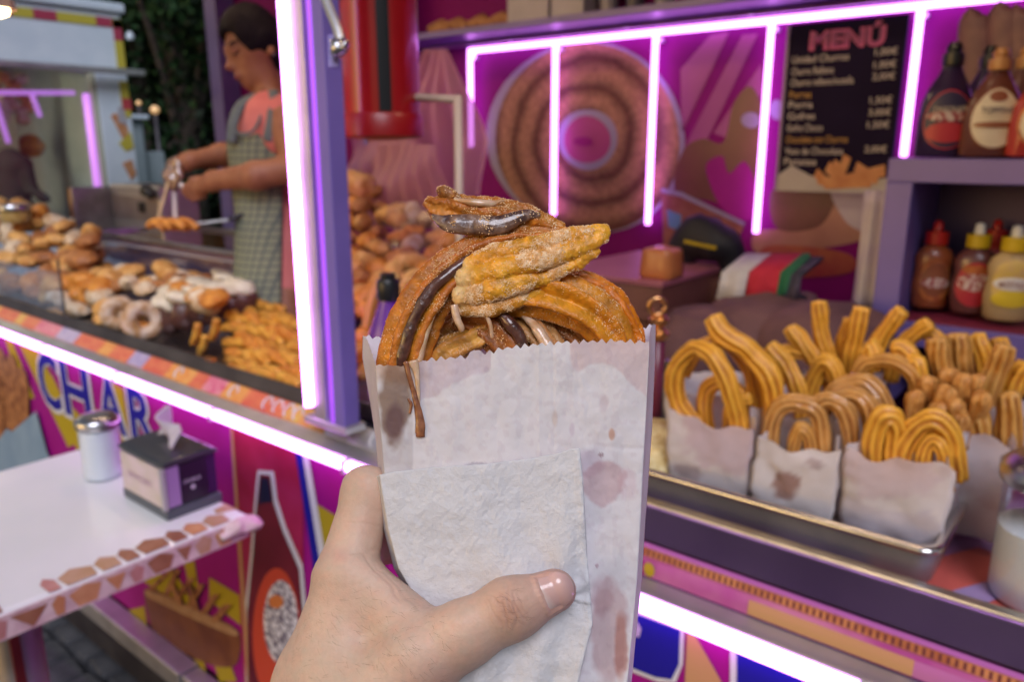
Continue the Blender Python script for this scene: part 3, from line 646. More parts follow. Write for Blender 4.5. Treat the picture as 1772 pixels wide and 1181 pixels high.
bottle(1790, 272, 92, ZS-.02, 92, B_red, C_red, 'syrup', 'red syrup bottle on top of the lilac shelf, cut off by the picture edge', [(.34, .25, .95, LO), (.34, .22, .8, LW)])
bottle(1690, 268, 80, 1.80, 80, B_dark, BLACK, 'syrup', 'dark bottle behind the cream labelled syrup bottle', [])
bottle(1752, 268, 82, 1.80, 78, B_choc, C_gold, 'syrup', 'brown bottle with gold cap behind the red syrup bottle', [])
for k, (px_, y0) in enumerate(((1690, 20), (1740, 10), (1768, 15))):     # brown serving paddles behind
    a = PY(px_-30, y0+190, 1.84); b2 = PY(px_, y0, 1.84)
    e = empty('brown_pack', (a[0], 1.83, 1.4795), ('tall brown wrapped pack behind the syrup bottles, left of three', 'tall brown wrapped pack behind the syrup bottles, middle of three', 'tall brown wrapped pack behind the syrup bottles, right of three')[k], 'pack', 'tall packs behind the syrup bottles')
    V, Fs = sweep([(a[0]+.02, 1.835, 1.482), (a[0]+.025, 1.836, 1.60), (b2[0], 1.838, b2[2]-.02), (b2[0]+.004, 1.838, b2[2])], [.035, .038, .03, .008], 12, seg=14, flat=.35, n0=(1, 0, 0))
    mk('pack_body', V, Fs, M('pack_brown', (.13, .05, .07), (.2, .09, .1), .5, 20), e)
bottle(1606, 530, 382, 1.70, 64, B_car, C_red, 'squeeze', 'amber squeeze bottle with a red nozzle cap inside the lilac shelf', [(.32, .24, .9, LO), (.34, .20, .75, LT), (.30, .06, .7, LM)], rz=.5)
bottle(1676, 540, 386, 1.69, 66, B_br, C_yel, 'squeeze', 'brown squeeze bottle with a yellow and white cap inside the lilac shelf', [(.33, .25, 1.0, LR), (.36, .10, .9, LM), (.50, .05, .7, LO)], rz=.3)
bottle(1738, 552, 390, 1.66, 76, B_must, C_yel, 'squeeze', 'cream mustard bottle with a yellow cap inside the lilac shelf', [(.42, .24, .95, LY), (.40, .07, .85, WPRINT), (.24, .09, .8, M('label_yel', (.68, .52, .03), None, .4))], rz=.3, text=('MOSTAZA', .40, .03, LT))
bottle(1708, 520, 380, 1.80, 58, B_red, C_red, 'squeeze', 'red capped bottle half hidden behind the mustard bottle', [(.3, .2, .9, LW)])
bottle(1772, 530, 388, 1.78, 58, B_must, C_yel, 'squeeze', 'pale bottle with a yellow cap behind the mustard bottle at the right edge', [(.3, .2, .9, LY)])

# ------------------------------------------------------------------ things on the work top in the middle
tag(box('work_top', (-1.6, 1.40, .95), (-.40, 2.19, .99), M('work_top', (.16, .08, .16), (.22, .12, .2), .4, 6), None, .003), 'low mauve work top behind the counter in the middle of the stall', 'work top')
YC = 1.42; cz = PY(1146, 489, YC); cx_ = cz[0]; zt = cz[2]
bx = empty('brown_crate', (cx_-.2, YC+.2, 1.0), 'brown wooden box with a rosy lit top behind the bitten churros', 'box')
WD = M('brown_board', (.15, .055, .045), (.20, .08, .06), .5, 9, .1, 50)
box('box_top', (cx_-.30, YC, zt-.012), (cx_, YC+.42, zt), M('box_top', (.34, .10, .14), (.4, .14, .18), .45, 6), bx, .002)  # pink light on the top is painted into its colour
box('box_side', (cx_-.298, YC+.003, zt-.085), (cx_-.003, YC+.417, zt-.0125), WD, bx, .002)
box('box_foot', (cx_-.28, YC+.02, .99), (cx_-.02, YC+.10, zt-.0855), WD, bx, .002); box('box_foot', (cx_-.10, YC+.12, .99), (cx_-.02, YC+.40, zt-.0855), M('foot_lilac', (.3, .28, .45), None, .5), bx, .002)
q = PY(1141, 470, YC+.05)
V, Fs = sweep([(q[0], YC+.06, zt+.001), (q[0], YC+.06, zt+.012), (q[0], YC+.06, zt+.055), (q[0], YC+.06, zt+.062)], [.036, .038, .034, .028], 16, prof=lambda t: 1/np.maximum(abs(np.cos(t)), abs(np.sin(t)))**.75, seg=10)
tag(mk('orange_tub', V, Fs, M('orange_tub', (.60, .20, .06), None, .3, trans=.15, coat=.3)), 'small orange plastic tub on the brown box, glinting at its top', 'tub')
q = PY(1218, 440, 1.72)
V, Fs = sweep([(q[0]-.07, 1.72, q[2]-.03), (q[0]-.02, 1.72, q[2]+.04), (q[0]+.05, 1.72, q[2]+.02), (q[0]+.08, 1.72, q[2]-.03)], [.03, .055, .05, .02], 12, seg=14)
V = V+(fbm(V, 18)*.012)[:, None]; bg_ = mk('black_bag', V, Fs, M('black_cloth', (.012, .012, .02), None, .6)); tag(bg_, 'crumpled black bag with yellow marks behind the orange tub', 'bag')
bar('yellow_mark', (q[0]-.02, 1.655, q[2]+.035), (q[0]+.06, 1.655, q[2]+.025), .006, .008, YELLOW, bg_, .001)
box('bag_stand', (q[0]-.08, 1.66, .99), (q[0]+.08, 1.8, q[2]-.05), WD, bg_, .002)
tw = empty('folded_towel', (-.6, 1.5, 1.2), 'folded towel in white, red and green lying over a brown sack', 'towel')
for k, (x0, x1, m) in enumerate(((1246, 1292, M('towel_white', (.50, .48, .50), (.6, .58, .6), .8, 30, .4, 200)), (1292, 1348, M('towel_red', (.42, .01, .03), (.5, .02, .05), .8, 30, .4, 200)), (1348, 1360, M('towel_green', (.02, .14, .06), None, .8)), (1360, 1384, M('towel_dark', (.03, .03, .05), (.08, .06, .1), .8, 40)))):
    V = []; Fs = []; n = 10
    for i in range(n+1):
        for (yy, dz) in ((444, 0), (470, .0), (515, 0), (521, 0)):
            u = i/n; p = PY(x0+(x1-x0)*u, yy+(8*math.sin(u*3+k) if yy > 500 else 0)+ (6 if k == 3 else 0), 1.52)
            back = {444: .10, 470: .02, 515: 0, 521: .03}[yy]
            V.append((p[0]+back*.2, 1.50+back+.004*math.sin(u*7+k*2), p[2]))
    for i in range(n):
        for j in range(3): Fs.append((i*4+j, i*4+j+1, (i+1)*4+j+1, (i+1)*4+j))
    o = mk('towel_band', V, Fs, m, tw); o.modifiers.new('s', 'SOLIDIFY').thickness = .012
sk = M('sack_brown', (.10, .045, .055), (.17, .08, .08), .8, 14, .5, 60)
for i, (px_, py_, Y, rx, rz_, lb) in enumerate(((1225, 575, 1.42, .11, .075, 'round brown sack left of three behind the churro bags'), (1320, 560, 1.50, .13, .085, 'round brown sack under the red and white towel'), (1425, 575, 1.46, .12, .075, 'round brown sack with a red mark, right of three behind the churro bags'))):
    c = PY(px_, py_, Y); V, Fs = sweep([(c[0], Y, .992), (c[0], Y, 1.02), (c[0], Y, c[2]-.02), (c[0], Y, c[2]+rz_*.5), (c[0], Y, c[2]+rz_*.72)], [rx*.8, rx, rx*1.05, rx*.7, rx*.15], 20, seg=16)
    V = V+(fbm(V, 14)*.012)[:, None]; tag(mk('brown_sack', V, Fs, sk), lb, 'sack', 'brown sacks on the work top')
# brass topped lever
lv = empty('brass_lever', (-.70, 1.08, 1.03), 'upright dark red lever with a brass knob and ring beside the held bag', 'lever')
lc = PY(1138, 600, 1.08); xL = lc[0]
BRASS = M('brass', (.60, .30, .12), (.72, .40, .18), .3, 20, metal=1)
tube('lever_rod', [(xL, 1.08, 1.03), (xL, 1.08, PY(1138, 590, 1.08)[2])], .012, M('lever_red', (.14, .02, .05), None, .3), lv, n=14)
z0 = PY(1138, 590, 1.08)[2]
lathe('brass_knob', [(.010, 0), (.017, .006), (.018, .014), (.010, .020), (.008, .023), (.015, .028), (.016, .036), (.009, .042)], (xL, 1.08, z0), BRASS, lv, 20)
V, Fs = sweep([(xL-.004+.013*rt[0]*math.cos(a), 1.08+.013*rt[1]*math.cos(a), z0+.055+.013*math.sin(a)) for a in np.linspace(0, 2*math.pi, 17)], .004, 8, seg=33)
mk('brass_ring', V, Fs, BRASS, lv)
# purple bottle in front of the heap
b0 = AT(676, 610, 1.02)
e = empty('purple_bottle', (0, 0, 0), 'purple bottle with a black cap behind the left churro arch', 'bottle')
lathe('bottle_body', [(.030, -.06), (.032, -.03), (.029, .02), (.020, .045), (.013, .065), (.012, .07)], (0, 0, 0), M('body_violet', (.13, .02, .28), None, .25, coat=.3), e, 24)
lathe('cap', [(.014, .0705), (.015, .074), (.015, .093), (.013, .097), (.010, .097), (.010, .104)], (0, 0, 0), BLACK, e, 20)
e.location = b0

# ================================================================== TRAY, PAPER BAGS, CHURROS
def ridged(n_l, dep): return lambda t: 1-dep*(.5+.5*np.cos(n_l*t))**1.5
CH_GOLD = M('churro_gold', (.36, .10, .008), (.66, .28, .02), .36, 28, .6, 260, sss=.0, pointy=(.80, .40, .045), spec=.5)  # brighter pointy colours paint in the light catching the ridges
CH_BROWN = M('churro_brown', (.26, .075, .010), (.50, .20, .025), .36, 45, .45, 300, pointy=(.62, .32, .08), spec=.45)
CH_GLAZE = M('churro_choc_glaze', (.16, .04, .012), (.50, .21, .04), .2, 25, .3, 200, pointy=(.58, .30, .09), coat=.3)
def churro(pts, r, mat, label, group='churros standing in the small paper bags', lobes=7, n=28, seg=None, name='churro', parent=None, tw=0., dep=.34, rough=.0010, ends=True):
    P = [PY(*p) for p in pts]; P = np.array(P)
    L = sum(np.linalg.norm(P[i+1]-P[i]) for i in range(len(P)-1)); seg = seg or max(10, int(L/.005))
    V, Fs = sweep(P, r, n, prof=ridged(lobes, dep), seg=seg, twist=tw)
    sd0 = int(pts[0][0]) % 50; V = V + np.stack([fbm(V, 38, 3, sd0), fbm(V, 38, 3, sd0+7), fbm(V, 38, 3, sd0+13)], 1)*rough*2.1
    o = mk(name, V, Fs, mat, parent)
    if label: tag(o, label, 'churro', group)
    return o
tr = empty('steel_tray', (-.4, 1.0, 1.03), 'shallow steel tray under the bagged churros on the counter', 'tray')
TX0, TX1, TY0, TY1, TZ = -.66, -.118, .862, 1.30, 1.082
box('tray_floor', (TX0+.02, TY0+.02, 1.0325), (TX1-.02, TY1-.02, 1.036), STEEL, tr, 0)
def tray_ring(off, z): 
    r = .022; pts = []
    for (cx, cy, a0) in ((TX1-off-r, TY0+off+r, -90), (TX1-off-r, TY1-off-r, 0), (TX0+off+r, TY1-off-r, 90), (TX0+off+r, TY0+off+r, 180)):
        for k in range(7): a = R(a0+15*k); pts.append((cx+r*math.cos(a), cy+r*math.sin(a), z))
    return pts
def rings(name, specs, mat, parent):
    V = []; 
    for off, z in specs: V += tray_ring(off, z)
    n = 28; Fs = [(i*n+j, i*n+(j+1) % n, (i+1)*n+(j+1) % n, (i+1)*n+j) for i in range(len(specs)-1) for j in range(n)]
    return mk(name, V, Fs, mat, parent)
DST = M('dark_steel', (.24, .24, .27), (.33, .33, .36), .38, 12, .05, 100, metal=.55)
rings('tray_wall', [(.012, 1.0315), (.008, 1.036), (.003, TZ-.006)], DST, tr); rings('tray_inner_wall', [(.013, 1.038), (.009, TZ-.004)], STEEL, tr)
rings('tray_rim', [(.002, TZ-.008), (-.002, TZ-.004), (-.001, TZ), (.004, TZ+.0015), (.009, TZ), (.010, TZ-.005)], M('rim_steel', (.72, .70, .68), (.8, .78, .76), .18, 30, metal=1), tr)
# sugar heap in the tray and steel cup behind
c = PY(1150, 800, .97)
V, Fs = sweep([(c[0]-.02, .98, 1.037), (c[0]-.02, .98, 1.06), (c[0]-.02, .98, 1.088), (c[0]-.02, .98, 1.10)], [.095, .085, .06, .015], 40, seg=30)
V = V + (fbm(V, 120, 3)*.004)[:, None]
tag(mk('chopped_almonds', V, Fs, M('almond_heap', (.62, .44, .16), (.80, .66, .36), .7, 160, .6, 400)), 'heap of pale yellow sugar crumbs in the steel tray left of the bags', 'sugar', kind='stuff')
c = PY(1148, 735, 1.14)
e = empty('steel_cup', (c[0], 1.14, 1.036), 'grey steel cup standing in the tray behind the sugar heap', 'cup')
lathe('cup_body', [(.045, 0), (.048, .05), (.050, .10), (.052, .104), (.047, .103), (.044, .01)], (c[0]-.02, 1.14, 1.036), STEEL, e, 28)

BAGP = paper_mat('bag_paper', (.90, .86, .90), .40, 'col', 40, 160, .35, .001)
def paper_bag(cx, cy, w, d, h, rz, label, seed=0, z=1.037, stains=(), group='small white paper bags of churros in the tray', lean=0, fl=.0):
    rr_ = random.Random(seed); nu, nv = 72, 26
    V = np.zeros((nv, nu, 3)); C = np.ones((nv, nu, 3)); c, s = math.cos(rz), math.sin(rz)
    for j in range(nu):
        t = j/nu*4; k = int(t); f = t-k
        P4 = [(-w/2, -d/2), (w/2, -d/2), (w/2, d/2), (-w/2, d/2)]
        a, b = P4[k], P4[(k+1) % 4]; x = a[0]+(b[0]-a[0])*f; y = a[1]+(b[1]-a[1])*f
        if k in (1, 3): x += (-1 if k == 1 else 1)*.16*w*(1-abs(2*f-1))          # side gusset folds in
        for i in range(nv):
            v = i/(nv-1); fl_ = 1+fl*v; taper = .93+.07*min(1, v*4)
            bul = (.05*d*math.sin(math.pi*v)*math.sin(math.pi*f))*(-1 if k == 0 else 1 if k == 2 else 0)
            X, Y_ = x*fl_*taper, y*fl_*taper+bul
            top = h*(1+.05*math.sin(j*.35+seed)+.03*math.sin(j*.9+seed*2)+(.16 if 1.0 < t < 3.0 else 0)*min(1, (t-1)*2, (3-t)*2)) if i > 0 else h
            zt_ = v*top
            V[i, j] = (cx+X*c-Y_*s+lean*v, cy+X*s+Y_*c, z+zt_)
    Q = V.reshape(-1, 3); Q[:, :2] += (fbm(Q, 45, 3, seed)*.0028)[:, None]
    Cc = C.reshape(-1, 3)
    for (u, v, ru, rv, colr) in stains:
        U = (np.arange(nu)/nu*4)[None, :].repeat(nv, 0).ravel(); W_ = (np.arange(nv)/(nv-1))[:, None].repeat(nu, 1).ravel()
        dd = np.sqrt(((U-u)/ru)**2+((W_-v)/rv)**2)+fbm(Q, 70, 2, seed+3)*.35; m = np.clip((1.15-dd)*4, 0, 1)[:, None]
        Cc = Cc*(1-m)+np.array(colr)*m
    Fs = [(i*nu+j, i*nu+(j+1) % nu, (i+1)*nu+(j+1) % nu, (i+1)*nu+j) for i in range(nv-1) for j in range(nu)]
    Fs.append(tuple(range(nu-1, -1, -1)))
    o = mk('paper_bag', Q, Fs, BAGP); set_col(o, Cc); return tag(o, label, 'paper bag', group)
gr = (.70, .62, .62); brn = (.50, .34, .30)
PB = paper_bag
PB(-.412, .958, .108, .075, .112, .10, 'white paper bag at the left front of the tray, with the big golden loops', 1, stains=((.75, .75, .5, .35, (.86, .76, .82)), (.3, .3, .2, .1, gr)), fl=.14)
PB(-.296, .958, .100, .075, .104, .06, 'middle front paper bag with a brown stain, holding brown glazed arches', 2, stains=((.42, .55, .16, .15, brn), (.75, .85, .1, .06, gr), (.35, .45, .06, .1, brn)), fl=.06)
PB(-.181, .960, .112, .080, .118, .02, 'right front paper bag with a small dark spot near its base', 3, stains=((.55, .30, .07, .06, brn), (.35, .95, .5, .35, (.88, .80, .84)), (.5, .3, .6, .2, (.85, .83, .9))), fl=.05)
PB(-.138, 1.058, .112, .075, .128, .05, 'paper bag right behind the front right bag, holding ridged sticks', 4, stains=((.5, .8, .6, .4, (.90, .84, .84)),), fl=.04)
PB(-.140, 1.18, .11, .07, .115, .0, 'paper bag at the back right corner of the tray', 5, fl=.05)
PB(-.345, 1.075, .11, .07, .118, .1, 'paper bag in the second row behind the brown glazed arches', 6, fl=.05)
PB(-.33, 1.19, .12, .07, .11, .0, 'paper bag in the back row under the tall straight sticks', 7, fl=.05)
PB(-.50, 1.10, .10, .07, .10, .1, 'paper bag behind the front left bag, under the broad golden arch', 8, fl=.05)
G, Bn, Gl = CH_GOLD, CH_BROWN, CH_GLAZE
CL = [
 ([(1288, 770, .95), (1268, 690, .935), (1240, 625, .93), (1205, 603, .94), (1172, 640, .945), (1172, 690, .95), (1205, 740, .955), (1240, 800, .96)], .0132, G, 'large golden churro loop at the front left of the tray'),
 ([(1232, 548, .955), (1250, 578, .955), (1295, 608, .96), (1332, 655, .965), (1338, 720, .97), (1325, 800, .97)], .0138, G, 'thick golden churro whose blunt end sticks up above the left bag'),
 ([(1295, 790, .99), (1285, 700, .985), (1252, 662, .98), (1222, 680, .975), (1222, 730, .97), (1235, 800, .97)], .0115, G, 'smaller golden arch inside the large loop of the left bag'),
 ([(1182, 650, .985), (1210, 605, 1.0), (1255, 590, 1.0), (1300, 640, .995), (1310, 720, .99)], .0115, G, 'golden arch behind the large loop of the left bag'),
 ([(1330, 600, 1.02), (1362, 632, 1.02), (1382, 680, 1.02), (1390, 760, 1.02)], .0125, G, 'golden churro curving down between the left and middle bags'),
 ([(1265, 800, .965), (1262, 740, .962), (1270, 700, .962), (1300, 690, .97)], .010, G, 'short bright churro piece low inside the left bag'),
 ([(1330, 820, .955), (1334, 740, .95), (1352, 705, .95), (1385, 698, .955), (1418, 722, .96), (1428, 820, .965)], .0118, Gl, 'front brown glazed arch of the middle bag'),
 ([(1372, 830, .95), (1374, 770, .945), (1388, 742, .945), (1402, 770, .95), (1404, 830, .95)], .0085, Bn, 'small inner brown arch of the middle bag'),
 ([(1405, 702, .965), (1440, 692, .965), (1468, 722, .97), (1474, 820, .975)], .0112, Gl, 'second brown glazed arch of the middle bag'),
 ([(1440, 696, .99), (1478, 684, .99), (1505, 715, .99), (1512, 800, .99)], .0112, Gl, 'third brown glazed arch of the middle bag'),
 ([(1425, 700, 1.02), (1455, 668, 1.02), (1495, 662, 1.02), (1530, 700, 1.02), (1540, 770, 1.02)], .0112, Gl, 'glossy brown arch behind the middle bag'),
 ([(1430, 715, 1.0), (1445, 690, 1.0), (1480, 676, 1.01), (1520, 696, 1.01)], .008, Gl, 'thin glossy arch lying over the middle bag'),
 ([(1508, 830, .95), (1512, 760, .945), (1530, 722, .945), (1548, 738, .95), (1545, 830, .95)], .0135, G, 'stubby golden churro at the left of the right front bag'),
 ([(1556, 830, .955), (1564, 775, .95), (1592, 733, .95), (1625, 728, .955), (1648, 765, .96), (1656, 830, .965)], .0128, G, 'outer golden arch of the right front bag'),
 ([(1592, 850, .955), (1598, 785, .95), (1616, 763, .95), (1632, 785, .95), (1636, 850, .955)], .0095, G, 'inner golden arch of the right front bag'),
 ([(1418, 522, 1.13), (1421, 560, 1.13), (1430, 610, 1.13), (1440, 700, 1.13)], .0118, G, 'tallest straight churro stick, standing upright in the back row'),
 ([(1366, 566, 1.12), (1385, 590, 1.12), (1415, 630, 1.12), (1450, 690, 1.12)], .0120, G, 'churro stick leaning left beside the tallest stick'),
 ([(1300, 690, 1.12), (1310, 640, 1.12), (1345, 612, 1.12), (1395, 612, 1.12), (1430, 650, 1.12)], .0112, G, 'broad golden arch behind the left bag'),
 ([(1392, 720, 1.08), (1402, 670, 1.08), (1424, 628, 1.08), (1444, 640, 1.08), (1462, 690, 1.08)], .0125, G, 'pointed golden arch in front of the tallest stick'),
 ([(1492, 533, 1.13), (1482, 575, 1.13), (1472, 620, 1.13), (1460, 700, 1.13)], .0128, G, 'upright ridged stick right of the tallest stick'),
 ([(1470, 552, 1.15), (1460, 600, 1.15), (1452, 640, 1.15), (1445, 700, 1.15)], .0105, G, 'thin stick half hidden left of the ridged upright stick'),
 ([(1562, 538, 1.13), (1540, 565, 1.13), (1515, 602, 1.13), (1485, 680, 1.13)], .0120, G, 'churro stick leaning right beside the shelf'),
 ([(1500, 596, 1.08), (1508, 604, 1.08), (1512, 640, 1.08)], .0125, G, 'short stub with rounded end below the leaning right stick'),
 ([(1610, 560, 1.16), (1588, 575, 1.16), (1560, 600, 1.16), (1540, 660, 1.16)], .0115, G, 'stick lying toward the shelf at the back right'),
 ([(1545, 604, 1.09), (1565, 606, 1.09), (1590, 640, 1.09)], .0125, G, 'knobbly golden piece in the middle of the back row'),
 ([(1575, 640, 1.08), (1586, 625, 1.08), (1592, 680, 1.08)], .0115, G, 'small bright knob right of the knobbly piece'),
 ([(1480, 665, 1.07), (1495, 630, 1.07), (1535, 625, 1.07), (1580, 650, 1.07), (1592, 720, 1.07)], .0098, Bn, 'brown arch in the middle of the back rows'),
 ([(1620, 588, 1.11), (1625, 620, 1.11), (1640, 680, 1.11), (1650, 760, 1.11)], .0140, Bn, 'thick ridged brown stick behind the right front bag'),
 ([(1656, 578, 1.14), (1662, 620, 1.14), (1668, 680, 1.14), (1680, 740, 1.14)], .0140, Bn, 'tallest ridged brown stick at the right, standing straight'),
 ([(1690, 580, 1.17), (1702, 620, 1.17), (1712, 660, 1.17), (1722, 720, 1.17)], .0125, G, 'golden stick leaning slightly left at the back right'),
 ([(1742, 598, 1.10), (1728, 630, 1.10), (1702, 690, 1.10), (1685, 760, 1.10)], .0140, Bn, 'thick brown stick leaning right near the edge of the picture'),
 ([(1728, 585, 1.20), (1735, 620, 1.20), (1740, 700, 1.20)], .0125, G, 'upright golden stick at the back right corner'),
 ([(1775, 630, 1.12), (1758, 660, 1.12), (1740, 720, 1.12)], .0125, G, 'stick cut off by the right edge of the picture'),
 ([(1692, 712, 1.04), (1694, 745, 1.04), (1690, 790, 1.04), (1690, 850, 1.04)], .0135, Bn, 'short ridged stick just right of the right front bag'),
 ([(1746, 682, 1.06), (1748, 715, 1.06), (1745, 760, 1.06), (1745, 820, 1.06)], .0140, Bn, 'short ridged stick near the right edge beside the leaning one'),
 ([(1600, 575, 1.18), (1625, 590, 1.18), (1645, 640, 1.18)], .0105, G, 'curved piece behind the thick ridged brown stick'),
]
for i, (p, r, m, lb) in enumerate(CL): churro(p, [r*.92, r*1.08, r*random.uniform(.92, 1.05), r*1.1, r*random.uniform(.9, 1.06), r*.98], m, lb, tw=random.uniform(-1, 1))
SUGD = M('sugar_dough', (.40, .15, .025), (.64, .31, .08), .5, 90, .5, 300)
for i, (px_, py_, Y, r) in enumerate(((1583, 690, 1.03, .012), (1606, 664, 1.05, .013), (1637, 682, 1.03, .015), (1665, 662, 1.05, .013), (1690, 660, 1.06, .011), (1625, 712, 1.02, .014), (1655, 706, 1.02, .013), (1640, 650, 1.07, .012), (1700, 690, 1.03, .0125), (1662, 730, 1.01, .012))):
    c = PY(px_, py_, Y); r *= .92; V, Fs = sweep([(c[0]+random.uniform(-.012, .012), Y+.01, c[2]-r*3.2), (c[0], Y, c[2]-r*.5), (c[0], Y, c[2]+r*.5), (c[0], Y, c[2]+r*.85)], [r*.9, r, r*.85, r*.4], 28, seg=16, prof=ridged(6, .28))
    V = V+(fbm(V, 70, 2, i)*.002)[:, None]; tag(mk('dough_ball', V, Fs, SUGD), 'sugared dough ball behind the right front bag, '+('leftmost of the cluster', 'upper left, second from the left', 'in the very middle of the cluster', 'upper middle', 'upper right', 'lower left, just above the outer arch', 'lower middle', 'topmost of the cluster', 'rightmost of the cluster', 'lowest of the cluster')[i], 'dough ball', 'sugared dough balls behind the right front bag')
# glass sugar jars
def sugar_jar(x, y, z, r, h, label, fill):
    e = empty('sugar_jar', (x, y, z), label, 'sugar jar')
    lathe('jar_glass', [(r*.94, 0), (r, .006), (r*1.0, h*.72), (r*.98, h*.80)], (x, y, z), GLASS, e, 40)
    lathe('sugar', [(r*.95, .003), (r*.985, .008), (r*.985, h*fill), (r*.7, h*fill+.006), (r*.2, h*fill+.009)], (x, y, z), M('sugar_white', (.86, .86, .87), (.90, .90, .90), .8, 300, .4, 900), e, 36)
    lathe('jar_lid', [(r*1.08, 0), (r*1.12, .004), (r*1.12, h*.10), (r*.9, h*.16), (r*.5, h*.17)], (x, y, z+h*.80), STEEL, e, 40)
    return e
j = PZ(1716, 1045, 1.030); sugar_jar(j[0]+.050*rt[0], j[1]+.050*rt[1]+.01, 1.0295, .050, .165, 'glass sugar jar with a steel lid at the right edge of the counter', .50)

# ================================================================== LEFT TABLE
tb = empty('bar_table', (-1.35, .38, 0), 'tall white bar table edged with brown and pink cone print in front of the stall', 'table')
TT = M('table_white', (.78, .79, .80), (.84, .84, .85), .22, 5, .03, 30, coat=.3)
TXa, TXb, TYa, TYb, TZt = -1.63, -1.102, .10, .656, .90
box('table_top', (TXa, TYa, TZt-.040), (TXb, TYb, TZt), TT, tb, .007)
tpink = M('table_pink', (.55, .36, .38), (.72, .55, .55), .6, 40, .4, 80)
box('edge_cover', (TXb+.0015, TYa, TZt-.0385), (TXb+.0035, TYb-.004, TZt-.004), tpink, tb, 0)
cone = [M('cone_brown', (.26, .10, .05), (.36, .16, .09), .4, 30), M('cone_orange', (.52, .22, .10), (.62, .32, .16), .4, 30), M('cone_rose', (.45, .18, .17), (.55, .28, .25), .4, 30), M('cone_tan', (.45, .26, .14), (.5, .3, .2), .4, 30)]
rr = random.Random(11); yy = TYa+.01; k = 0
while yy < TYb-.03:
    w = rr.uniform(.016, .048); m = cone[rr.randrange(4)]
    # on the vertical edge
    pts = [(yy, rr.uniform(.010, .016)), (yy+w*.5, .003+rr.uniform(0, .004)), (yy+w, rr.uniform(.010, .018)), (yy+w*.8, .034), (yy+w*.25, .034)]
    if k % 3 == 0: pts = [(yy, .008), (yy+w, .010), (yy+w*.55, .035)]
    V = [(TXb+.0042+.0002*(k % 2), a, TZt-.001-b) for a, b in pts]; mk('printed_cone', V, [tuple(range(len(V)))], m, tb, False)
    # on the top along the edge
    m2 = cone[rr.randrange(4)]; V = [(TXb-.006-a*.5, yy+b*w, TZt+.0006+.0003*(k % 2)) for a, b in ((-.01, .05), (-.01, .95), (.050, 1.05), (.080, .5), (.05, .0))]
    if rr.random() < .95: mk('printed_cone', V, [tuple(range(5))], m2, tb, False)
    yy += w+rr.uniform(.003, .006); k += 1
xx = TXa+.02; k = 0
while xx < TXb-.05:       # far edge print
    w = rr.uniform(.02, .04); V = [(xx, TYb-.004, TZt+.0006), (xx+w, TYb-.004, TZt+.0006), (xx+w*.7, TYb-.035, TZt+.0006), (xx+w*.2, TYb-.03, TZt+.0006)]
    mk('printed_cone', V[::-1], [(0, 1, 2, 3)], cone[(k*2+1) % 4], tb, False); xx += w+.012; k += 1
V, Fs = sweep([(TXb+.002, TYb-.055, TZt-.018), (TXb+.006, TYb-.02, TZt-.012), (TXb+.006, TYb+.006, TZt-.018), (TXb-.012, TYb+.004, TZt-.030)], [.010, .014, .014, .009], 12, seg=14)
mk('crumpled_corner', V+(fbm(V, 60)*.007)[:, None], Fs, tpink, tb)
legx = PZ(48, 1100, .5)
lm = M('leg_metal', (.26, .24, .27), (.34, .32, .35), .5, 8, metal=.4)
LXc, LYc = -1.365, .40
pz = PY(38, 1120, .36); LXc, LYc = pz[0]-.02, .36
tube('table_leg', [(LXc, LYc, .03), (LXc, LYc, TZt-.041)], .036, lm, tb, n=20)
box('leg_stripe', (LXc+.030, LYc-.020, .03), (LXc+.0375, LYc-.006, TZt-.05), M('stripe_red', (.22, .03, .03), None, .4), tb, 0)
lathe('table_base', [(.24, 0), (.24, .012), (.05, .03)], (LXc, LYc, .018), DARKM, tb, 32)
sugar_jar(-1.450, .575, .9005, .034, .124, 'small glass sugar jar with a shiny lid on the white bar table', .76)
# napkin dispenser
c0 = np.array([PZ(204, 863, .9)[0], PZ(204, 863, .9)[1]]); c1 = np.array([PZ(292, 904, .9)[0], PZ(292, 904, .9)[1]]); c2 = np.array([PZ(404, 875, .9)[0], PZ(404, 875, .9)[1]])
NX0, NX1, NY0, NY1 = -1.330, -1.178, .556, .654
nd = empty('napkin_dispenser', ((NX0+NX1)/2, .605, .9005), 'black and clear napkin dispenser on the white bar table', 'napkin holder')
hz = .9005; HT = .112
box('holder_base', (NX0-.001, NY0-.001, hz), (NX1+.001, NY1+.001, hz+.018), M('holder_grey', (.06, .07, .085), None, .3), nd, .003)
box('holder_body', (NX0+.004, NY0+.003, hz+.0185), (NX1-.004, NY1-.003, hz+HT-.02), M('holder_violet', (.03, .012, .06), None, .2, coat=.5), nd, .002)
box('front_insert', (NX0+.008, NY0-.002, hz+.020), (NX1-.010, NY0+.002, hz+HT-.022), M('insert_cream', (.50, .42, .34), (.58, .46, .48), .35, 30, coat=.5), nd, .001)
box('insert_frame', (NX1-.009, NY0-.004, hz+.019), (NX1+.001, NY0+.004, hz+HT-.021), M('frame_grey', (.35, .33, .36), None, .35), nd, .001)
box('side_panel', (NX1-.004, NY0+.030, hz+.020), (NX1-.0015, NY1-.022, hz+HT-.022), M('panel_black', (.010, .006, .02), None, .3), nd, .0008)
box('side_frame', (NX1-.004, NY0+.006, hz+.020), (NX1-.0025, NY0+.028, hz+HT-.022), M('frame_lilac', (.30, .18, .40), None, .3), nd, .0005)
V = []; Fs = []; n = 12      # arched lid
for i in range(n+1):
    a = math.pi*i/n; yq = (NY0+NY1)/2-math.cos(a)*((NY1-NY0)/2+.001); zq = hz+HT-.019+math.sin(a)**.5*.011
    V += [(NX0-.001, yq, zq), (NX1+.001, yq, zq)]
for i in range(n): Fs.append((2*i, 2*i+1, 2*i+3, 2*i+2))
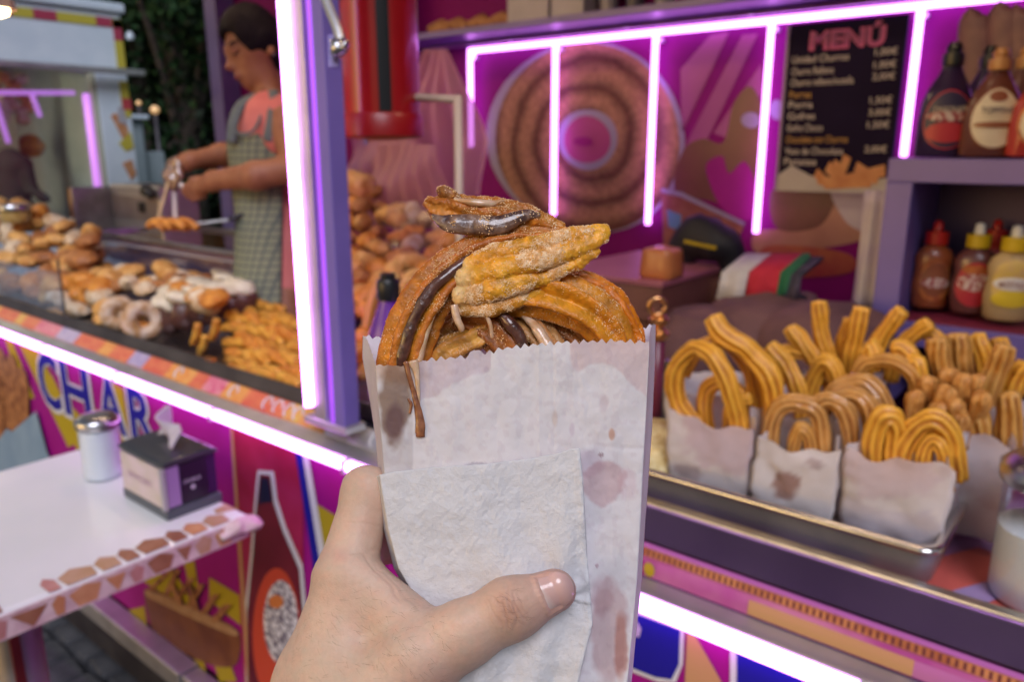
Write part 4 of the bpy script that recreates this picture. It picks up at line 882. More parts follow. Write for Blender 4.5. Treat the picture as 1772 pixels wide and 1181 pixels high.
Fs += [tuple(2*i for i in range(n+1)), tuple(2*i+1 for i in range(n, -1, -1)), (0, 2*n, 2*n+1, 1)]
bev(mk('holder_lid', V, Fs, M('lid_grey', (.03, .034, .045), None, .3, coat=.3), nd, False), .002)
letters('side_text', 'CHURROS', 0, .030, 0, .006, 0, M('text_grey', (.5, .45, .55), None, .4), nd, off=.01)
tx = nd.children[-1]; tx.matrix_parent_inverse = Matrix.Identity(4); tx.location = (NX1-.0008-nd.location.x, NY0+.034-nd.location.y, .055); tx.rotation_euler = (0, 0, R(90))
o = flat('side_mark', ellipse(0, 0, .004, .004, 14), 0, bpy.data.materials['text_grey'], nd); o.matrix_parent_inverse = Matrix.Identity(4); o.location = (NX1-.0008-nd.location.x, NY0+.049-nd.location.y, .045); o.rotation_euler = (0, 0, R(90))
letters('insert_text', 'GRACIAS', NX0+.03, NX1-.04, hz+.050, hz+.062, NY0-.003, M('text_rose', (.45, .3, .4), None, .4), nd, off=.01)
V = []; Fs = []
nf = LF(1.42)[0]
for i in range(15):
    for j in range(9):
        u, v = i/14, j/8
        x = NX0+.045+.085*u+.012*v; y = .605+.018*math.sin(u*5+v*2)*(1-v*.3)+.012*math.sin(u*11)*v; z = hz+HT+.000+v*(.052-.022*u**2)+.006*math.sin(u*7)*v
        V.append((x, y, z))
for i in range(14):
    for j in range(8): Fs.append((i*9+j, i*9+j+1, (i+1)*9+j+1, (i+1)*9+j))
o = mk('napkin_sheet', V, Fs, paper_mat('napkin_small', (.72, .70, .74), .4, None, 40, 300, .4), nd); o.modifiers.new('s', 'SOLIDIFY').thickness = .0012

# ================================================================== DISPLAY CASE AND PASTRIES
dc = empty('display_case', (-2.1, 1.1, 1.0), 'long low steel and glass display case full of pastries on the counter', 'display case')
CX0, CX1, CY0, CY1 = -3.25, -1.20, .864, 1.27
box('case_base', (CX0, CY0, .992), (CX1, CY1, 1.020), STEEL, dc, .002)
box('back_glass', (CX0, CY1-.004, 1.02), (CX1, CY1, 1.165), GLASS, dc, 0)
box('glass_edge', (CX0, CY1-.005, 1.1652), (CX1, CY1+.001, 1.170), M('glass_edge', (.45, .45, .5), None, .2), dc, .001)
box('end_glass', (CX1-.004, CY0+.004, 1.0205), (CX1, CY1-.006, 1.21), GLASS, dc, 0)
box('end_frame', (CX1-.006, CY0-.002, 1.0475), (CX1+.004, CY0+.007, 1.215), ALU, dc, .001)
box('front_glass', (CX0, CY0, 1.0475), (-2.30, CY0+.004, 1.16), GLASS, dc, 0)
box('glass_edge', (-2.299, CY0-.001, 1.0475), (-2.294, CY0+.005, 1.20), DARKM, dc, .001)
box('front_clip', (-1.56, CY0-.008, 1.046), (-1.53, CY0+.004, 1.054), BRASS, dc, .001)
PST = {
 'gold': M('pastry_gold', (.52, .22, .045), (.76, .46, .16), .5, 40, .4, 150), 'orange': M('pastry_orange', (.50, .16, .02), (.70, .30, .05), .45, 40, .4, 150),
 'pale': M('pastry_sugared', (.52, .33, .17), (.74, .64, .50), .7, 45, .4, 200), 'white': M('pastry_white', (.60, .52, .38), (.74, .68, .54), .7, 40, .4, 200),
 'choc': M('pastry_choc', (.07, .025, .02), (.13, .05, .04), .4, 40, .3, 150), 'fry': M('fried_stick', (.52, .20, .025), (.74, .40, .06), .45, 40, .4, 150), 'brown': M('pastry_brown', (.28, .10, .03), (.48, .20, .06), .5, 40, .4, 150)}
def pillow(c, L, W, H, yaw, tilt, mat, seed, name='pastry', label=None, group=None, cat='pastry', cream=None):
    n, seg = 16, 12
    t = np.linspace(-1, 1, seg); prof = (1-abs(t)**3.0)**.55+.02
    V, Fs = sweep([(x*L/2, 0, 0) for x in t], prof, n, seg=seg, n0=(0, 0, 1))
    V[:, 1] *= W/2; V[:, 2] *= H/2; V = V+(fbm(V, 45, 2, seed)*min(L, W, H)*.10)[:, None]
    M_ = np.array(Matrix.Rotation(yaw, 3, 'Z') @ Matrix.Rotation(tilt, 3, 'Y') @ Matrix.Rotation(random.uniform(-.4, .4), 3, 'X'))
    V = V@M_.T+np.array(c)
    o = mk(name, V, Fs, mat)
    if label: tag(o, label, cat, group)
    return o
def torus(c, Rr, r, nrm, mat, seed, label, group, name='ring_doughnut'):
    nrm = Vector(nrm).normalized(); a = nrm.orthogonal().normalized(); b = nrm.cross(a)
    V, Fs = sweep([tuple(Vector(c)+a*(Rr*math.cos(t))+b*(Rr*math.sin(t))) for t in np.linspace(0, 2*math.pi, 21)], r, 12, seg=40)
    return tag(mk(name, V+(fbm(V, 60, 2, seed)*.002)[:, None], Fs, mat), label, 'doughnut', group)
gl = 'golden fried pastries piled in the display case'
# piles given by where each piece is seen and how deep it lies: (x, y, Y, length, width, height, kind)
rr = random.Random(3)
lab = {'brown': 'dark golden pastry in the heap at the far left of the display case', 'gold': 'golden puffed pastry in the display case between the left heap and the ring doughnuts', 'pale': 'sugar dusted pastry in the middle of the display case', 'white': 'pale flat biscuit topping the chocolate pieces in the display case'}
spots = []
for row, (Y, y0) in enumerate(((1.22, 352), (1.19, 372), (1.15, 392), (1.11, 412), (1.07, 434), (1.03, 456), (.99, 480), (.95, 506), (.92, 530), (.895, 550))):
    for x in range(-90, 175 if row < 7 else 215, 30):
        yy = y0+max(0, x-20)*.42*(1 if row < 6 else .6)+max(0, 20-x)*.05+rr.uniform(-7, 7)
        spots.append((x+rr.uniform(-9, 9)+row*4, yy, Y, rr.choice(['gold', 'orange', 'brown', 'gold', 'pale', 'gold'])))
for i, (x, y, Y, k) in enumerate(spots):
    p = PY(x, y, Y)
    if p[2] < 1.035: continue
    pillow(p, rr.uniform(.075, .12), rr.uniform(.05, .075), rr.uniform(.04, .06), rr.uniform(-1, 1), rr.uniform(-.5, .5), PST[k], i, label='golden fried pastry in the tall heap at the left end of the display case', group='pastries heaped at the left end of the case')
for i, (x, y, Y, L, W, H, k, lb) in enumerate([
   (152, 418, 1.14, .12, .08, .05, 'brown', 'cream topped brown roll on the right slope of the left heap, upper one'), (140, 448, 1.10, .13, .09, .055, 'brown', 'cream topped brown roll on the right slope of the left heap, lower one'),
   (225, 472, 1.14, .13, .09, .05, 'gold', 'square golden puff behind the ring doughnuts, largest of its row'), (272, 490, 1.13, .11, .08, .045, 'pale', 'sugared golden puff right of the large square puff'),
   (322, 492, 1.12, .13, .07, .045, 'gold', 'long golden puff pastry behind the chocolate pieces'), (250, 500, 1.06, .13, .06, .04, 'pale', 'long sugared pastry lying just behind the ring doughnuts'),
   (190, 480, 1.05, .11, .08, .05, 'gold', 'golden puff pastry left of the long sugared pastry'), (145, 487, 1.02, .11, .09, .055, 'orange', 'orange round pastry between the left heap and the doughnuts'),
   (95, 495, .96, .11, .08, .06, 'gold', 'pale topped golden bun near the front glass, left of centre'), (172, 512, .98, .10, .07, .05, 'pale', 'powdered pastry just left of the ring doughnuts'),
   (133, 536, .93, .10, .06, .04, 'pale', 'flat powdered pastry at the front edge of the case'), (95, 545, .91, .09, .06, .04, 'gold', 'golden pastry at the front edge of the case, left of the flat powdered one'),
   (400, 480, 1.20, .15, .09, .022, 'white', 'pale flat pastry slab lying at the back glass of the case'), (440, 490, 1.20, .06, .05, .03, 'white', 'small crumbly piece beside the pale slab'),
   (178, 552, .90, .07, .05, .03, 'gold', 'small golden piece under the left ring doughnut')]):
    pillow(PY(x, y, Y), L, W, H, rr.uniform(-.3, .5), rr.uniform(-.2, .2), PST[k], i+100, label=lb, group='single pastries in the display case')
for i in range(34):                                       # loose filling between the named pieces
    x = rr.uniform(110, 370); Y = rr.uniform(.98, 1.22); y = 505-(Y-1.0)*190+(x-250)*.10+rr.uniform(-6, 6); p = PY(x, y, Y)
    pillow(p, rr.uniform(.08, .12), rr.uniform(.05, .07), rr.uniform(.035, .05), rr.uniform(-.8, .8), rr.uniform(-.3, .3), PST[rr.choice(['gold', 'orange', 'gold', 'pale', 'brown'])], i+700, label='golden pastry filling the back of the display case behind the biscuits', group='pastries filling the back of the case')
for i, (x, y, Y, Rr) in enumerate(((207, 543, .925, .030), (248, 556, .91, .033))):
    torus(PY(x, y, Y), Rr, .0185, (.93, -.30, .22), M('powdered_ring', (.42, .22, .08), (.66, .54, .42), .8, 45, .4, 300), i, ('powdered ring doughnut standing on edge, left of two', 'powdered ring doughnut standing on edge, right of two')[i], 'powdered ring doughnuts')
# biscuits with chocolate bottoms, leaning in a row
for i, (x, y, Y) in enumerate(((292, 536, .97), (318, 528, .98), (344, 520, 1.00), (368, 515, 1.02), (392, 512, 1.05), (416, 508, 1.08), (300, 520, 1.04), (350, 502, 1.08), (396, 498, 1.11))):
    p = PY(x, y, Y); e = empty('chocolate_biscuit', p, 'pale biscuit on a dark chocolate base, '+('first of the front row beside the ring doughnuts', 'second of the front row from the ring doughnuts', 'third of the front row from the doughnuts', 'fourth of the front row, mid way', 'fifth of the front row from the doughnuts', 'sixth of the front row, near the fried sticks', 'behind the first of the row', 'behind the third of the row', 'behind the fifth of the row')[i], 'biscuit', 'chocolate based biscuits in the display case')
    o = pillow((p[0], p[1], p[2]-.025), .07, .055, .085, .7, .35, PST['choc'], i, 'biscuit_base'); o.parent = e; o.matrix_parent_inverse = Matrix.Translation(-Vector(p))
    o = pillow((p[0], p[1], p[2]+.018), .085, .06, .030, .7, .25, PST['white'], i+40, 'biscuit_top'); o.parent = e; o.matrix_parent_inverse = Matrix.Translation(-Vector(p))
# fried sticks at the right end of the case
k = 0
for row, (Y, y0, n) in enumerate(((1.12, 535, 6), (1.08, 548, 7), (1.04, 562, 8), (1.00, 580, 8), (.965, 600, 8), (.935, 620, 8), (.905, 642, 8), (.885, 660, 6))):
    for i in range(n):
        x = 395+row*3+i*17+rr.uniform(-7, 7); y = y0+(i-3)*2.6+rr.uniform(-7, 7); p = PY(x, y, Y)
        if p[0] > CX1-.03: continue
        a = rr.uniform(-.35, .35) if row < 4 else rr.uniform(-.2, .3); L = rr.uniform(.10, .15)/2; d = Vector((math.cos(a)*.85, -math.sin(a)*.3-.12, rr.uniform(-.15, .2))).normalized()*L
        P3 = [Vector(p)-d, Vector(p)+Vector((0, 0, .006)), Vector(p)+d]
        P3 = [Vector((min(q.x, CX1-.012), max(q.y, CY0+.016), max(q.z, 1.032))) for q in P3]
        V, Fs = sweep(P3, [.010, .0155, .011], 12, prof=ridged(5, .25), seg=12, flat=.8); V = V+np.stack([fbm(V, 35, 2, k), fbm(V, 35, 2, k+5), fbm(V, 35, 2, k+9)], 1)*.005
        tag(mk('fried_stick', V, Fs, PST['fry' if rr.random() < .6 else 'orange']), 'orange yellow fried stick in the pile at the right end of the display case', 'fried stick', 'fried sticks piled in the display case'); k += 1
for i, (x, y) in enumerate(((340, 580), (352, 600), (372, 572), (345, 618), (365, 640))):
    p = PY(x, y, .92+.01*i); V, Fs = sweep([Vector(p)-Vector((.02, 0, .025)), p, Vector(p)+Vector((.012, 0, .028))], [.009, .011, .009], 10, prof=ridged(6, .22), seg=10)
    tag(mk('fried_stick', V, Fs, PST['fry']), 'bright yellow fried stub left of the fried stick pile, '+('highest', 'second highest', 'closest to the sticks', 'lower left', 'lowest')[i], 'fried stick', 'yellow fried stubs in the display case')
# glass jar of yellow sweets on the far left heap
p = PY(26, 372, 1.12); e = empty('sweet_jar', (p[0], 1.12, p[2]-.03), 'glass jar of yellow fritters with a shiny lid on the left heap', 'jar')
lathe('jar_glass', [(.050, 0), (.055, .01), (.055, .05)], (p[0], 1.12, p[2]-.03), GLASS, e, 28); lathe('fritters', [(.046, .003), (.051, .01), (.050, .042), (.03, .048)], (p[0], 1.12, p[2]-.03), M('fritter_yellow', (.65, .36, .06), (.8, .55, .2), .5, 60, .4, 100), e, 28)
lathe('jar_lid', [(.057, .0505), (.058, .056), (.052, .068), (.03, .072)], (p[0], 1.12, p[2]-.03), STEEL, e, 28)

# heap of fried dough right of the pillar, in its own glass case
hc = empty('fritter_case', (-.95, 1.1, 1.0), 'glass case with a heap of fried dough between the pillar and the held bag', 'display case')
box('case_base', (-.975, .87, 1.0295), (-.70, 1.38, 1.034), STEEL, hc, .001)
box('case_base', (-1.19, .912, 1.0), (-.976, 1.38, 1.032), STEEL, hc, .001)
box('front_rail', (-.9755, .866, 1.034), (-.74, .872, 1.040), DARKM, hc, .001)
ROD = M('beige_rod', (.55, .42, .34), None, .4)
pa, pb, pc = PY(706, 168, 1.0), PY(792, 172, 1.0), PY(790, 330, 1.0)
tube('frame_rod', [pa-np.array([.09, 0, 0]), pa, pb], .0065, ROD, hc, n=8, seg=6); tube('frame_rod', [(pb[0], 1.0, pb[2]+.006), (pb[0], 1.0, 1.034)], .0075, ROD, hc, n=8)
bar('rod_joint', (pa[0]-.05, 1.0, pa[2]), (pa[0]+.015, 1.0, pa[2]), .026, .034, M('joint_yellow', (.60, .45, .22), None, .4), hc, .004)
k = 0
for row, (Y, y0, xs) in enumerate(((1.32, 350, range(610, 780, 26)), (1.26, 372, range(606, 790, 28)), (1.20, 402, range(604, 790, 28)), (1.14, 430, range(604, 790, 28)), (1.09, 460, range(604, 770, 28)), (1.05, 492, range(604, 760, 28)), (1.01, 526, range(606, 740, 28)), (.98, 560, range(606, 720, 28)), (.95, 596, range(608, 710, 28)), (.93, 632, range(610, 700, 28)), (.91, 668, range(612, 690, 26)))):
    for x in xs:
        y = y0+rr.uniform(-9, 9)+max(0, x-650)*.42-(16 if x < 650 else 0); p = PY(x+rr.uniform(-8, 8), y, Y)
        if p[2] < 1.05: continue
        mt = rr.choice(['orange', 'gold', 'brown', 'gold', 'orange', 'pale' if x > 690 else 'orange'])
        o = pillow(p, rr.uniform(.05, .085), rr.uniform(.035, .05), rr.uniform(.032, .046), rr.uniform(-1.5, 1.5), rr.uniform(-.6, .6), PST[mt], k+300, 'fried_dough', 'piece of fried dough in the heap right of the lilac pillar', 'fried dough pieces heaped right of the pillar', 'fried dough'); k += 1
p = PY(618, 318, 1.12); pillow(p, .075, .065, .055, .3, .3, PST['gold'], 999, 'fried_dough', 'bright golden dough ball on top of the heap beside the pillar', None, 'fried dough')
V, Fs = sweep([PY(628, 640, .95), PY(636, 560, .95), PY(655, 495, .96), PY(690, 480, .97)], .011, 10, prof=ridged(6, .2), seg=20); tag(mk('curved_churro', V, Fs, CH_BROWN), 'curved brown churro standing in front of the dough heap', 'churro')
p = PY(655, 500, .98); pillow(p, .025, .02, .03, 0, 0, C_red, 5, 'red_stopper', 'small red stopper standing beside the purple bottle', None, 'stopper')
# pink translucent plastic bags hanging behind
pm = bpy.data.materials.new('plastic_bag'); pm.use_nodes = True; N = pm.node_tree.nodes; L = pm.node_tree.links; b = N['Principled BSDF']
b.inputs['Base Color'].default_value = (.72, .42, .42, 1); b.inputs['Roughness'].default_value = .28
t = N.new('ShaderNodeBsdfTranslucent'); t.inputs[0].default_value = (.75, .45, .5, 1); tr_ = N.new('ShaderNodeBsdfTransparent'); m1 = N.new('ShaderNodeMixShader'); m1.inputs[0].default_value = .5; m2 = N.new('ShaderNodeMixShader'); m2.inputs[0].default_value = .15
L.new(b.outputs[0], m1.inputs[1]); L.new(t.outputs[0], m1.inputs[2]); L.new(m1.outputs[0], m2.inputs[1]); L.new(tr_.outputs[0], m2.inputs[2]); L.new(m2.outputs[0], N['Material Output'].inputs[0])
def hang(x0, x1, y0, y1, Y, nf_, amp, label, sd, topn=.35):
    V = []; Fs = []; a, b_ = 60, 24
    for i in range(a+1):
        for j in range(b_+1):
            u, v = i/a, j/b_; wd = topn+(1-topn)*min(1, v*1.6)**.8; x = (x0+x1)/2+(u-.5)*(x1-x0)*wd
            y = y0+(y1-y0)*v+8*math.sin(u*9+sd)*v
            p = PY(x, y, Y); V.append((p[0], Y+amp*math.sin(u*nf_*6.28+sd+v*1.5)*(.35+.65*v)+.015*math.sin(v*7+u*4), p[2]))
    for i in range(a):
        for j in range(b_): q = i*(b_+1)+j; Fs.append((q, q+1, q+b_+2, q+b_+1))
    tag(mk('plastic_bag', V, Fs, pm), label, 'plastic bag', 'pink plastic bags hanging behind the dough heap')
hang(596, 728, 232, 355, 1.42, 5, .018, 'pink plastic bag hanging directly under the red cylinder', 1, .9)
hang(672, 836, 85, 345, 1.50, 4, .028, 'large gathered pink plastic bag right of the red cylinder', 2.2, .25)
hang(640, 775, 250, 400, 1.36, 6, .014, 'low crumpled pink plastic bag just behind the dough heap', 4, .8)
V = []; Fs = []                                           # crumpled glossy film over the heap
for i in range(31):
    for j in range(13):
        u, v = i/30, j/12; p = PY(672+110*u-30*v, 352+50*v+55*u*v, 1.22-.10*v); V.append(p+np.array([0, .010*math.sin(u*6+v*3), .006*math.sin(u*5-v*4)]))
for i in range(30):
    for j in range(12): Fs.append((i*13+j, i*13+j+1, (i+1)*13+j+1, (i+1)*13+j))
tag(mk('plastic_film', V, Fs, glass_mat('film', (.97, .88, .97), .12, .3)), 'crumpled clear film glinting purple over the dough heap', 'film')

# ================================================================== FRYER
FX, FY = -2.06, 1.02
fr_ = empty('fryer', (-2.2, 1.3, .99), 'steel fryer with a raised hood box at its left and a mauve lit front', 'fryer')
o1 = AT(168, 405, 2.28); zt = 1.25
q0 = PZ(165, 402, zt); q1 = PZ(405, 372, zt+.02); 
fx0, fy0 = q0[0], q0[1]
MAUVE = M('fryer_front', (.34, .22, .34), (.44, .30, .42), .35, 5, metal=.4)  # mauve light falling on the grey front is put into this colour
FW, FD = .42, .40     # body: along y and x
bx0, by0 = -2.42, 1.285; bx1 = -1.98
A0 = PY(165, 402, by0); A1 = PY(412, 402, by0)
box('fryer_body', (A0[0], by0, .95), (A1[0], by0+.34, A0[2]-.012), MAUVE, fr_, .006)
zt = A0[2]
for a, b in (((A0[0]-.01, by0-.006, zt), (A1[0]+.01, by0-.006, zt)), ((A0[0]-.01, by0+.34, zt), (A1[0]+.01, by0+.34, zt)), ((A0[0]-.004, by0, zt), (A0[0]-.004, by0+.335, zt)), ((A1[0]+.004, by0, zt), (A1[0]+.004, by0+.335, zt))):
    bar('fryer_rim', a, b, .018, .014, STEEL, fr_, .003)
box('oil', (A0[0]+.01, by0+.006, zt-.011), (A1[0]-.01, by0+.33, zt-.005), M('dark_oil', (.09, .045, .02), None, .08), fr_, 0)
hb0 = PY(122, 325, by0+.05); hb1 = PY(278, 320, by0+.05); hb2 = PY(145, 398, by0+.05)
hx0, hx1 = hb0[0]-.02, hb0[0]+.36
box('hood_box', (hx0, by0+.05, zt-.2), (hx0+.02, by0+.36, hb0[2]), STEEL, fr_, .004)
box('hood_box', (hx0+.021, by0+.20, zt-.12), (hx0+.42, by0+.36, hb2[2]+.01+(hb0[2]-hb2[2])), M('hood_steel', (.40, .36, .34), (.52, .48, .46), .35, 8, metal=.6), fr_, .006)
box('hood_plate', (hx0+.03, by0+.196, zt+.03), (hx0+.40, by0+.1995, hb0[2]-.03), M('hood_plate', (.30, .24, .22), (.40, .34, .32), .3, 8, metal=.6), fr_, .002)
box('hood_catch', (hx0+.27, by0+.185, zt+.06), (hx0+.31, by0+.1955, zt+.10), BLACK, fr_, .003)
box('hood_lip', (hx0, by0+.045, zt+.03), (hx0+.012, by0+.0495, hb0[2]), BRASS, fr_, .001)
kb = PY(262, 335, by0+.19); V, Fs = sweep([(kb[0]-.03, by0+.18, kb[2]), (kb[0], by0+.17, kb[2]+.012), (kb[0]+.03, by0+.18, kb[2]-.01)], [.012, .024, .014], 12, seg=10); mk('fryer_knob', V, Fs, BLACK, fr_)
# pan handle / skimmer
hA, hB, hC = AT(300, 392, 2.02), AT(398, 380, 2.04), AT(438, 364, 2.06)
sk_ = empty('skimmer', hB, 'flat skimmer with a dark handle resting across the fryer', 'skimmer')
bar('skimmer_blade', hA, hB, .05, .006, STEEL, sk_, .001); bar('skimmer_handle', hB, hC, .014, .012, BLACK, sk_, .003)
for i in range(9):
    p = AT(268+i*7, 392+rr.uniform(-3, 3), 2.0+rr.uniform(-.03, .03)); V, Fs = sweep([p+np.array([-.03, 0, 0]), p+np.array([0, 0, .012]), p+np.array([.03, .01, -.004])], .010, 8, seg=8)
    tag(mk('frying_churro', V, Fs, PST['orange']), 'orange churro piece frying under the tongs', 'churro', 'churro pieces frying under the tongs')

# ================================================================== SIGNED DISTANCE BODIES
import openvdb
def sdf_mesh(prims, lo, hi, vox, k, cuts=(), kcut=3.0):
    lo = np.array(lo, float); hi = np.array(hi, float); dims = np.ceil((hi-lo)/vox).astype(int)+1
    D = np.full(dims, 1e3, np.float32)
    ax = [lo[i]+vox*np.arange(dims[i]) for i in range(3)]
    def ev(pr_, sl):
        X = ax[0][sl[0]][:, None, None].astype(np.float32); Y = ax[1][sl[1]][None, :, None].astype(np.float32); Z = ax[2][sl[2]][None, None, :].astype(np.float32)
        a, ra, b, rb = pr_[:4]; sc = pr_[4] if len(pr_) > 4 and pr_[4] is not None else (1, 1, 1)
        a = np.array(a, float); b = np.array(b, float); d = b-a; L2 = float((d*d).sum())+1e-9
        px, py, pz = X-a[0], Y-a[1], Z-a[2]; t = np.clip((px*d[0]+py*d[1]+pz*d[2])/L2, 0, 1)
        qx, qy, qz = (px-t*d[0])/sc[0], (py-t*d[1])/sc[1], (pz-t*d[2])/sc[2]
        return np.sqrt(qx*qx+qy*qy+qz*qz)-(ra+(rb-ra)*t)
    def slc(pr_, pad):
        a, ra, b, rb = pr_[:4]; sc = pr_[4] if len(pr_) > 4 and pr_[4] is not None else (1, 1, 1); m = np.array(sc)*max(ra, rb)+pad
        l = np.minimum(a, b)-m; h = np.maximum(a, b)+m
        return tuple(slice(max(0, int((l[i]-lo[i])/vox)), min(dims[i], max(0, int((h[i]-lo[i])/vox)+2))) for i in range(3))
    for p in prims:
        kk = p[5] if len(p) > 5 else k; sl = slc(p, kk*1.5+vox*3)
        if any(s.stop <= s.start for s in sl): continue
        d = ev(p, sl); c = D[sl]; h = np.clip(.5+.5*(c-d)/kk, 0, 1); D[sl] = c*(1-h)+d*h-kk*h*(1-h)
    for p in cuts:
        kk = p[5] if len(p) > 5 else kcut; sl = slc(p, kk*1.5+vox*2)
        if any(s.stop <= s.start for s in sl): continue
        d = -ev(p, sl); c = D[sl]; h = np.clip(.5-.5*(c-d)/kk, 0, 1); D[sl] = c*(1-h)+d*h+kk*h*(1-h)
    g_ = openvdb.FloatGrid(5.0); g_.copyFromArray(np.clip(D, -vox*4, vox*4)/vox)
    pts, tris, quads = g_.convertToPolygons(isovalue=0.0, adaptivity=0.0)
    P = np.asarray(pts)*vox+lo
    return P, np.asarray(quads)
def frame_mesh(name, P, Q, f0, mat, parent=None):
    f, s = f0
    W = CAM + fw*((f.t0)+P[:, 2:3]*s) + rt*((P[:, 0:1]-886)*s) - up*((P[:, 1:2]-590.5)*s)
    o = mk(name, W, Q, mat, parent); bm = bmesh.new(); bm.from_mesh(o.data); bmesh.ops.recalc_face_normals(bm, faces=bm.faces); bm.to_mesh(o.data); bm.free()
    o.data.polygons.foreach_set('use_smooth', [True]*len(o.data.polygons)); return o
def mkframe(t0):
    f, s = LF(t0); f.t0 = t0; return f, s

# ================================================================== VENDOR
FV = mkframe(2.12)
wp = empty('person', FV[0](470, 700, 40), 'woman vendor with dark hair, pink top and checked apron, looking down while frying dough', 'person')
SK = M('vendor_skin', (.30, .115, .055), (.36, .145, .075), .5, 40, .1, 300, sss=.1)
c = lambda *a: a
body = [
 c((448, 62, 0), 42, (452, 78, 0), 44, (1, 1.12, .9)),           # skull
 c((428, 84, 0), 32, (430, 118, 0), 27, (1, 1, .85)),           # face
 c((423, 139, 0), 12, (440, 134, 0), 18, (1, .9, 1)),            # chin
 c((402, 88, -4), 3.5, (394, 107, -6), 4.5, None, 6), c((394, 108, -6), 4.5, (402, 112, -6), 5, None, 6),   # nose
 c((404, 123, -8), 4, (404, 123, 0), 4, None, 5), c((406, 130, -8), 3.8, (408, 130, 0), 3.8, None, 4),           # lips
 c((406, 80, -18), 5, (402, 77, 4), 4, None, 8),                                                           # brow
 c((408, 90, -17), 4.5, (409, 90, -18), 4.5, None, 4),            # eyelid
 c((462, 92, -38), 4, (466, 102, -38), 7, (1, 1.2, .6), 4),              # ear
 c((455, 120, 4), 27, (470, 175, 6), 26), c((470, 175, 6), 26, (474, 200, 8), 34),                                     # neck
 c((474, 215, -20), 46, (474, 215, 45), 44), c((472, 250, 10), 62, (474, 320, 12), 58, (1, 1, .85)), c((474, 320, 12), 57, (478, 420, 12), 56, (1, 1, .9)), c((478, 420, 12), 58, (486, 560, 12), 72), c((486, 560, 12), 60, (486, 900, 12), 42),
 c((436, 212, 62), 27, (404, 262, 70), 22), c((404, 262, 70), 22, (372, 258, 40), 19), c((372, 258, 40), 20, (328, 278, 0), 14),          # far arm
 c((506, 222, -50), 30, (540, 308, -78), 24), c((540, 308, -78), 24, (470, 322, -84), 22), c((470, 322, -84), 22, (385, 321, -40), 15.5),      # near arm
 # near hand
 c((385, 321, -40), 16, (352, 326, -16), 15, (1, 1, .7)), c((352, 318, -20), 6, (330, 326, -20), 5.5, None, 3), c((352, 326, -17), 6, (326, 334, -17), 5.5, None, 3), c((354, 334, -14), 6, (330, 341, -13), 5.5, None, 3), c((358, 340, -11), 5.5, (338, 347, -10), 5, None, 3), c((362, 312, -16), 6, (342, 316, -24), 5.5, None, 3),
 # far hand (in the glove)
 c((328, 278, 0), 14, (304, 288, 0), 15, (1, 1, .7)), c((302, 280, 4), 6, (286, 300, 4), 5.5, None, 3), c((286, 300, 4), 5.5, (290, 318, 2), 5, None, 3), c((304, 288, -4), 6, (292, 306, -5), 5.5, None, 3), c((292, 306, -5), 5.5, (297, 324, -3), 5, None, 3), c((310, 294, -8), 5.5, (301, 312, -9), 5, None, 3), c((301, 312, -9), 5, (306, 326, -6), 4.5, None, 3), c((312, 284, -12), 6, (318, 306, -12), 5.5, None, 3), c((318, 306, -12), 5.5, (308, 320, -8), 5, None, 3),
]
def hr(p, th=R(17), ya=R(22)):        # the head bows down and turns a little to the customer
    x, y, z = p[0]-456, p[1]-100, p[2]; x, y = x*math.cos(th)+y*math.sin(th), -x*math.sin(th)+y*math.cos(th); x, z = x*math.cos(ya)-z*math.sin(ya), z*math.cos(ya)+x*math.sin(ya)
    return (x+456, y+100, z)
def hrp(p): return (hr(p[0]), p[1], hr(p[2]), p[3])+tuple(p[4:])
body_r = [hrp(p) if i < 10 else p for i, p in enumerate(body)]
P, Q = sdf_mesh(body_r, (270, 0, -110), (580, 900, 110), 2.6, 12, cuts=[c(hr((409, 93, -24)), 3.5, hr((416, 92, -24)), 3.5, None, 3)])
frame_mesh('body', P, Q, FV, SK, wp)
hair = [c((446, 56, 0), 50, (456, 70, 0), 49, (1, 1.02, .98)), c((472, 84, 4), 40, (478, 104, 6), 34), c((505, 84, 6), 20, (512, 92, 6), 19, None, 8)]
P, Q = sdf_mesh([hrp(p) for p in hair], (370, -10, -90), (580, 190, 90), 2.2, 12, cuts=[hrp(p) for p in [c((398, 78, -10), 27, (412, 130, -10), 38, (1, 1, 2.4), 6), c((450, 140, -50), 26, (440, 112, -55), 22, (1, 1, 1.2), 6)]])
V = P+(fbm(P, .05, 2, 4)*1.2)[:, None]; frame_mesh('hair', V, Q, FV, M('hair_dark', (.006, .004, .007), (.014, .009, .014), .65, 90, .3, 300, spec=.15), wp)
top_ = [c((474, 214, -22), 48.5, (474, 214, 46), 47), c((462, 236, -24), 40, (476, 236, 10), 44), c((472, 250, 10), 64.5, (474, 320, 12), 60.5, (1, 1, .86)), c((474, 320, 12), 59.5, (478, 420, 12), 58.5, (1, 1, .91)), c((478, 420, 12), 60.5, (484, 500, 12), 66), c((438, 212, 50), 30, (440, 240, 46), 32), c((500, 214, -42), 35, (500, 250, -42), 34), c((480, 225, -20), 40, (480, 225, 40), 40)]
P, Q = sdf_mesh(top_, (380, 160, -110), (580, 520, 110), 2.6, 10, cuts=[c((462, 168, -10), 30, (446, 186, -34), 19, (1, 1, 1), 5)])
frame_mesh('pink_top', P, Q, FV, M('coral_cloth', (.62, .16, .15), (.70, .22, .20), .8, 12, .3, 300), wp)
am = bpy.data.materials.new('checked_apron'); am.use_nodes = True; N = am.node_tree.nodes; L = am.node_tree.links; b = N['Principled BSDF']; b.inputs['Roughness'].default_value = .85
tc = N.new('ShaderNodeTexCoord'); sx_ = N.new('ShaderNodeSeparateXYZ'); L.new(tc.outputs['Object'], sx_.inputs[0])
ww = []
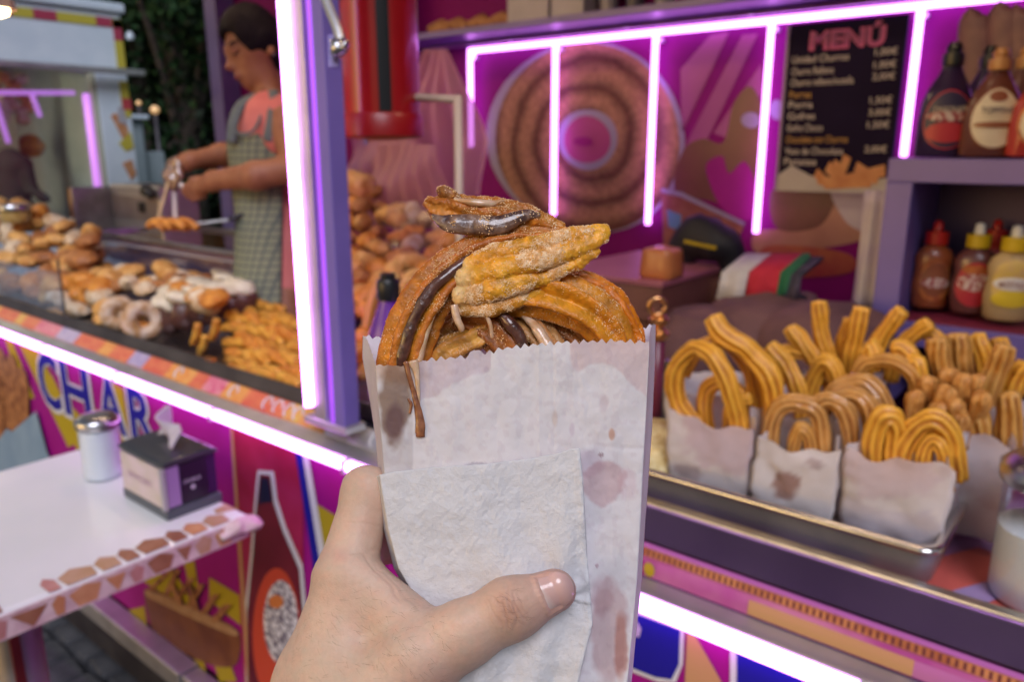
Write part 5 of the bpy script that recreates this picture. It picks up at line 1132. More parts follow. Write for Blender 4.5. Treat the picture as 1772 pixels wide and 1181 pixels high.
for ax_, sc_ in ((0, 560), (2, 560)):
    mul = N.new('ShaderNodeMath'); mul.operation = 'MULTIPLY'; mul.inputs[1].default_value = sc_*.62
    sn = N.new('ShaderNodeMath'); sn.operation = 'SINE'; L.new(sx_.outputs[ax_], mul.inputs[0]); L.new(mul.outputs[0], sn.inputs[0]); ww.append(sn)
ad = N.new('ShaderNodeMath'); ad.operation = 'MAXIMUM'; L.new(ww[0].outputs[0], ad.inputs[0]); L.new(ww[1].outputs[0], ad.inputs[1])
rp = N.new('ShaderNodeValToRGB'); rp.color_ramp.elements[0].position = .55; rp.color_ramp.elements[1].position = .9; rp.color_ramp.elements[0].color = (.24, .26, .17, 1); rp.color_ramp.elements[1].color = (.10, .12, .11, 1)
L.new(ad.outputs[0], rp.inputs[0]); L.new(rp.outputs[0], b.inputs['Base Color'])
ap = [c((464, 262, -8), 66, (468, 320, -4), 62, (1, 1, .86)), c((468, 320, -4), 62, (472, 420, 0), 60, (1, 1, .9)), c((472, 420, 0), 62, (478, 560, 4), 76), c((478, 560, 4), 74, (478, 760, 4), 70)]
P, Q = sdf_mesh(ap, (370, 180, -110), (560, 800, 110), 2.6, 10, cuts=[c((450, 190, -60), 30, (448, 226, -66), 24, (1, 1, 2), 4), c((548, 220, 0), 48, (550, 700, 0), 50, (1, 1, 3), 4)])
frame_mesh('apron', P, Q, FV, am, wp)
f = FV[0]
for nm, pts in (('apron_strap', [(424, 262, -66), (428, 228, -66), (438, 196, -56), (456, 176, -36)]), ('apron_strap', [(486, 262, -72), (494, 228, -76), (494, 196, -68), (486, 172, -46)])):
    V, Fs = sweep([f(*p) for p in pts], .014, 8, seg=16, flat=.3, n0=tuple(rt)); mk(nm, V, Fs, M('apron_trim', (.13, .16, .17), None, .8), wp)
tube('apron_binding', [f(*p) for p in ((424, 216, -62), (430, 244, -72), (448, 252, -76), (466, 244, -76), (476, 214, -68))], .004, M('apron_trim', (1, 1, 1)), wp, n=6)
tube('necklace', [f(*p) for p in ((444, 168, -20), (440, 188, -26), (452, 186, -30), (462, 160, -24))], .0016, M('thread', (.1, .05, .04), None, .5), wp, n=6)
P, Q = sdf_mesh([tuple(list(p[:1])+[p[1]+1.4]+[p[2]]+[p[3]+1.4]+list(p[4:])) for p in body[-9:]], (270, 255, -40), (350, 345, 40), 1.6, 12)
gm = glass_mat('glove_film', (.9, .88, .86), .8, .3); frame_mesh('plastic_glove', P+(fbm(P, .12, 2)*1.2)[:, None], Q, FV, gm, wp)
V, Fs = sweep([f(*hr((406, 126, -16))), f(*hr((400, 126.5, -4))), f(*hr((407, 126, 6)))], [.0015, .004, .0015], 8, seg=10); mk('lips', V, Fs, M('lip', (.30, .07, .06), None, .4), wp)
V, Fs = sweep([f(*hr((401, 93, -22))), f(*hr((409, 94.5, -27))), f(*hr((417, 92, -30)))], [.0008, .0022, .0008], 6, seg=8); mk('eyelashes', V, Fs, M('hair_dark', (0, 0, 0)), wp)
V, Fs = sweep([f(*hr((398, 78, -18))), f(*hr((407, 75, -26))), f(*hr((418, 76, -32)))], [.001, .003, .001], 6, seg=8); mk('eyebrow', V, Fs, M('hair_dark', (0, 0, 0)), wp)
lathe('earring', [(.003, 0), (.004, .004), (.001, .007)], tuple(f(*hr((466, 112, -44)))), STEEL, wp, 8)
# tongs
tg = empty('tongs', f(300, 330, -4), 'pale wooden tongs in the gloved hand lifting fried dough', 'tongs')
wd_ = M('tong_wood', (.55, .38, .22), (.65, .48, .3), .5, 30)
bar('tong_arm', f(296, 312, -8), f(275, 388, -8), .012, .006, wd_, tg, .002); bar('tong_arm', f(300, 316, 2), f(303, 390, 2), .012, .006, M('tong_pale', (.6, .5, .48), None, .5), tg, .002)
bar('lifter_arm', f(335, 330, -18), f(318, 322, -16), .01, .01, WPRINT, tg, .002)

# ================================================================== LEFT TRAILER, FAR BOXES, TREES
TX = -4.5
tv = empty('food_trailer', (TX-1, 1.0, .3), 'white food trailer with a yellow and red checked rim and lit serving window', 'trailer')
def xq(name, px, off, mat, par=None):
    V = [PX(x, y, TX+off) for x, y in px]; n = len(V)
    V2 = [v-np.array([.02, 0, 0]) for v in V]
    fs = [tuple(range(n)), tuple(range(2*n-1, n-1, -1))]+[(i, n+i, n+(i+1) % n, (i+1) % n) for i in range(n)]
    return mk(name, V+V2, fs, mat, par or tv, False)
yr = PX(228, 200, TX)[1]; yl = -1.6
zt_ = 2.20; zb_ = 1.885
box('top_panel', (TX-.05, yl, zb_+.02), (TX, yr, zt_), WHITE, tv, .01)
box('roof', (TX-1.8, yl, zt_+.001), (TX+.02, yr+.02, zt_+.05), WHITE, tv, .01)
box('corner_post', (TX-.05, yr-.17, .4), (TX-.001, yr, zb_+.019), WHITE, tv, .006)
box('lower_panel', (TX-.05, yl, .4), (TX, yr-.171, 1.12), WHITE, tv, .01)
box('back_panel', (TX-1.8, yl, .4), (TX-1.76, yr, zt_), M('trailer_inside', (.20, .18, .18), (.28, .25, .22), .6, 3), tv, 0)
box('side_panel', (TX-1.76, yr-.04, .4), (TX-.051, yr, zt_), WHITE, tv, 0)
box('trailer_floor', (TX-1.76, yl, .4), (TX-.051, yr-.041, .46), DARKM, tv, 0)
yw = M('trim_yellow', (.55, .48, .06), None, .5); rw = M('trim_red', (.42, .05, .10), None, .5)
y = yl+.1; k = 0
segs = [PX(x, 30, TX)[1] for x in (-60, 22, 58, 98, 165, 192, 208)]
yy = yl+.1; w_ = .0
edges = [yl+.1+.12*i for i in range(int((segs[0]-yl-.1)/.12))]+segs
for i in range(len(edges)-1):
    red = (i % 3 == 1) if i < len(edges)-7 else (i-(len(edges)-7)) in (0, 2, 4)
    box('trim_square', (TX+.001, edges[i]+.001, zt_-.075), (TX+.004, edges[i+1]-.001, zt_-.028), rw if red else yw, tv, 0)
yc = PX(208, 100, TX)[1]
for z0, z1, m in ((2.06, 2.124, rw), (2.125, 2.170, yw), (1.92, 2.059, yw), (1.66, 1.85, yw)): box('trim_square', (TX+.001, yc-.022, z0), (TX+.004, yc+.024, z1), m, tv, 0)
box('trim_square', (TX+.0045, yc-.020, 1.70), (TX+.006, yc+.030, 1.76), M('trim_coral', (.5, .06, .08), None, .5), tv, 0)
for i, (px_, m) in enumerate((([(192, 200), (215, 245), (228, 262), (222, 232), (222, 222), (200, 195)], M('cone_orange', (1, 1, 1))), ([(206, 248), (226, 228), (232, 255), (218, 262)], yw), ([(212, 282), (228, 276), (236, 300), (228, 312)], M('cone_orange', (1, 1, 1))), ([(203, 185), (214, 182), (220, 215), (206, 212)], M('trailer_grey', (.42, .42, .46), None, .5)))):
    xq('printed_shape', px_, .002+.001*i, m)
bar('awning_rail', (TX+.06, yl, zb_+.01), (TX+.06, yr+.06, zb_+.01), .05, .03, ALU, tv, .004)
lathe('rail_knob', [(.018, 0), (.022, .02), (.01, .04)], (TX+.02, yr+.03, 2.07), WHITE, tv, 12)
box('window_glass', (TX-.03, yl, 1.13), (TX-.026, yr-.172, zb_+.015), glass_mat('trailer_glass', (.9, .95, .95), .35), tv, 0)
box('window_frame', (TX-.03, yr-.20, 1.121), (TX-.004, yr-.1715, zb_+.015), M('frame_green', (.55, .58, .45), None, .5), tv, .002)
box('inner_panel', (TX-.8, yr-.55, 1.05), (TX-.76, yr-.32, 1.86), M('inner_pale', (.50, .50, .38), (.58, .58, .46), .6, 6), tv, .004)
box('inner_shelf', (TX-1.4, yl, 1.62), (TX-1.2, yr-.7, 1.65), DARKM, tv, 0); box('inner_counter', (TX-1.2, yl, .46), (TX-.5, yr-.35, 1.14), M('inner_dark', (.06, .06, .08), (.10, .09, .11), .5, 8), tv, .004)
for a, b_ in (((1.60, 1.775), (2.02, 1.795)), ((1.615, 1.76), (1.65, 1.52)), ((1.80, 1.775), (1.825, 1.66))):  # glowing tubes stand in for neon mirrored in the window glass
    tube('neon_reflection', [(TX-.30, a[0], a[1]), (TX-.30, b_[0], b_[1])], .013, M('reflection_glow', (.6, .3, .7), None, .5, emit=(.62, .22, .85), estr=.9), tv, n=6)
tube('neon_reflection', [(TX-.02, yr-.225, zb_-.11), (TX-.02, yr-.225, 1.13)], .017, M('reflection_glow', (1, 1, 1)), tv, n=6)
e = empty('trailer_lamp', (TX-.7, .8, 1.98), 'warm lamp glowing inside the white trailer above hanging rolls', 'lamp'); box('lamp_shade', (TX-.8, .2, 2.0), (TX-.5, 1.5, 2.02), lamp_h, e, 0); box('lamp_glow', (TX-.75, .25, 1.99), (TX-.55, 1.45, 1.9995), M('warm_dim', (1, .8, .5), None, .5, emit=(1, .78, .5), estr=14), e, 0)
bz = 0
for i, (x, y) in enumerate([(4, 133), (36, 136), (14, 163), (30, 160), (4, 178), (20, 180), (46, 170), (10, 192), (38, 192), (50, 186), (6, 205), (40, 207), (-12, 150), (-10, 190), (54, 165), (24, 148)]):
    p = PX(x, y, TX-.45); V, Fs = sweep([p+np.array([0, -.03, 0]), p, p+np.array([0, .03, 0])], [.022, .036, .022], 10, seg=6)
    tag(mk('hanging_roll', V, Fs, (PST['gold'], PST['white'], PST['pale'])[i % 3]), 'small round roll hanging in the window of the white trailer', 'roll', 'rolls hanging in the trailer window')
# figure behind the trailer window
FT = mkframe(4.6)
e = empty('person', FT[0](20, 420, 0), 'dark clothed vendor half seen behind the window of the white trailer', 'person')
P, Q = sdf_mesh([c((-2, 212, 0), 17, (-2, 220, 0), 16), c((0, 235, 0), 9, (4, 262, 0), 12), c((4, 275, 0), 20, (30, 290, 0), 20), c((14, 290, 0), 34, (22, 420, 0), 38, (1, 1, .6)), c((44, 285, 0), 12, (62, 330, -10), 9), c((62, 330, -10), 9, (85, 345, -20), 7), c((-18, 285, 0), 12, (-25, 360, -10), 9), c((85, 345, -20), 7, (95, 348, -22), 6)], (-60, 180, -50), (120, 470, 50), 2.5, 8)
frame_mesh('body', P, Q, FT, M('far_cloth', (.03, .03, .045), (.05, .05, .07), .8, 10), e)
P, Q = sdf_mesh([c((-4, 206, 0), 18, (-6, 214, 2), 18)], (-40, 175, -40), (40, 245, 40), 2.5, 6); frame_mesh('hair', P, Q, FT, M('hair_dark', (0, 0, 0)), e)
p = AT(53, 252, 4.75); V, Fs = sweep([p-np.array([0, 0, .06]), p, p+np.array([0, 0, .06])], [.05, .085, .04], 14, seg=8); tag(mk('round_loaf', V, Fs, PST['orange']), 'round orange loaf on the inner counter of the white trailer', 'loaf')
# warm hanging lamp at the top left corner
hl = empty('hanging_lamp', AT(2, 12, 1.75), 'warm glowing lamp at the very top left, cut by the frame', 'lamp')
q = AT(-2, 20, 1.75)
lathe('lamp_shade', [(.022, .030), (.03, .026), (.038, .006), (.036, .005), (.02, .022)], tuple(q), M('shade_dark', (.2, .12, .1), None, .5), hl, 20, caps=False)
lathe('lamp_bulb', [(.004, -.012), (.018, -.006), (.022, .004), (.014, .02)], tuple(q), M('bulb_glow', (1, .8, .5), None, .5, emit=(1, .72, .38), estr=12), hl, 14)
tube('lamp_cord', [tuple(q+np.array([0, 0, .03])), (q[0], q[1], 2.395)], .003, BLACK, hl, n=6)
# pale crates and van behind
pb_ = M('far_pale', (.22, .28, .30), (.28, .34, .36), .7, 4)
e = empty('far_cabin', (-6.4, 3.0, 0), 'pale grey cabin standing between the trailer and the trees', 'cabin')
v0 = PX(213, 205, -6.2); v1 = PX(246, 205, -6.2); v2 = PX(290, 262, -6.2)
box('cabin_wall', (-7.4, v0[1]-.3, 0), (-6.2, v1[1], v0[2]), pb_, e, .01); box('cabin_annex', (-7.2, v1[1]+.001, 0), (-6.25, v2[1], v2[2]), pb_, e, .01); box('cabin_eave', (-7.45, v0[1]-.35, v0[2]+.001), (-6.15, v1[1]+.03, v0[2]+.03), WHITE, e, .004)
e = empty('dark_hedge', (-9, 5, 0)); bpy.data.objects.remove(e)
LEAF = [M('leaf_dark', (.004, .012, .005), (.009, .022, .008), .7, 2, spec=.2), M('leaf_mid', (.010, .032, .010), (.018, .055, .016), .7, 2, spec=.2)]
BARK = M('bark', (.03, .022, .018), (.06, .045, .035), .9, 20, .5, 30)
def tree(x, y, h, cr, label, sd, nleaf=2600):
    rs = np.random.RandomState(sd); e = empty('tree', (x, y, 0), label, 'tree', 'trees behind the stalls')
    V, Fs = sweep([(x, y, 0), (x+.05, y, h*.35), (x-.08, y+.05, h*.7)], [.16, .11, .05], 10, seg=12); mk('trunk', V, Fs, BARK, e)
    cl = []
    for k in range(7):
        a = rs.rand()*6.28; q = np.array([x+cr*.7*math.cos(a)*rs.rand(), y+cr*.7*math.sin(a)*rs.rand(), h*(.35+.6*rs.rand())]); cl.append(q)
        V, Fs = sweep([(x, y, h*.3), tuple((np.array([x, y, h*.35])+q)/2+np.array([0, 0, .15])), tuple(q)], [.06, .035, .012], 6, seg=8); mk('limb', V, Fs, BARK, e)
    for mi in range(2):
        n = nleaf//2; V = np.empty((n*4, 3)); 
        cents = np.array([cl[i] for i in rs.randint(0, 7, 60)])+rs.randn(60, 3)*cr*.34
        idx = rs.randint(0, 60, n); C = cents[idx]+rs.randn(n, 3)*.16
        a = rs.randn(n, 3); a /= np.linalg.norm(a, axis=1)[:, None]; b = np.cross(a, rs.randn(n, 3)); b /= np.linalg.norm(b, axis=1)[:, None]
        s = (.035+.03*rs.rand(n))[:, None]
        V[0::4] = C-a*s; V[1::4] = C+b*s*.6; V[2::4] = C+a*s; V[3::4] = C-b*s*.6
        mk('crown' if mi == 0 else 'crown_sprays', V, np.arange(n*4).reshape(-1, 4), LEAF[mi], e, False)
for i, (px_, X, h, cr, lb) in enumerate(((255, -8.2, 4.2, 1.0, 'dark leafy tree just right of the white trailer'), (330, -7.6, 3.8, .95, 'dark leafy tree in the middle of the gap behind the vendor'), (392, -8.4, 4.0, 1.0, 'dark leafy tree beside the lilac rear post'), (150, -9.5, 5.4, 1.2, 'tall dark tree rising behind the trailer roof'), (300, -9.8, 5.0, 1.3, 'tallest dark tree farthest behind the vendor'), (20, -9.5, 5.0, 1.2, 'dark tree behind the left part of the trailer roof'))):
    p = PX(px_, 300, X); tree(p[0], p[1], h, cr, lb, i+5, 4200)
hd = RS.rand(9000, 3); C = np.array([-10.8, 1.0, 0])+hd*np.array([1.4, 9.0, 4.6]); a = RS.randn(9000, 3)*.13; b = RS.randn(9000, 3)*.10
V = np.empty((36000, 3)); V[0::4] = C-a; V[1::4] = C+b; V[2::4] = C+a; V[3::4] = C-b
tag(mk('dark_foliage', V, np.arange(36000).reshape(-1, 4), LEAF[0], None, False), 'dark mass of foliage closing the view behind the trees', 'foliage', kind='stuff')
for i, (x, y) in enumerate(((268, 190), (240, 178))):
    p = PX(x, y, -7.0); e = empty('far_lamp', p, ('small warm lamp glowing among the trees', 'faint warm lamp left of the brighter one among the trees')[i], 'lamp')
    s = (.036, .020)[i]; lathe('lamp_globe', [(s*.3, -s), (s, -s*.4), (s, s*.4), (s*.3, s)], tuple(p), M('far_glow', (1, .7, .4), None, .5, emit=(1, .55, .2), estr=.4), e, 12)
    tube('lamp_post', [(p[0], p[1], 0), (p[0], p[1], p[2]-s)], .02, DARKM, e, n=8)

# ================================================================== HELD BAG, CHURROS, HAND (0.3 m from the lens)
T0 = .30; S0 = T0/F_PX
def fgm(name, P, Fq, mat, parent=None, C=None):
    P = np.asarray(P, float); d = fw + rt*((P[:, 0:1]-886)/F_PX) - up*((P[:, 1:2]-590.5)/F_PX)
    o = mk(name, CAM + d*(T0+P[:, 2:3]*S0), Fq, mat, parent)
    bm = bmesh.new(); bm.from_mesh(o.data); bmesh.ops.recalc_face_normals(bm, faces=bm.faces); bm.to_mesh(o.data); bm.free()
    o.data.polygons.foreach_set('use_smooth', [True]*len(o.data.polygons))
    if C is not None: set_col(o, C)
    return o
def fpt(x, y, w=0): return CAM + ray(x, y)*(T0+w*S0)
FD = attr_mat('fried_dough', 'col', .30, var=(.72, 1.15), bump=.8, bscale=700, bdist=.0007, spec=.4, sss=.2, coat=.0)
GRAIN = M('sugar_grain', (.70, .36, .10), (.90, .70, .46), .3, 400, spec=.6, coat=.2)
CHOC = M('melted_chocolate', (.055, .020, .014), (.13, .05, .035), .16, 260, .5, 300, coat=.8)
GLZ = M('pale_glaze', (.52, .30, .15), (.70, .50, .36), .2, 200, .1, 400, coat=.5, sss=.3)
def grains(P, Fq, n, parent, region=None, size=(.8, 1.7), seed=0, name='sugar_grains', zc=75):
    rs = np.random.RandomState(seed); P = np.asarray(P); tri = np.array([f[:3] for f in Fq if len(f) >= 3])
    a, b, c_ = P[tri[:, 0]], P[tri[:, 1]], P[tri[:, 2]]; nr = np.cross(b-a, c_-a); ar = np.linalg.norm(nr, axis=1)+1e-9; cen = (a+b+c_)/3
    wgt = ar*np.clip(fbm(cen, .035, 3, seed)*2.4+.45, .04, 2)**1.3*(np.ones(len(cen)) if region is None else region(cen))
    wgt[cen[:, 2] > np.percentile(P[:, 2], zc)] *= .15
    idx = rs.choice(len(tri), n, p=wgt/wgt.sum()); r1, r2 = rs.rand(2, n, 1); sw = (r1+r2) > 1; r1 = np.where(sw, 1-r1, r1); r2 = np.where(sw, 1-r2, r2)
    Q = a[idx]+(b-a)[idx]*r1+(c_-a)[idx]*r2
    base_ = np.array([(1, 0, 0), (-1, 0, 0), (0, 1, 0), (0, -1, 0), (0, 0, 1), (0, 0, -1)], float)
    fo = np.array([(0, 2, 4), (2, 1, 4), (1, 3, 4), (3, 0, 4), (2, 0, 5), (1, 2, 5), (3, 1, 5), (0, 3, 5)])
    s = rs.uniform(size[0], size[1], (n, 1, 1)); A = rs.randn(n, 3, 3); U, _, Vt = np.linalg.svd(A); Rm = U@Vt
    V = (base_[None]*rs.uniform(.7, 1.2, (n, 6, 1)))@Rm*s+Q[:, None, :]
    Fs = (fo[None]+np.arange(n)[:, None, None]*6).reshape(-1, 3)
    d = V.reshape(-1, 3); W = CAM+(fw+rt*((d[:, 0:1]-886)/F_PX)-up*((d[:, 1:2]-590.5)/F_PX))*(T0+d[:, 2:3]*S0)
    return tag(mk(name, W, Fs, GRAIN, parent, False), kind='stuff')
def dough_cols(P, base, ridge, seed=0, ext=None):
    n1 = np.clip(.5+fbm(P, .022, 3, seed)*1.1, 0, 1)[:, None]; n2 = np.clip(.5+fbm(P, .09, 2, seed+5)*.7, 0, 1)[:, None]
    C = np.array(base)*(1-n1*.5)+np.array(ridge)*n1*.5; C = C*(.80+.35*n2)
    return C
def fch(pts, r, lobes, dep, label, base, ridge, seed, ng=700, w0=(0, 0, -1), n=72, rough=1.6, region=None, tw=0, sz=(.75, 1.6), flat_=1.0, pw=1.3):
    seg = 150; prof = lambda t: 1-dep*(.5+.5*np.cos(lobes*t))**pw
    V, Fs = sweep(pts, r, n, prof=prof, seg=seg, n0=w0, twist=tw, flat=flat_)
    th = np.linspace(0, 2*math.pi, n, endpoint=False); pv = np.tile(prof(th), seg); pv = np.concatenate([pv, [1, 1]])
    V = V+np.stack([fbm(V, .035, 3, seed), fbm(V, .035, 3, seed+9), fbm(V, .035, 3, seed+17)], 1)*rough*1.3+np.stack([vnoise(V, .14, seed+2), vnoise(V, .14, seed+4), vnoise(V, .14, seed+6)], 1)*rough*.45+np.stack([vnoise(V, .3, seed+2)]*3, 1)*rough*.25
    C = dough_cols(V, base, ridge, seed); k = np.clip((pv-(1-dep*.45))/(dep*.45+1e-6), 0, 1)[:, None]     # ridges fry darker than grooves
    C = C*(1-k*.55)+np.array(ridge)*C.mean()/np.mean(ridge)*.9*k*.55
    o = fgm('churro', V, Fs, FD, None, np.clip(C, 0, 1)); tag(o, label, 'churro', 'churro pieces in the held paper bag')
    if ng: grains(V, Fs, int(ng*1.5), o, region, sz, seed)
    return o, V, Fs
GO, BR_, OR = (.64, .34, .06), (.34, .12, .03), (.66, .25, .03)
# left arch
oA, VA, FA = fch([(716, 760, 62), (699, 640, 52), (716, 562, 45), (756, 494, 42), (808, 450, 42), (872, 425, 45), (955, 418, 50), (990, 425, 60)], [36, 49, 47, 42, 38, 34, 30, 24], 6, .50, 'large ridged churro arch at the left of the held bag with a chocolate filled groove', (.64, .24, .02), (.26, .065, .01), 3, 2400, region=lambda c_: np.where(np.abs(c_[:, 0]-695-.0*c_[:, 1]) < 300, 1, 1)*np.clip((640-c_[:, 1])/200, .15, 1)*1.0)
def strip_on(pts, r, mat, nm, par, n=14, fl=.55, seed=0, nz=.8):
    V, Fs = sweep(pts, r, n, seg=70, n0=(0, 0, -1), flat=1.0)
    V = V+np.stack([vnoise(V, .06, seed), vnoise(V, .06, seed+3), vnoise(V, .05, seed+5)], 1)*nz; return fgm(nm, V, Fs, mat, par)
strip_on([(688, 640, 22), (694, 615, 19), (712, 560, 14), (746, 500, 12), (794, 459, 16), (842, 433, 22), (886, 421, 28)], [11, 14, 13, 13, 10, 8, 3], CHOC, 'chocolate_sauce', oA, seed=1, nz=2)
strip_on([(722, 632, 12), (730, 604, 12), (742, 566, 12), (758, 532, 15)], [8, 6, 4.5, 2], GLZ, 'white_glaze', oA, seed=4, nz=2)
# top piece
oB, VB, FB = fch([(736, 350, 62), (770, 362, 58), (815, 374, 55), (870, 376, 55), (925, 385, 58), (972, 398, 64)], [9, 31, 37, 34, 26, 12], 5, .30, 'topmost curled churro end with shiny chocolate sauce pooled on it', (.58, .23, .03), (.26, .07, .012), 12, 1500, tw=.5, rough=3.2)
V, Fs = sweep([(748, 372, 28), (775, 384, 20), (815, 392, 17), (860, 388, 19), (905, 376, 26), (935, 374, 36)], [4, 15, 19, 17, 13, 4], 18, seg=80, n0=(0, 0, -1)); V = V+np.stack([fbm(V, .03, 3, 5)]*3, 1)*2.2; V[:, 2] = V[:, 2]*.55+14; V[:, 1] += 3*np.sin(V[:, 0]*.06); oc = fgm('chocolate_sauce', V, Fs, M('thin_chocolate', (.07, .032, .028), (.26, .15, .10), .08, 260, .8, 260, coat=1), oB)
grains(V, Fs, 170, oc, None, (1, 1.9), 31)
V, Fs = sweep([(785, 344, 32), (815, 350, 24), (845, 352, 24), (872, 346, 32)], [3, 7, 6, 2], 10, seg=40, n0=(0, 0, -1)); fgm('white_glaze', V+np.stack([fbm(V, .05, 2, 8)]*3, 1)*3, Fs, GLZ, oB)
V, Fs = sweep([(757, 336, 56), (768, 333, 50), (785, 340, 48), (800, 350, 50)], [5, 11, 10, 5], 12, seg=30); V = V+np.stack([fbm(V, .06, 3, 11)]*3, 1)*4; o = fgm('curled_tip', V, Fs, FD, oB, dough_cols(V, (.42, .17, .04), (.24, .08, .02), 2)); grains(V, Fs, 150, o, None, (1, 1.9), 5)
# right double arch
o, V, Fs = fch([(905, 500, 92), (965, 490, 84), (1030, 503, 80), (1076, 545, 78), (1098, 600, 80), (1088, 700, 70)], [22, 27, 28, 26, 20, 12], 5, .25, 'thin orange churro arch along the outer right of the held bag', (.80, .25, .01), (.54, .14, .008), 21, 350, sz=(.9, 1.6))
o, V, Fs = fch([(840, 512, 52), (900, 506, 48), (960, 512, 45), (1018, 538, 46), (1060, 585, 54), (1064, 650, 60), (1060, 740, 62)], [38, 44, 45, 43, 39, 32, 24], 6, .44, 'broad golden churro arch falling to the right inside the held bag', (.74, .31, .02), (.46, .14, .012), 22, 1500, region=lambda c_: np.clip((c_[:, 0]-860)/200, .1, 1), pw=1.0)
# torn flat piece in front
def chain(pts): return [((p[0], p[1], p[2]), p[3], (q[0], q[1], q[2]), q[3], (1, 1, .8)) for p, q in zip(pts[:-1], pts[1:])]
pr6 = chain([(812, 458, 16, 16.0), (860, 438, 8, 16.8), (920, 424, 8, 16.0), (985, 410, 12, 15), (1043, 400, 16, 13)]) + chain([(806, 482, 10, 18.5), (860, 468, 0, 19.3), (930, 452, 0, 17.6), (995, 432, 8, 16.0), (1044, 412, 14, 10.1)]) + chain([(960, 470, 14, 15.1), (1000, 452, 14, 13.4), (1030, 436, 18, 9.2)]) + chain([(800, 512, 12, 18.5), (850, 502, 2, 20.2), (905, 490, 6, 17.6), (960, 476, 16, 11.8)]) + chain([(806, 534, 18, 13.4), (850, 534, 14, 15.1), (895, 520, 16, 14.3), (935, 504, 24, 9.2)])
pr6 += [((822, 470, 24), 24, (822, 520, 26), 22, (1, 1, .6), 10), ((860, 450, 22), 22, (960, 440, 24), 20, (1, 1, .6), 6), ((860, 500, 24), 22, (980, 462, 28), 14, (1, 1, .6), 6), ((985, 430, 26), 18, (1040, 408, 26), 9, (1, 1, .6), 6)]
P, Q = sdf_mesh(pr6, (760, 360, -50), (1090, 580, 70), 1.8, 4.5)
V = P+np.stack([fbm(P, .05, 3, 1), fbm(P, .05, 3, 2), fbm(P, .05, 3, 3)], 1)*1.5+np.stack([vnoise(P, .22, 7), vnoise(P, .22, 8), vnoise(P, .22, 9)], 1)*.9
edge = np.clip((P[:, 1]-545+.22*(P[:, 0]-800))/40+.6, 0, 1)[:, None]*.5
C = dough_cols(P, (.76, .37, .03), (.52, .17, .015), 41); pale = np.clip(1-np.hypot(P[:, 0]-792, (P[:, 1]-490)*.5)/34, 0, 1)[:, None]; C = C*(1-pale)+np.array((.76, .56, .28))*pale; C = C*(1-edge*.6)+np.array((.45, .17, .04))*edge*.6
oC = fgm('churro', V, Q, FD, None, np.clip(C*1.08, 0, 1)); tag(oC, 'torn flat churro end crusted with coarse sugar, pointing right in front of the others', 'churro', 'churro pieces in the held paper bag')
grains(V, Q, 9500, oC, None, (.8, 2.0), 9, zc=97)
for pts, r in (([(786, 528, -2), (790, 548, -4), (797, 566, -4), (799, 574, -2)], [7, 7, 6, 4]), ([(838, 540, 10), (848, 560, 12), (852, 585, 14)], [3, 4, 3])): strip_on(pts, r, GLZ, 'glaze_drip', oC, seed=6)
# inner pieces
o, V, Fs = fch([(735, 680, 70), (770, 612, 68), (815, 590, 66), (860, 560, 70)], [28, 26, 25, 20], 5, .25, 'yellow churro end lying inside the held bag behind the left arch', (.64, .34, .06), (.50, .2, .04), 51, 300)
o, V, Fs = fch([(735, 640, 110), (770, 580, 108), (820, 555, 100), (870, 530, 100)], [24, 26, 26, 24], 5, .3, 'darker churro piece deep in the held bag left of its middle', (.50, .24, .05), (.4, .14, .03), 52, 200)
oF, V, Fs = fch([(790, 545, 85), (850, 572, 70), (888, 620, 62), (900, 700, 62)], [26, 34, 36, 34], 6, .34, 'brown churro in the middle of the held bag with chocolate in its groove', (.38, .14, .03), (.24, .07, .02), 53, 500)
strip_on([(868, 545, 30), (884, 562, 26), (900, 585, 28), (912, 640, 32)], [8, 12, 11, 9], CHOC, 'chocolate_sauce', oF, seed=8)
oG, V, Fs = fch([(890, 545, 88), (925, 572, 66), (955, 620, 58), (965, 700, 60)], [16, 30, 32, 30], 5, .42, 'pale glazed churro right of the middle of the held bag', (.60, .34, .12), (.40, .16, .05), 54, 300)
strip_on([(905, 548, 50), (930, 570, 34), (948, 600, 28), (955, 640, 28)], [4, 9, 11, 9], GLZ, 'white_glaze', oG, seed=9, nz=3)
o, V, Fs = fch([(930, 545, 105), (985, 570, 90), (1030, 615, 85), (1045, 700, 85)], [20, 27, 28, 26], 5, .4, 'darker churro under the broad right arch in the held bag', (.42, .16, .04), (.30, .09, .02), 55, 500)
o, V, Fs = fch([(760, 560, 135), (880, 545, 140), (1000, 560, 135), (1060, 640, 130)], [30, 34, 32, 30], 5, .3, 'churro across the back of the held bag, mostly hidden', (.34, .12, .03), (.24, .08, .02), 56, 0)

# paper bag: one sheet round four sides with a pinked rim
ip = lambda y, t: np.interp(y, [a for a, b in t], [b for a, b in t])
XLf = [(560, 650), (632, 650), (700, 655), (760, 660), (820, 665), (916, 678), (984, 696), (1043, 724), (1130, 752), (1181, 765), (1320, 800)]
XLs = [(560, 628), (620, 627), (700, 641), (760, 650), (824, 655), (916, 670), (984, 688), (1043, 722), (1130, 752), (1320, 800)]
XRf = [(560, 1124), (617, 1123), (733, 1117), (848, 1111), (900, 1109), (1000, 1103), (1100, 1094), (1181, 1086), (1320, 1070)]
XRs = [(560, 1135), (620, 1134), (733, 1129), (848, 1121), (900, 1117), (1000, 1111), (1100, 1101), (1181, 1093), (1320, 1076)]
nF, nS, nB_, nV = 250, 18, 90, 210
us = np.concatenate([np.linspace(0, 1, nF, endpoint=False), 1+np.linspace(0, 1, nS, endpoint=False), 2+np.linspace(0, 1, nB_, endpoint=False), 3+np.linspace(0, 1, nS, endpoint=False)])
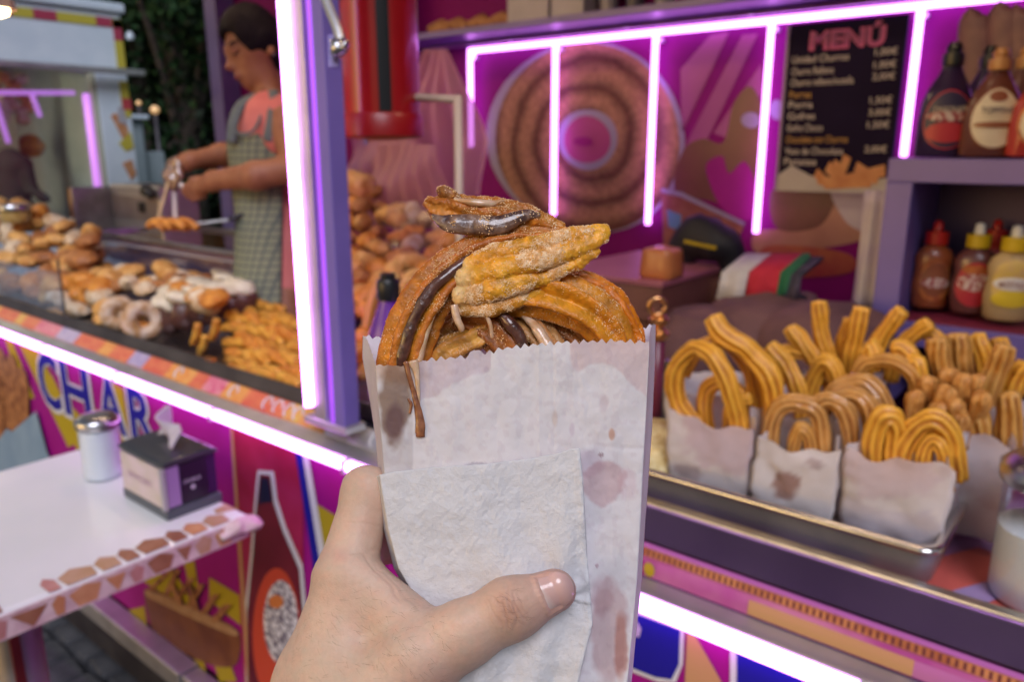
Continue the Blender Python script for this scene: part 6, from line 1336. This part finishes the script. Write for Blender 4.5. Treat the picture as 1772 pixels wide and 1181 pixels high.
def bag_xw(u, y):
    lf, ls, rf, rs_ = ip(y, XLf), ip(y, XLs), ip(y, XRf), ip(y, XRs)
    dpt = ip(y, [(560, 165), (700, 150), (900, 120), (1050, 90), (1320, 50)]); f = u % 1
    if u < 1: return lf+(rf-lf)*f, 10-16*math.sin(math.pi*f)**.8*ip(y, [(560, .6), (700, 1), (1000, .9), (1320, .4)])
    if u < 2: return rf+(rs_-rf)*f-3*math.sin(math.pi*f), 10+(dpt-10)*f
    if u < 3: return rs_+(ls-rs_)*f, dpt+14*math.sin(math.pi*f)
    return ls+(lf-ls)*f, dpt+(10-dpt)*f
TOPF = [(0, 632), (.10, 634), (.17, 626), (.20, 622), (.27, 620), (.34, 617), (.36, 604), (.40, 612), (.46, 604), (.55, 598), (.7, 592), (.86, 590), (1, 592)]
def top_y(u):
    if u < 1: return ip(u, TOPF)
    if u < 2: return 592+(562-592)*min(1, (u-1)*1.6)
    if u < 3: return ip(u-2, [(0, 562), (.15, 580), (.8, 590), (1, 582)])
    return ip(u-3, [(0, 580), (.35, 588), (.7, 610), (1, 632)])
PG = np.zeros((nV, len(us), 3))
acc = 0; lastx = None
for j, u in enumerate(us):
    ty = top_y(u); x0, w0 = bag_xw(u, ty); acc += 0 if lastx is None else math.hypot(x0-lastx[0], w0-lastx[1]); lastx = (x0, w0)
    ph = (acc/15.5+.25*math.sin(acc*.021)) % 1; ty -= (9.0*(1-abs(2*ph-1))-4.5)*(.75+.35*math.sin(acc*.13))*(1 if not (u < .17) else .35)
    for i in range(nV):
        v = i/(nV-1); y = ty+(1320-ty)*(v**1.08); x, w = bag_xw(u, y); PG[i, j] = (x, y, w)
P = PG.reshape(-1, 3); x, y = P[:, 0], P[:, 1]
fr = (np.tile(us, nV) < 1)
dw = fbm(P*np.array([1, .45, 1]), .010, 3, 2)*6.0+fbm(P, .05, 3, 6)*1.1+np.abs(fbm(P, .028, 3, 66))*-.9+vnoise(P, .16, 9)*.35
for xc, a, s in ((932, -.8, 3), (957, .8, 2.5), (705, 1.4, 5), (742, -.9, 4), (1000, .6, 5)): dw = dw+a*np.exp(-((x-xc-(y-600)*.01)/s)**2)*np.clip((900-y)/200, 0, 1)
dw += 2.2*np.exp(-((y-722-.05*x)/4)**2)*np.clip((x-1030)/60, 0, 1)
P[:, 2] += dw*np.where(fr, 1, .8)
C = np.ones((len(P), 3)); nz = fbm(P*np.array([1, 1, .2]), .03, 3, 3); nz2 = fbm(P*np.array([1, 1, .2]), .09, 2, 8)
def stain(m, colr):
    global C
    m = np.clip(m, 0, 1)[:, None]*fr[:, None]; C = C*(1-m)+C*np.array(colr)*m
bl = lambda cx, cy, rx, ry, sh=5, nw=.22: (1-np.hypot((x-cx)/rx, (y-cy)/ry)+nz*nw)*sh
stain((690-(x-735)*.45-y+nz*10)/5*((x > 722) & (x < 850)), (.84, .76, .80))
stain((646+np.clip((x-1060), 0, 80)**1.5*.09-18*np.exp(-((x-1035)/30)**2)-y+nz*9)/5*np.clip((x-985)/25, 0, 1), (.90, .78, .78))
stain(bl(683, 690, 29, 80, 4), (.50, .38, .30)); stain(bl(684, 728, 20, 40, 2), (.55, .45, .55)); stain(bl(690, 640, 60, 35, 2), (.85, .72, .62))
stain(np.clip((x-650)/8, 0, 1)*np.clip((716-x)/3, 0, 1)*np.clip((826-y)/4, 0, 1)*np.clip((y-640)/30, 0, 1)*.9, (.80, .80, .82))
stain(bl(1046, 836, 40, 42, 6), (.84, .68, .68)); stain(bl(1020, 800, 30, 30, 3), (.88, .80, .84)); stain(bl(1085, 840, 20, 35, 3), (.93, .85, .88))
stain(bl(1055, 1090, 38, 105, 4), (.80, .66, .66)); stain(bl(1040, 1030, 26, 40, 3), (.84, .74, .76)); stain(bl(1075, 1120, 14, 70, 3), (.80, .56, .50))
stain(bl(1045, 697, 11, 20, 3, .3), (.84, .78, .80)); stain(bl(1058, 752, 7, 13, 3), (.82, .55, .42)); stain(bl(1040, 788, 7, 4.5, 4), (.55, .42, .45)); stain(bl(1033, 980, 4, 4, 4), (.7, .55, .6))
stain(bl(825, 806, 26, 7, 4), (.72, .70, .73)); stain(bl(960, 725, 6, 16, 2), (.9, .82, .76)); stain(bl(990, 745, 5, 14, 2), (.86, .8, .86)); stain(bl(842, 640, 6, 7, 2), (.88, .85, .88))
stain(np.clip((nz2-.32)*5, 0, .5), (.90, .86, .88))
Fs = [(i*len(us)+j, i*len(us)+(j+1) % len(us), (i+1)*len(us)+(j+1) % len(us), (i+1)*len(us)+j) for i in range(nV-1) for j in range(len(us))]
HB = paper_mat('held_bag_paper', (.91, .89, .91), .28, 'col', 90, 700, .22, .0005, .4)
hbag = fgm('paper_bag', P, Fs, HB, None, C)
bm = bmesh.new(); bm.from_mesh(hbag.data); bm.to_mesh(hbag.data); bm.free()
tag(hbag, 'large greasy white paper bag with a zigzag rim, held up by a hand', 'paper bag')
for pts, r, m, nm in (([(703, 628, -4), (708, 650, -5), (716, 680, -6), (722, 705, -6), (727, 735, -7), (727, 756, -7)], [5, 4.5, 4.5, 6, 8.5, 8], M('choc_drip', (.16, .05, .02), (.34, .13, .06), .2, 260, .2, 300, coat=.6), 'chocolate_drip'),
                      ([(716, 626, -5), (722, 650, -4), (724, 690, -5), (722, 730, -6), (720, 750, -5)], [9, 5, 3, 3, 2], GLZ, 'glaze_drip'), ([(706, 690, -3), (711, 700, -4), (709, 716, -3)], [2, 3, 2], M('choc_drip', (1, 1, 1)), 'chocolate_drip')):
    V, Fs = sweep(pts, r, 12, seg=50, n0=(0, 0, -1)); V[:, 2] = V[:, 2].mean()+(V[:, 2]-V[:, 2].mean())*.45; fgm(nm, V+np.stack([fbm(V, .05, 2, 5)]*3, 1)*1.5, Fs, m, hbag)

# napkin folded round the bag
nu, nv = 190, 230
TOPN = [(0, 826), (.12, 818), (.3, 810), (.48, 806), (.62, 801), (.78, 794), (.9, 786), (.96, 778), (1, 776)]
XRn = [(770, 1003), (820, 1008), (900, 1013), (960, 1016), (1020, 1021), (1080, 1026), (1120, 1016), (1181, 1001), (1300, 980)]
PN = np.zeros((nv, nu, 3))
for j in range(nu):
    u = j/(nu-1); ty = ip(u, TOPN)
    for i in range(nv):
        v = i/(nv-1); yy = ty+(1310-ty)*v; xl = ip(yy, XLs)-5; xr = ip(yy, XRn)
        if u < .05: xx = xl+8*math.sin(u/.05*math.pi/2)-2; ww = 55*(1-u/.05)+2
        else: q = (u-.05)/.95; xx = xl+6+(xr-xl-6)*q; ww = 2-20*math.sin(math.pi*min(q*.62+.02, 1))**.8
        PN[i, j] = (xx, yy, ww)
P = PN.reshape(-1, 3); x, y = P[:, 0], P[:, 1]
dw = fbm(P, .012, 3, 21)*4.5+fbm(P, .09, 2, 25)*.9+np.abs(vnoise(P*np.array([1, .55, 1])+P[:, [1, 0, 2]]*.35, .13, 3))*-1.0+vnoise(P, .24, 5)*.45
dx, dy = x-985, y-1035; ang = np.arctan2(dy, -dx); rad = np.hypot(dx, dy)
dw += 5.5*np.sin(ang*6+rad*.012)*np.exp(-((rad-120)/120)**2)*(dy < 10)+6*np.sin(x*.075+y*.02)*np.clip((y-1040)/60, 0, 1)*np.clip((1020-x)/60, 0, 1)
dw += -4*np.exp(-((x-(ip(y, XRn)-4))/8)**2)
th_ = np.clip(1-np.hypot((x-870)/150, (y-1060)/60), 0, 1); dw += th_*10
P[:, 2] += dw-3; P[:, 1] += fbm(P, .03, 2, 31)*2*np.clip(1-(y-780)/60, 0, 1)
Fs = [(i*nu+j, i*nu+j+1, (i+1)*nu+j+1, (i+1)*nu+j) for i in range(nv-1) for j in range(nu-1)]
NM = paper_mat('napkin_paper', (.85, .85, .88), .22, None, 120, 1100, .75, .0006, 1.2)
nap = fgm('napkin', P, Fs, NM); nap.modifiers.new('s', 'SOLIDIFY').thickness = .0004
tag(nap, 'white embossed paper napkin wrapped round the lower part of the held bag under the thumb', 'napkin')

# ------------------------------------------------------------------ the hand
H = [
 ((598, 1012, 34), 56, (588, 1200, 50), 118), ((588, 1200, 50), 118, (548, 1520, 60), 132),
 ((610, 1110, 60), 74, (640, 1150, 220), 62), ((588, 1250, 60), 100, (600, 1260, 200), 70),
 ((599, 1004, 34), 54, (634, 850, 70), 39), ((634, 850, 70), 39, (690, 846, 190), 36), ((690, 846, 190), 36, (800, 868, 212), 30, (1, 1, 1), 12),
 ((608, 1075, 110), 52, (618, 945, 185), 42), ((618, 945, 185), 42, (720, 935, 232), 34, None, 12), ((720, 935, 232), 34, (830, 952, 222), 29, None, 12),
 ((616, 1150, 160), 50, (640, 1040, 232), 40), ((640, 1040, 232), 40, (745, 1030, 232), 32, None, 12), ((745, 1030, 232), 32, (845, 1042, 214), 28, None, 12),
 ((620, 1220, 190), 46, (668, 1130, 240), 34), ((668, 1130, 240), 34, (760, 1120, 214), 28, None, 12), ((760, 1120, 214), 28, (830, 1128, 190), 25, None, 12),
 ((612, 1018, 26), 54, (700, 1100, -4), 60), ((640, 1010, 10), 34, (720, 1088, -14), 46),
 ((600, 1260, 20), 118, (715, 1152, -34), 72), ((715, 1152, -34), 70, (800, 1100, -50), 57), ((800, 1100, -50), 56, (884, 1055, -58), 53), ((884, 1055, -58), 52, (958, 1024, -52), 39),
 ((880, 1052, -66), 44, (890, 1050, -66), 44, (1, 1, .9), 14),
]
A_ = np.array((884, 1055, -58.)); B_ = np.array((958, 1024, -52.)); ax_d = (B_-A_)[:2]/np.linalg.norm((B_-A_)[:2]); ax_p = np.array([-ax_d[1], ax_d[0]])
def th_pt(s, q, ang_r):      # s along thumb from the joint, angle q (rad) round it from the camera side, radius
    c2 = A_[:2]+ax_d*s+ax_p*math.sin(q)*ang_r; return (c2[0], c2[1], -58+6*s/80-math.cos(q)*ang_r)
rad_s = lambda s: 52-13*min(s, 80)/80
# nail folds
fold = []
N0 = 60
for q0, q1 in zip(np.linspace(-1.0, .95, 9)[:-1], np.linspace(-1.0, .95, 9)[1:]):
    f0 = N0-3-2*math.cos(q0*1.3); f1 = N0-3-2*math.cos(q1*1.3)
    fold.append((th_pt(f0, q0, rad_s(f0)-2.0), 3.4, th_pt(f1, q1, rad_s(f1)-2.0), 3.4, None, 5))
for q_ in (-1.03, .98):
    fold.append((th_pt(N0-2, q_, rad_s(N0)-2.2), 3.6, th_pt(N0+26, q_*.98, rad_s(N0+26)-2.4), 3.0, None, 6))
P, Q = sdf_mesh(H+fold, (395, 780, -175), (1015, 1500, 290), 2.1, 24, cuts=[((634, 918, -22), 5, (668, 910, -4), 6, None, 8), ((668, 1010, -52), 3, (690, 1040, -66), 3, None, 10), ((640, 965, -40), 3, (660, 985, -40), 3, None, 8)])
s_ = (P[:, :2]-A_[:2])@ax_d; q_ = (P[:, :2]-A_[:2])@ax_p; front = (P[:, 2] < -58) & (s_ > -90)
dn = np.zeros(len(P)); line = np.zeros(len(P))
wob = fbm(P, .06, 2, 3)*5
for s0, cv, a in ((-26, -.006, .7), (-13, -.010, 1.2), (-4, .012, 1.3), (4, -.012, 1.3), (12, .010, 1.1), (22, .006, .7), (-36, -.003, .4)):
    l = np.exp(-((s_-s0-cv*q_**2-wob)/1.9)**2)*np.exp(-(q_/34)**4)*a*front; line += l; dn -= l*.9
dn += fbm(P, .02, 3, 12)*.6+fbm(P*np.array([1, 1, 1]), .11, 2, 14)*.28
for (x0, y0, x1, y1, a, wd) in ((632, 965, 690, 1035, 1.2, 2.6), (655, 985, 720, 1052, 1.0, 2.4), (610, 960, 668, 955, .9, 2.8), (600, 905, 655, 912, .8, 3), (690, 1030, 745, 1056, .6, 2.6)):
    d = np.array([x1-x0, y1-y0], float); L = np.linalg.norm(d); d /= L; u_ = (P[:, 0]-x0)*d[0]+(P[:, 1]-y0)*d[1]; v_ = -(P[:, 0]-x0)*d[1]+(P[:, 1]-y0)*d[0]+fbm(P, .03, 2, 33)*5
    l = np.exp(-(v_/wd)**2)*np.clip(np.minimum(u_, L-u_)/12+1, 0, 1)*a*(P[:, 2] < 60); dn -= l; line += l*.35
nz = fbm(P, .012, 3, 44)[:, None]; nf = fbm(P, .07, 2, 47)[:, None]
Cs = np.array((.65, .45, .345))*(1+nz*.08)+np.array((.025, -.010, -.010))*nf
def blend(m, colr):
    global Cs
    m = np.clip(m, 0, 1)[:, None]; Cs = Cs*(1-m)+np.array(colr)*m
rad2 = lambda cx, cy, rx, ry: np.exp(-((P[:, 0]-cx)/rx)**2-((P[:, 1]-cy)/ry)**2)
blend(np.clip((s_+110)/200, 0, .7)*(np.abs(q_) < 75)*(P[:, 1] < 1220), (.64, .40, .30))
blend(rad2(880, 1055, 26, 34)*.65, (.46, .24, .17)); blend(np.clip((s_-35)/40, 0, 1)*(P[:, 2] < 0)*.65, (.62, .34, .29))
blend(rad2(588, 962, 16, 12)*.45, (.62, .32, .27)); blend(rad2(640, 880, 22, 60)*.45, (.52, .31, .22)); blend(rad2(770, 1190, 60, 40)*.5, (.55, .27, .21)); blend(rad2(700, 1040, 50, 26)*.35, (.60, .36, .27)); blend(rad2(560, 1160, 90, 90)*.2, (.60, .47, .31))
blend(line*.22, (.34, .16, .11))
SKM = attr_mat('hand_skin', 'col', .48, var=(.95, 1.03), bump=.5, bscale=1300, bdist=.0004, sss=.15, spec=.35)
# displace along normals
o = fgm('hand', P, Q, SKM, None)
me = o.data; nr = np.empty(len(me.vertices)*3, np.float32); me.vertex_normals.foreach_get('vector', nr); co = np.empty_like(nr); me.vertices.foreach_get('co', co)
co = co.reshape(-1, 3)+nr.reshape(-1, 3)*(dn*S0)[:, None]; me.vertices.foreach_set('co', co.ravel()); me.update(); set_col(o, np.clip(Cs, 0, 1))
sgn = 1
tag(o, 'light skinned left hand gripping the held paper bag, thumb across the napkin', 'hand'); hand = o; HN = nr.reshape(-1, 3); HC = co
# thumb nail
na, nb = 34, 40; V = []; C = []
for i in range(na):
    for j in range(nb):
        b_ = j/(nb-1)*2-1; a = i/(na-1)
        qm = .97*(1-.0*a); q0 = b_*qm
        end = 57*(1-abs(b_)**2.6)**.5*.62+57*.38*(1-abs(b_)**6); s = N0-1+1.5*math.cos(b_*1.2)+a*max(end, 3)
        ss = s-N0; rs2 = rad_s(s) if s < 80 else math.sqrt(max(39**2-(s-80)**2*1.0, 60))
        rr2 = rs2+1.3-2.6*abs(b_)**5; 
        if s > 84: rr2 = rs2+1.3+ (s-84)*.34
        V.append(th_pt(s, q0*(1 if s < 84 else 1), rr2))
        lun = np.clip(1.15-ss/(8+9*(b_*.9+.1)), 0, 1)*.65; tip = np.clip((a-.93)*14, 0, 1)*.5
        base_c = np.array((.66, .41, .37))*(1-.12*b_); C.append(np.clip(base_c*(1-lun)+np.array((.74, .62, .56))*lun*(1-0), 0, 1)*(1-tip)+np.array((.72, .55, .46))*tip)
Fs = [(i*nb+j, i*nb+j+1, (i+1)*nb+j+1, (i+1)*nb+j) for i in range(na-1) for j in range(nb-1)]
nl = fgm('thumbnail', np.array(V), Fs, attr_mat('nail', 'col', .22, var=(.96, 1.02), bump=.05, bscale=500, bdist=.0002, coat=.35, sss=.1), hand, np.array(C)); nl.modifiers.new('s', 'SOLIDIFY').thickness = .0004
# fine hairs on the back of the hand and on the thumb joint
rs = np.random.RandomState(4); hv = []; hf = []
cand = np.where((P[:, 2] < 40) & (P[:, 1] > 1010) & (P[:, 1] < 1300) & (P[:, 0] < 780) & (P[:, 0] > 470))[0]; cand2 = np.where(front & (np.abs(s_) < 20) & (np.abs(q_) < 30))[0]
sel = np.concatenate([rs.choice(cand, 420), rs.choice(cand2, 26)])
for k in sel:
    p = HC[k]; n_ = HN[k]; t_ = rt*rs.uniform(.2, 1)-up*rs.uniform(-.2, .8); t_ -= n_*(t_@n_); t_ /= np.linalg.norm(t_)+1e-9; L = rs.uniform(.0022, .0045); sd_ = np.cross(t_, n_)*.000026
    for q in range(4): 
        c0_ = p+t_*L*q/3+n_*(.0004*math.sin(q/3*2.6)); w_ = 1-q/4; hv += [c0_-sd_*w_, c0_+sd_*w_]
    b0_ = len(hv)-8
    for q in range(3): hf.append((b0_+2*q, b0_+2*q+1, b0_+2*q+3, b0_+2*q+2))
tag(mk('fine_hair', hv, hf, M('hair_brown', (.09, .05, .03), None, .6), hand), kind='stuff')
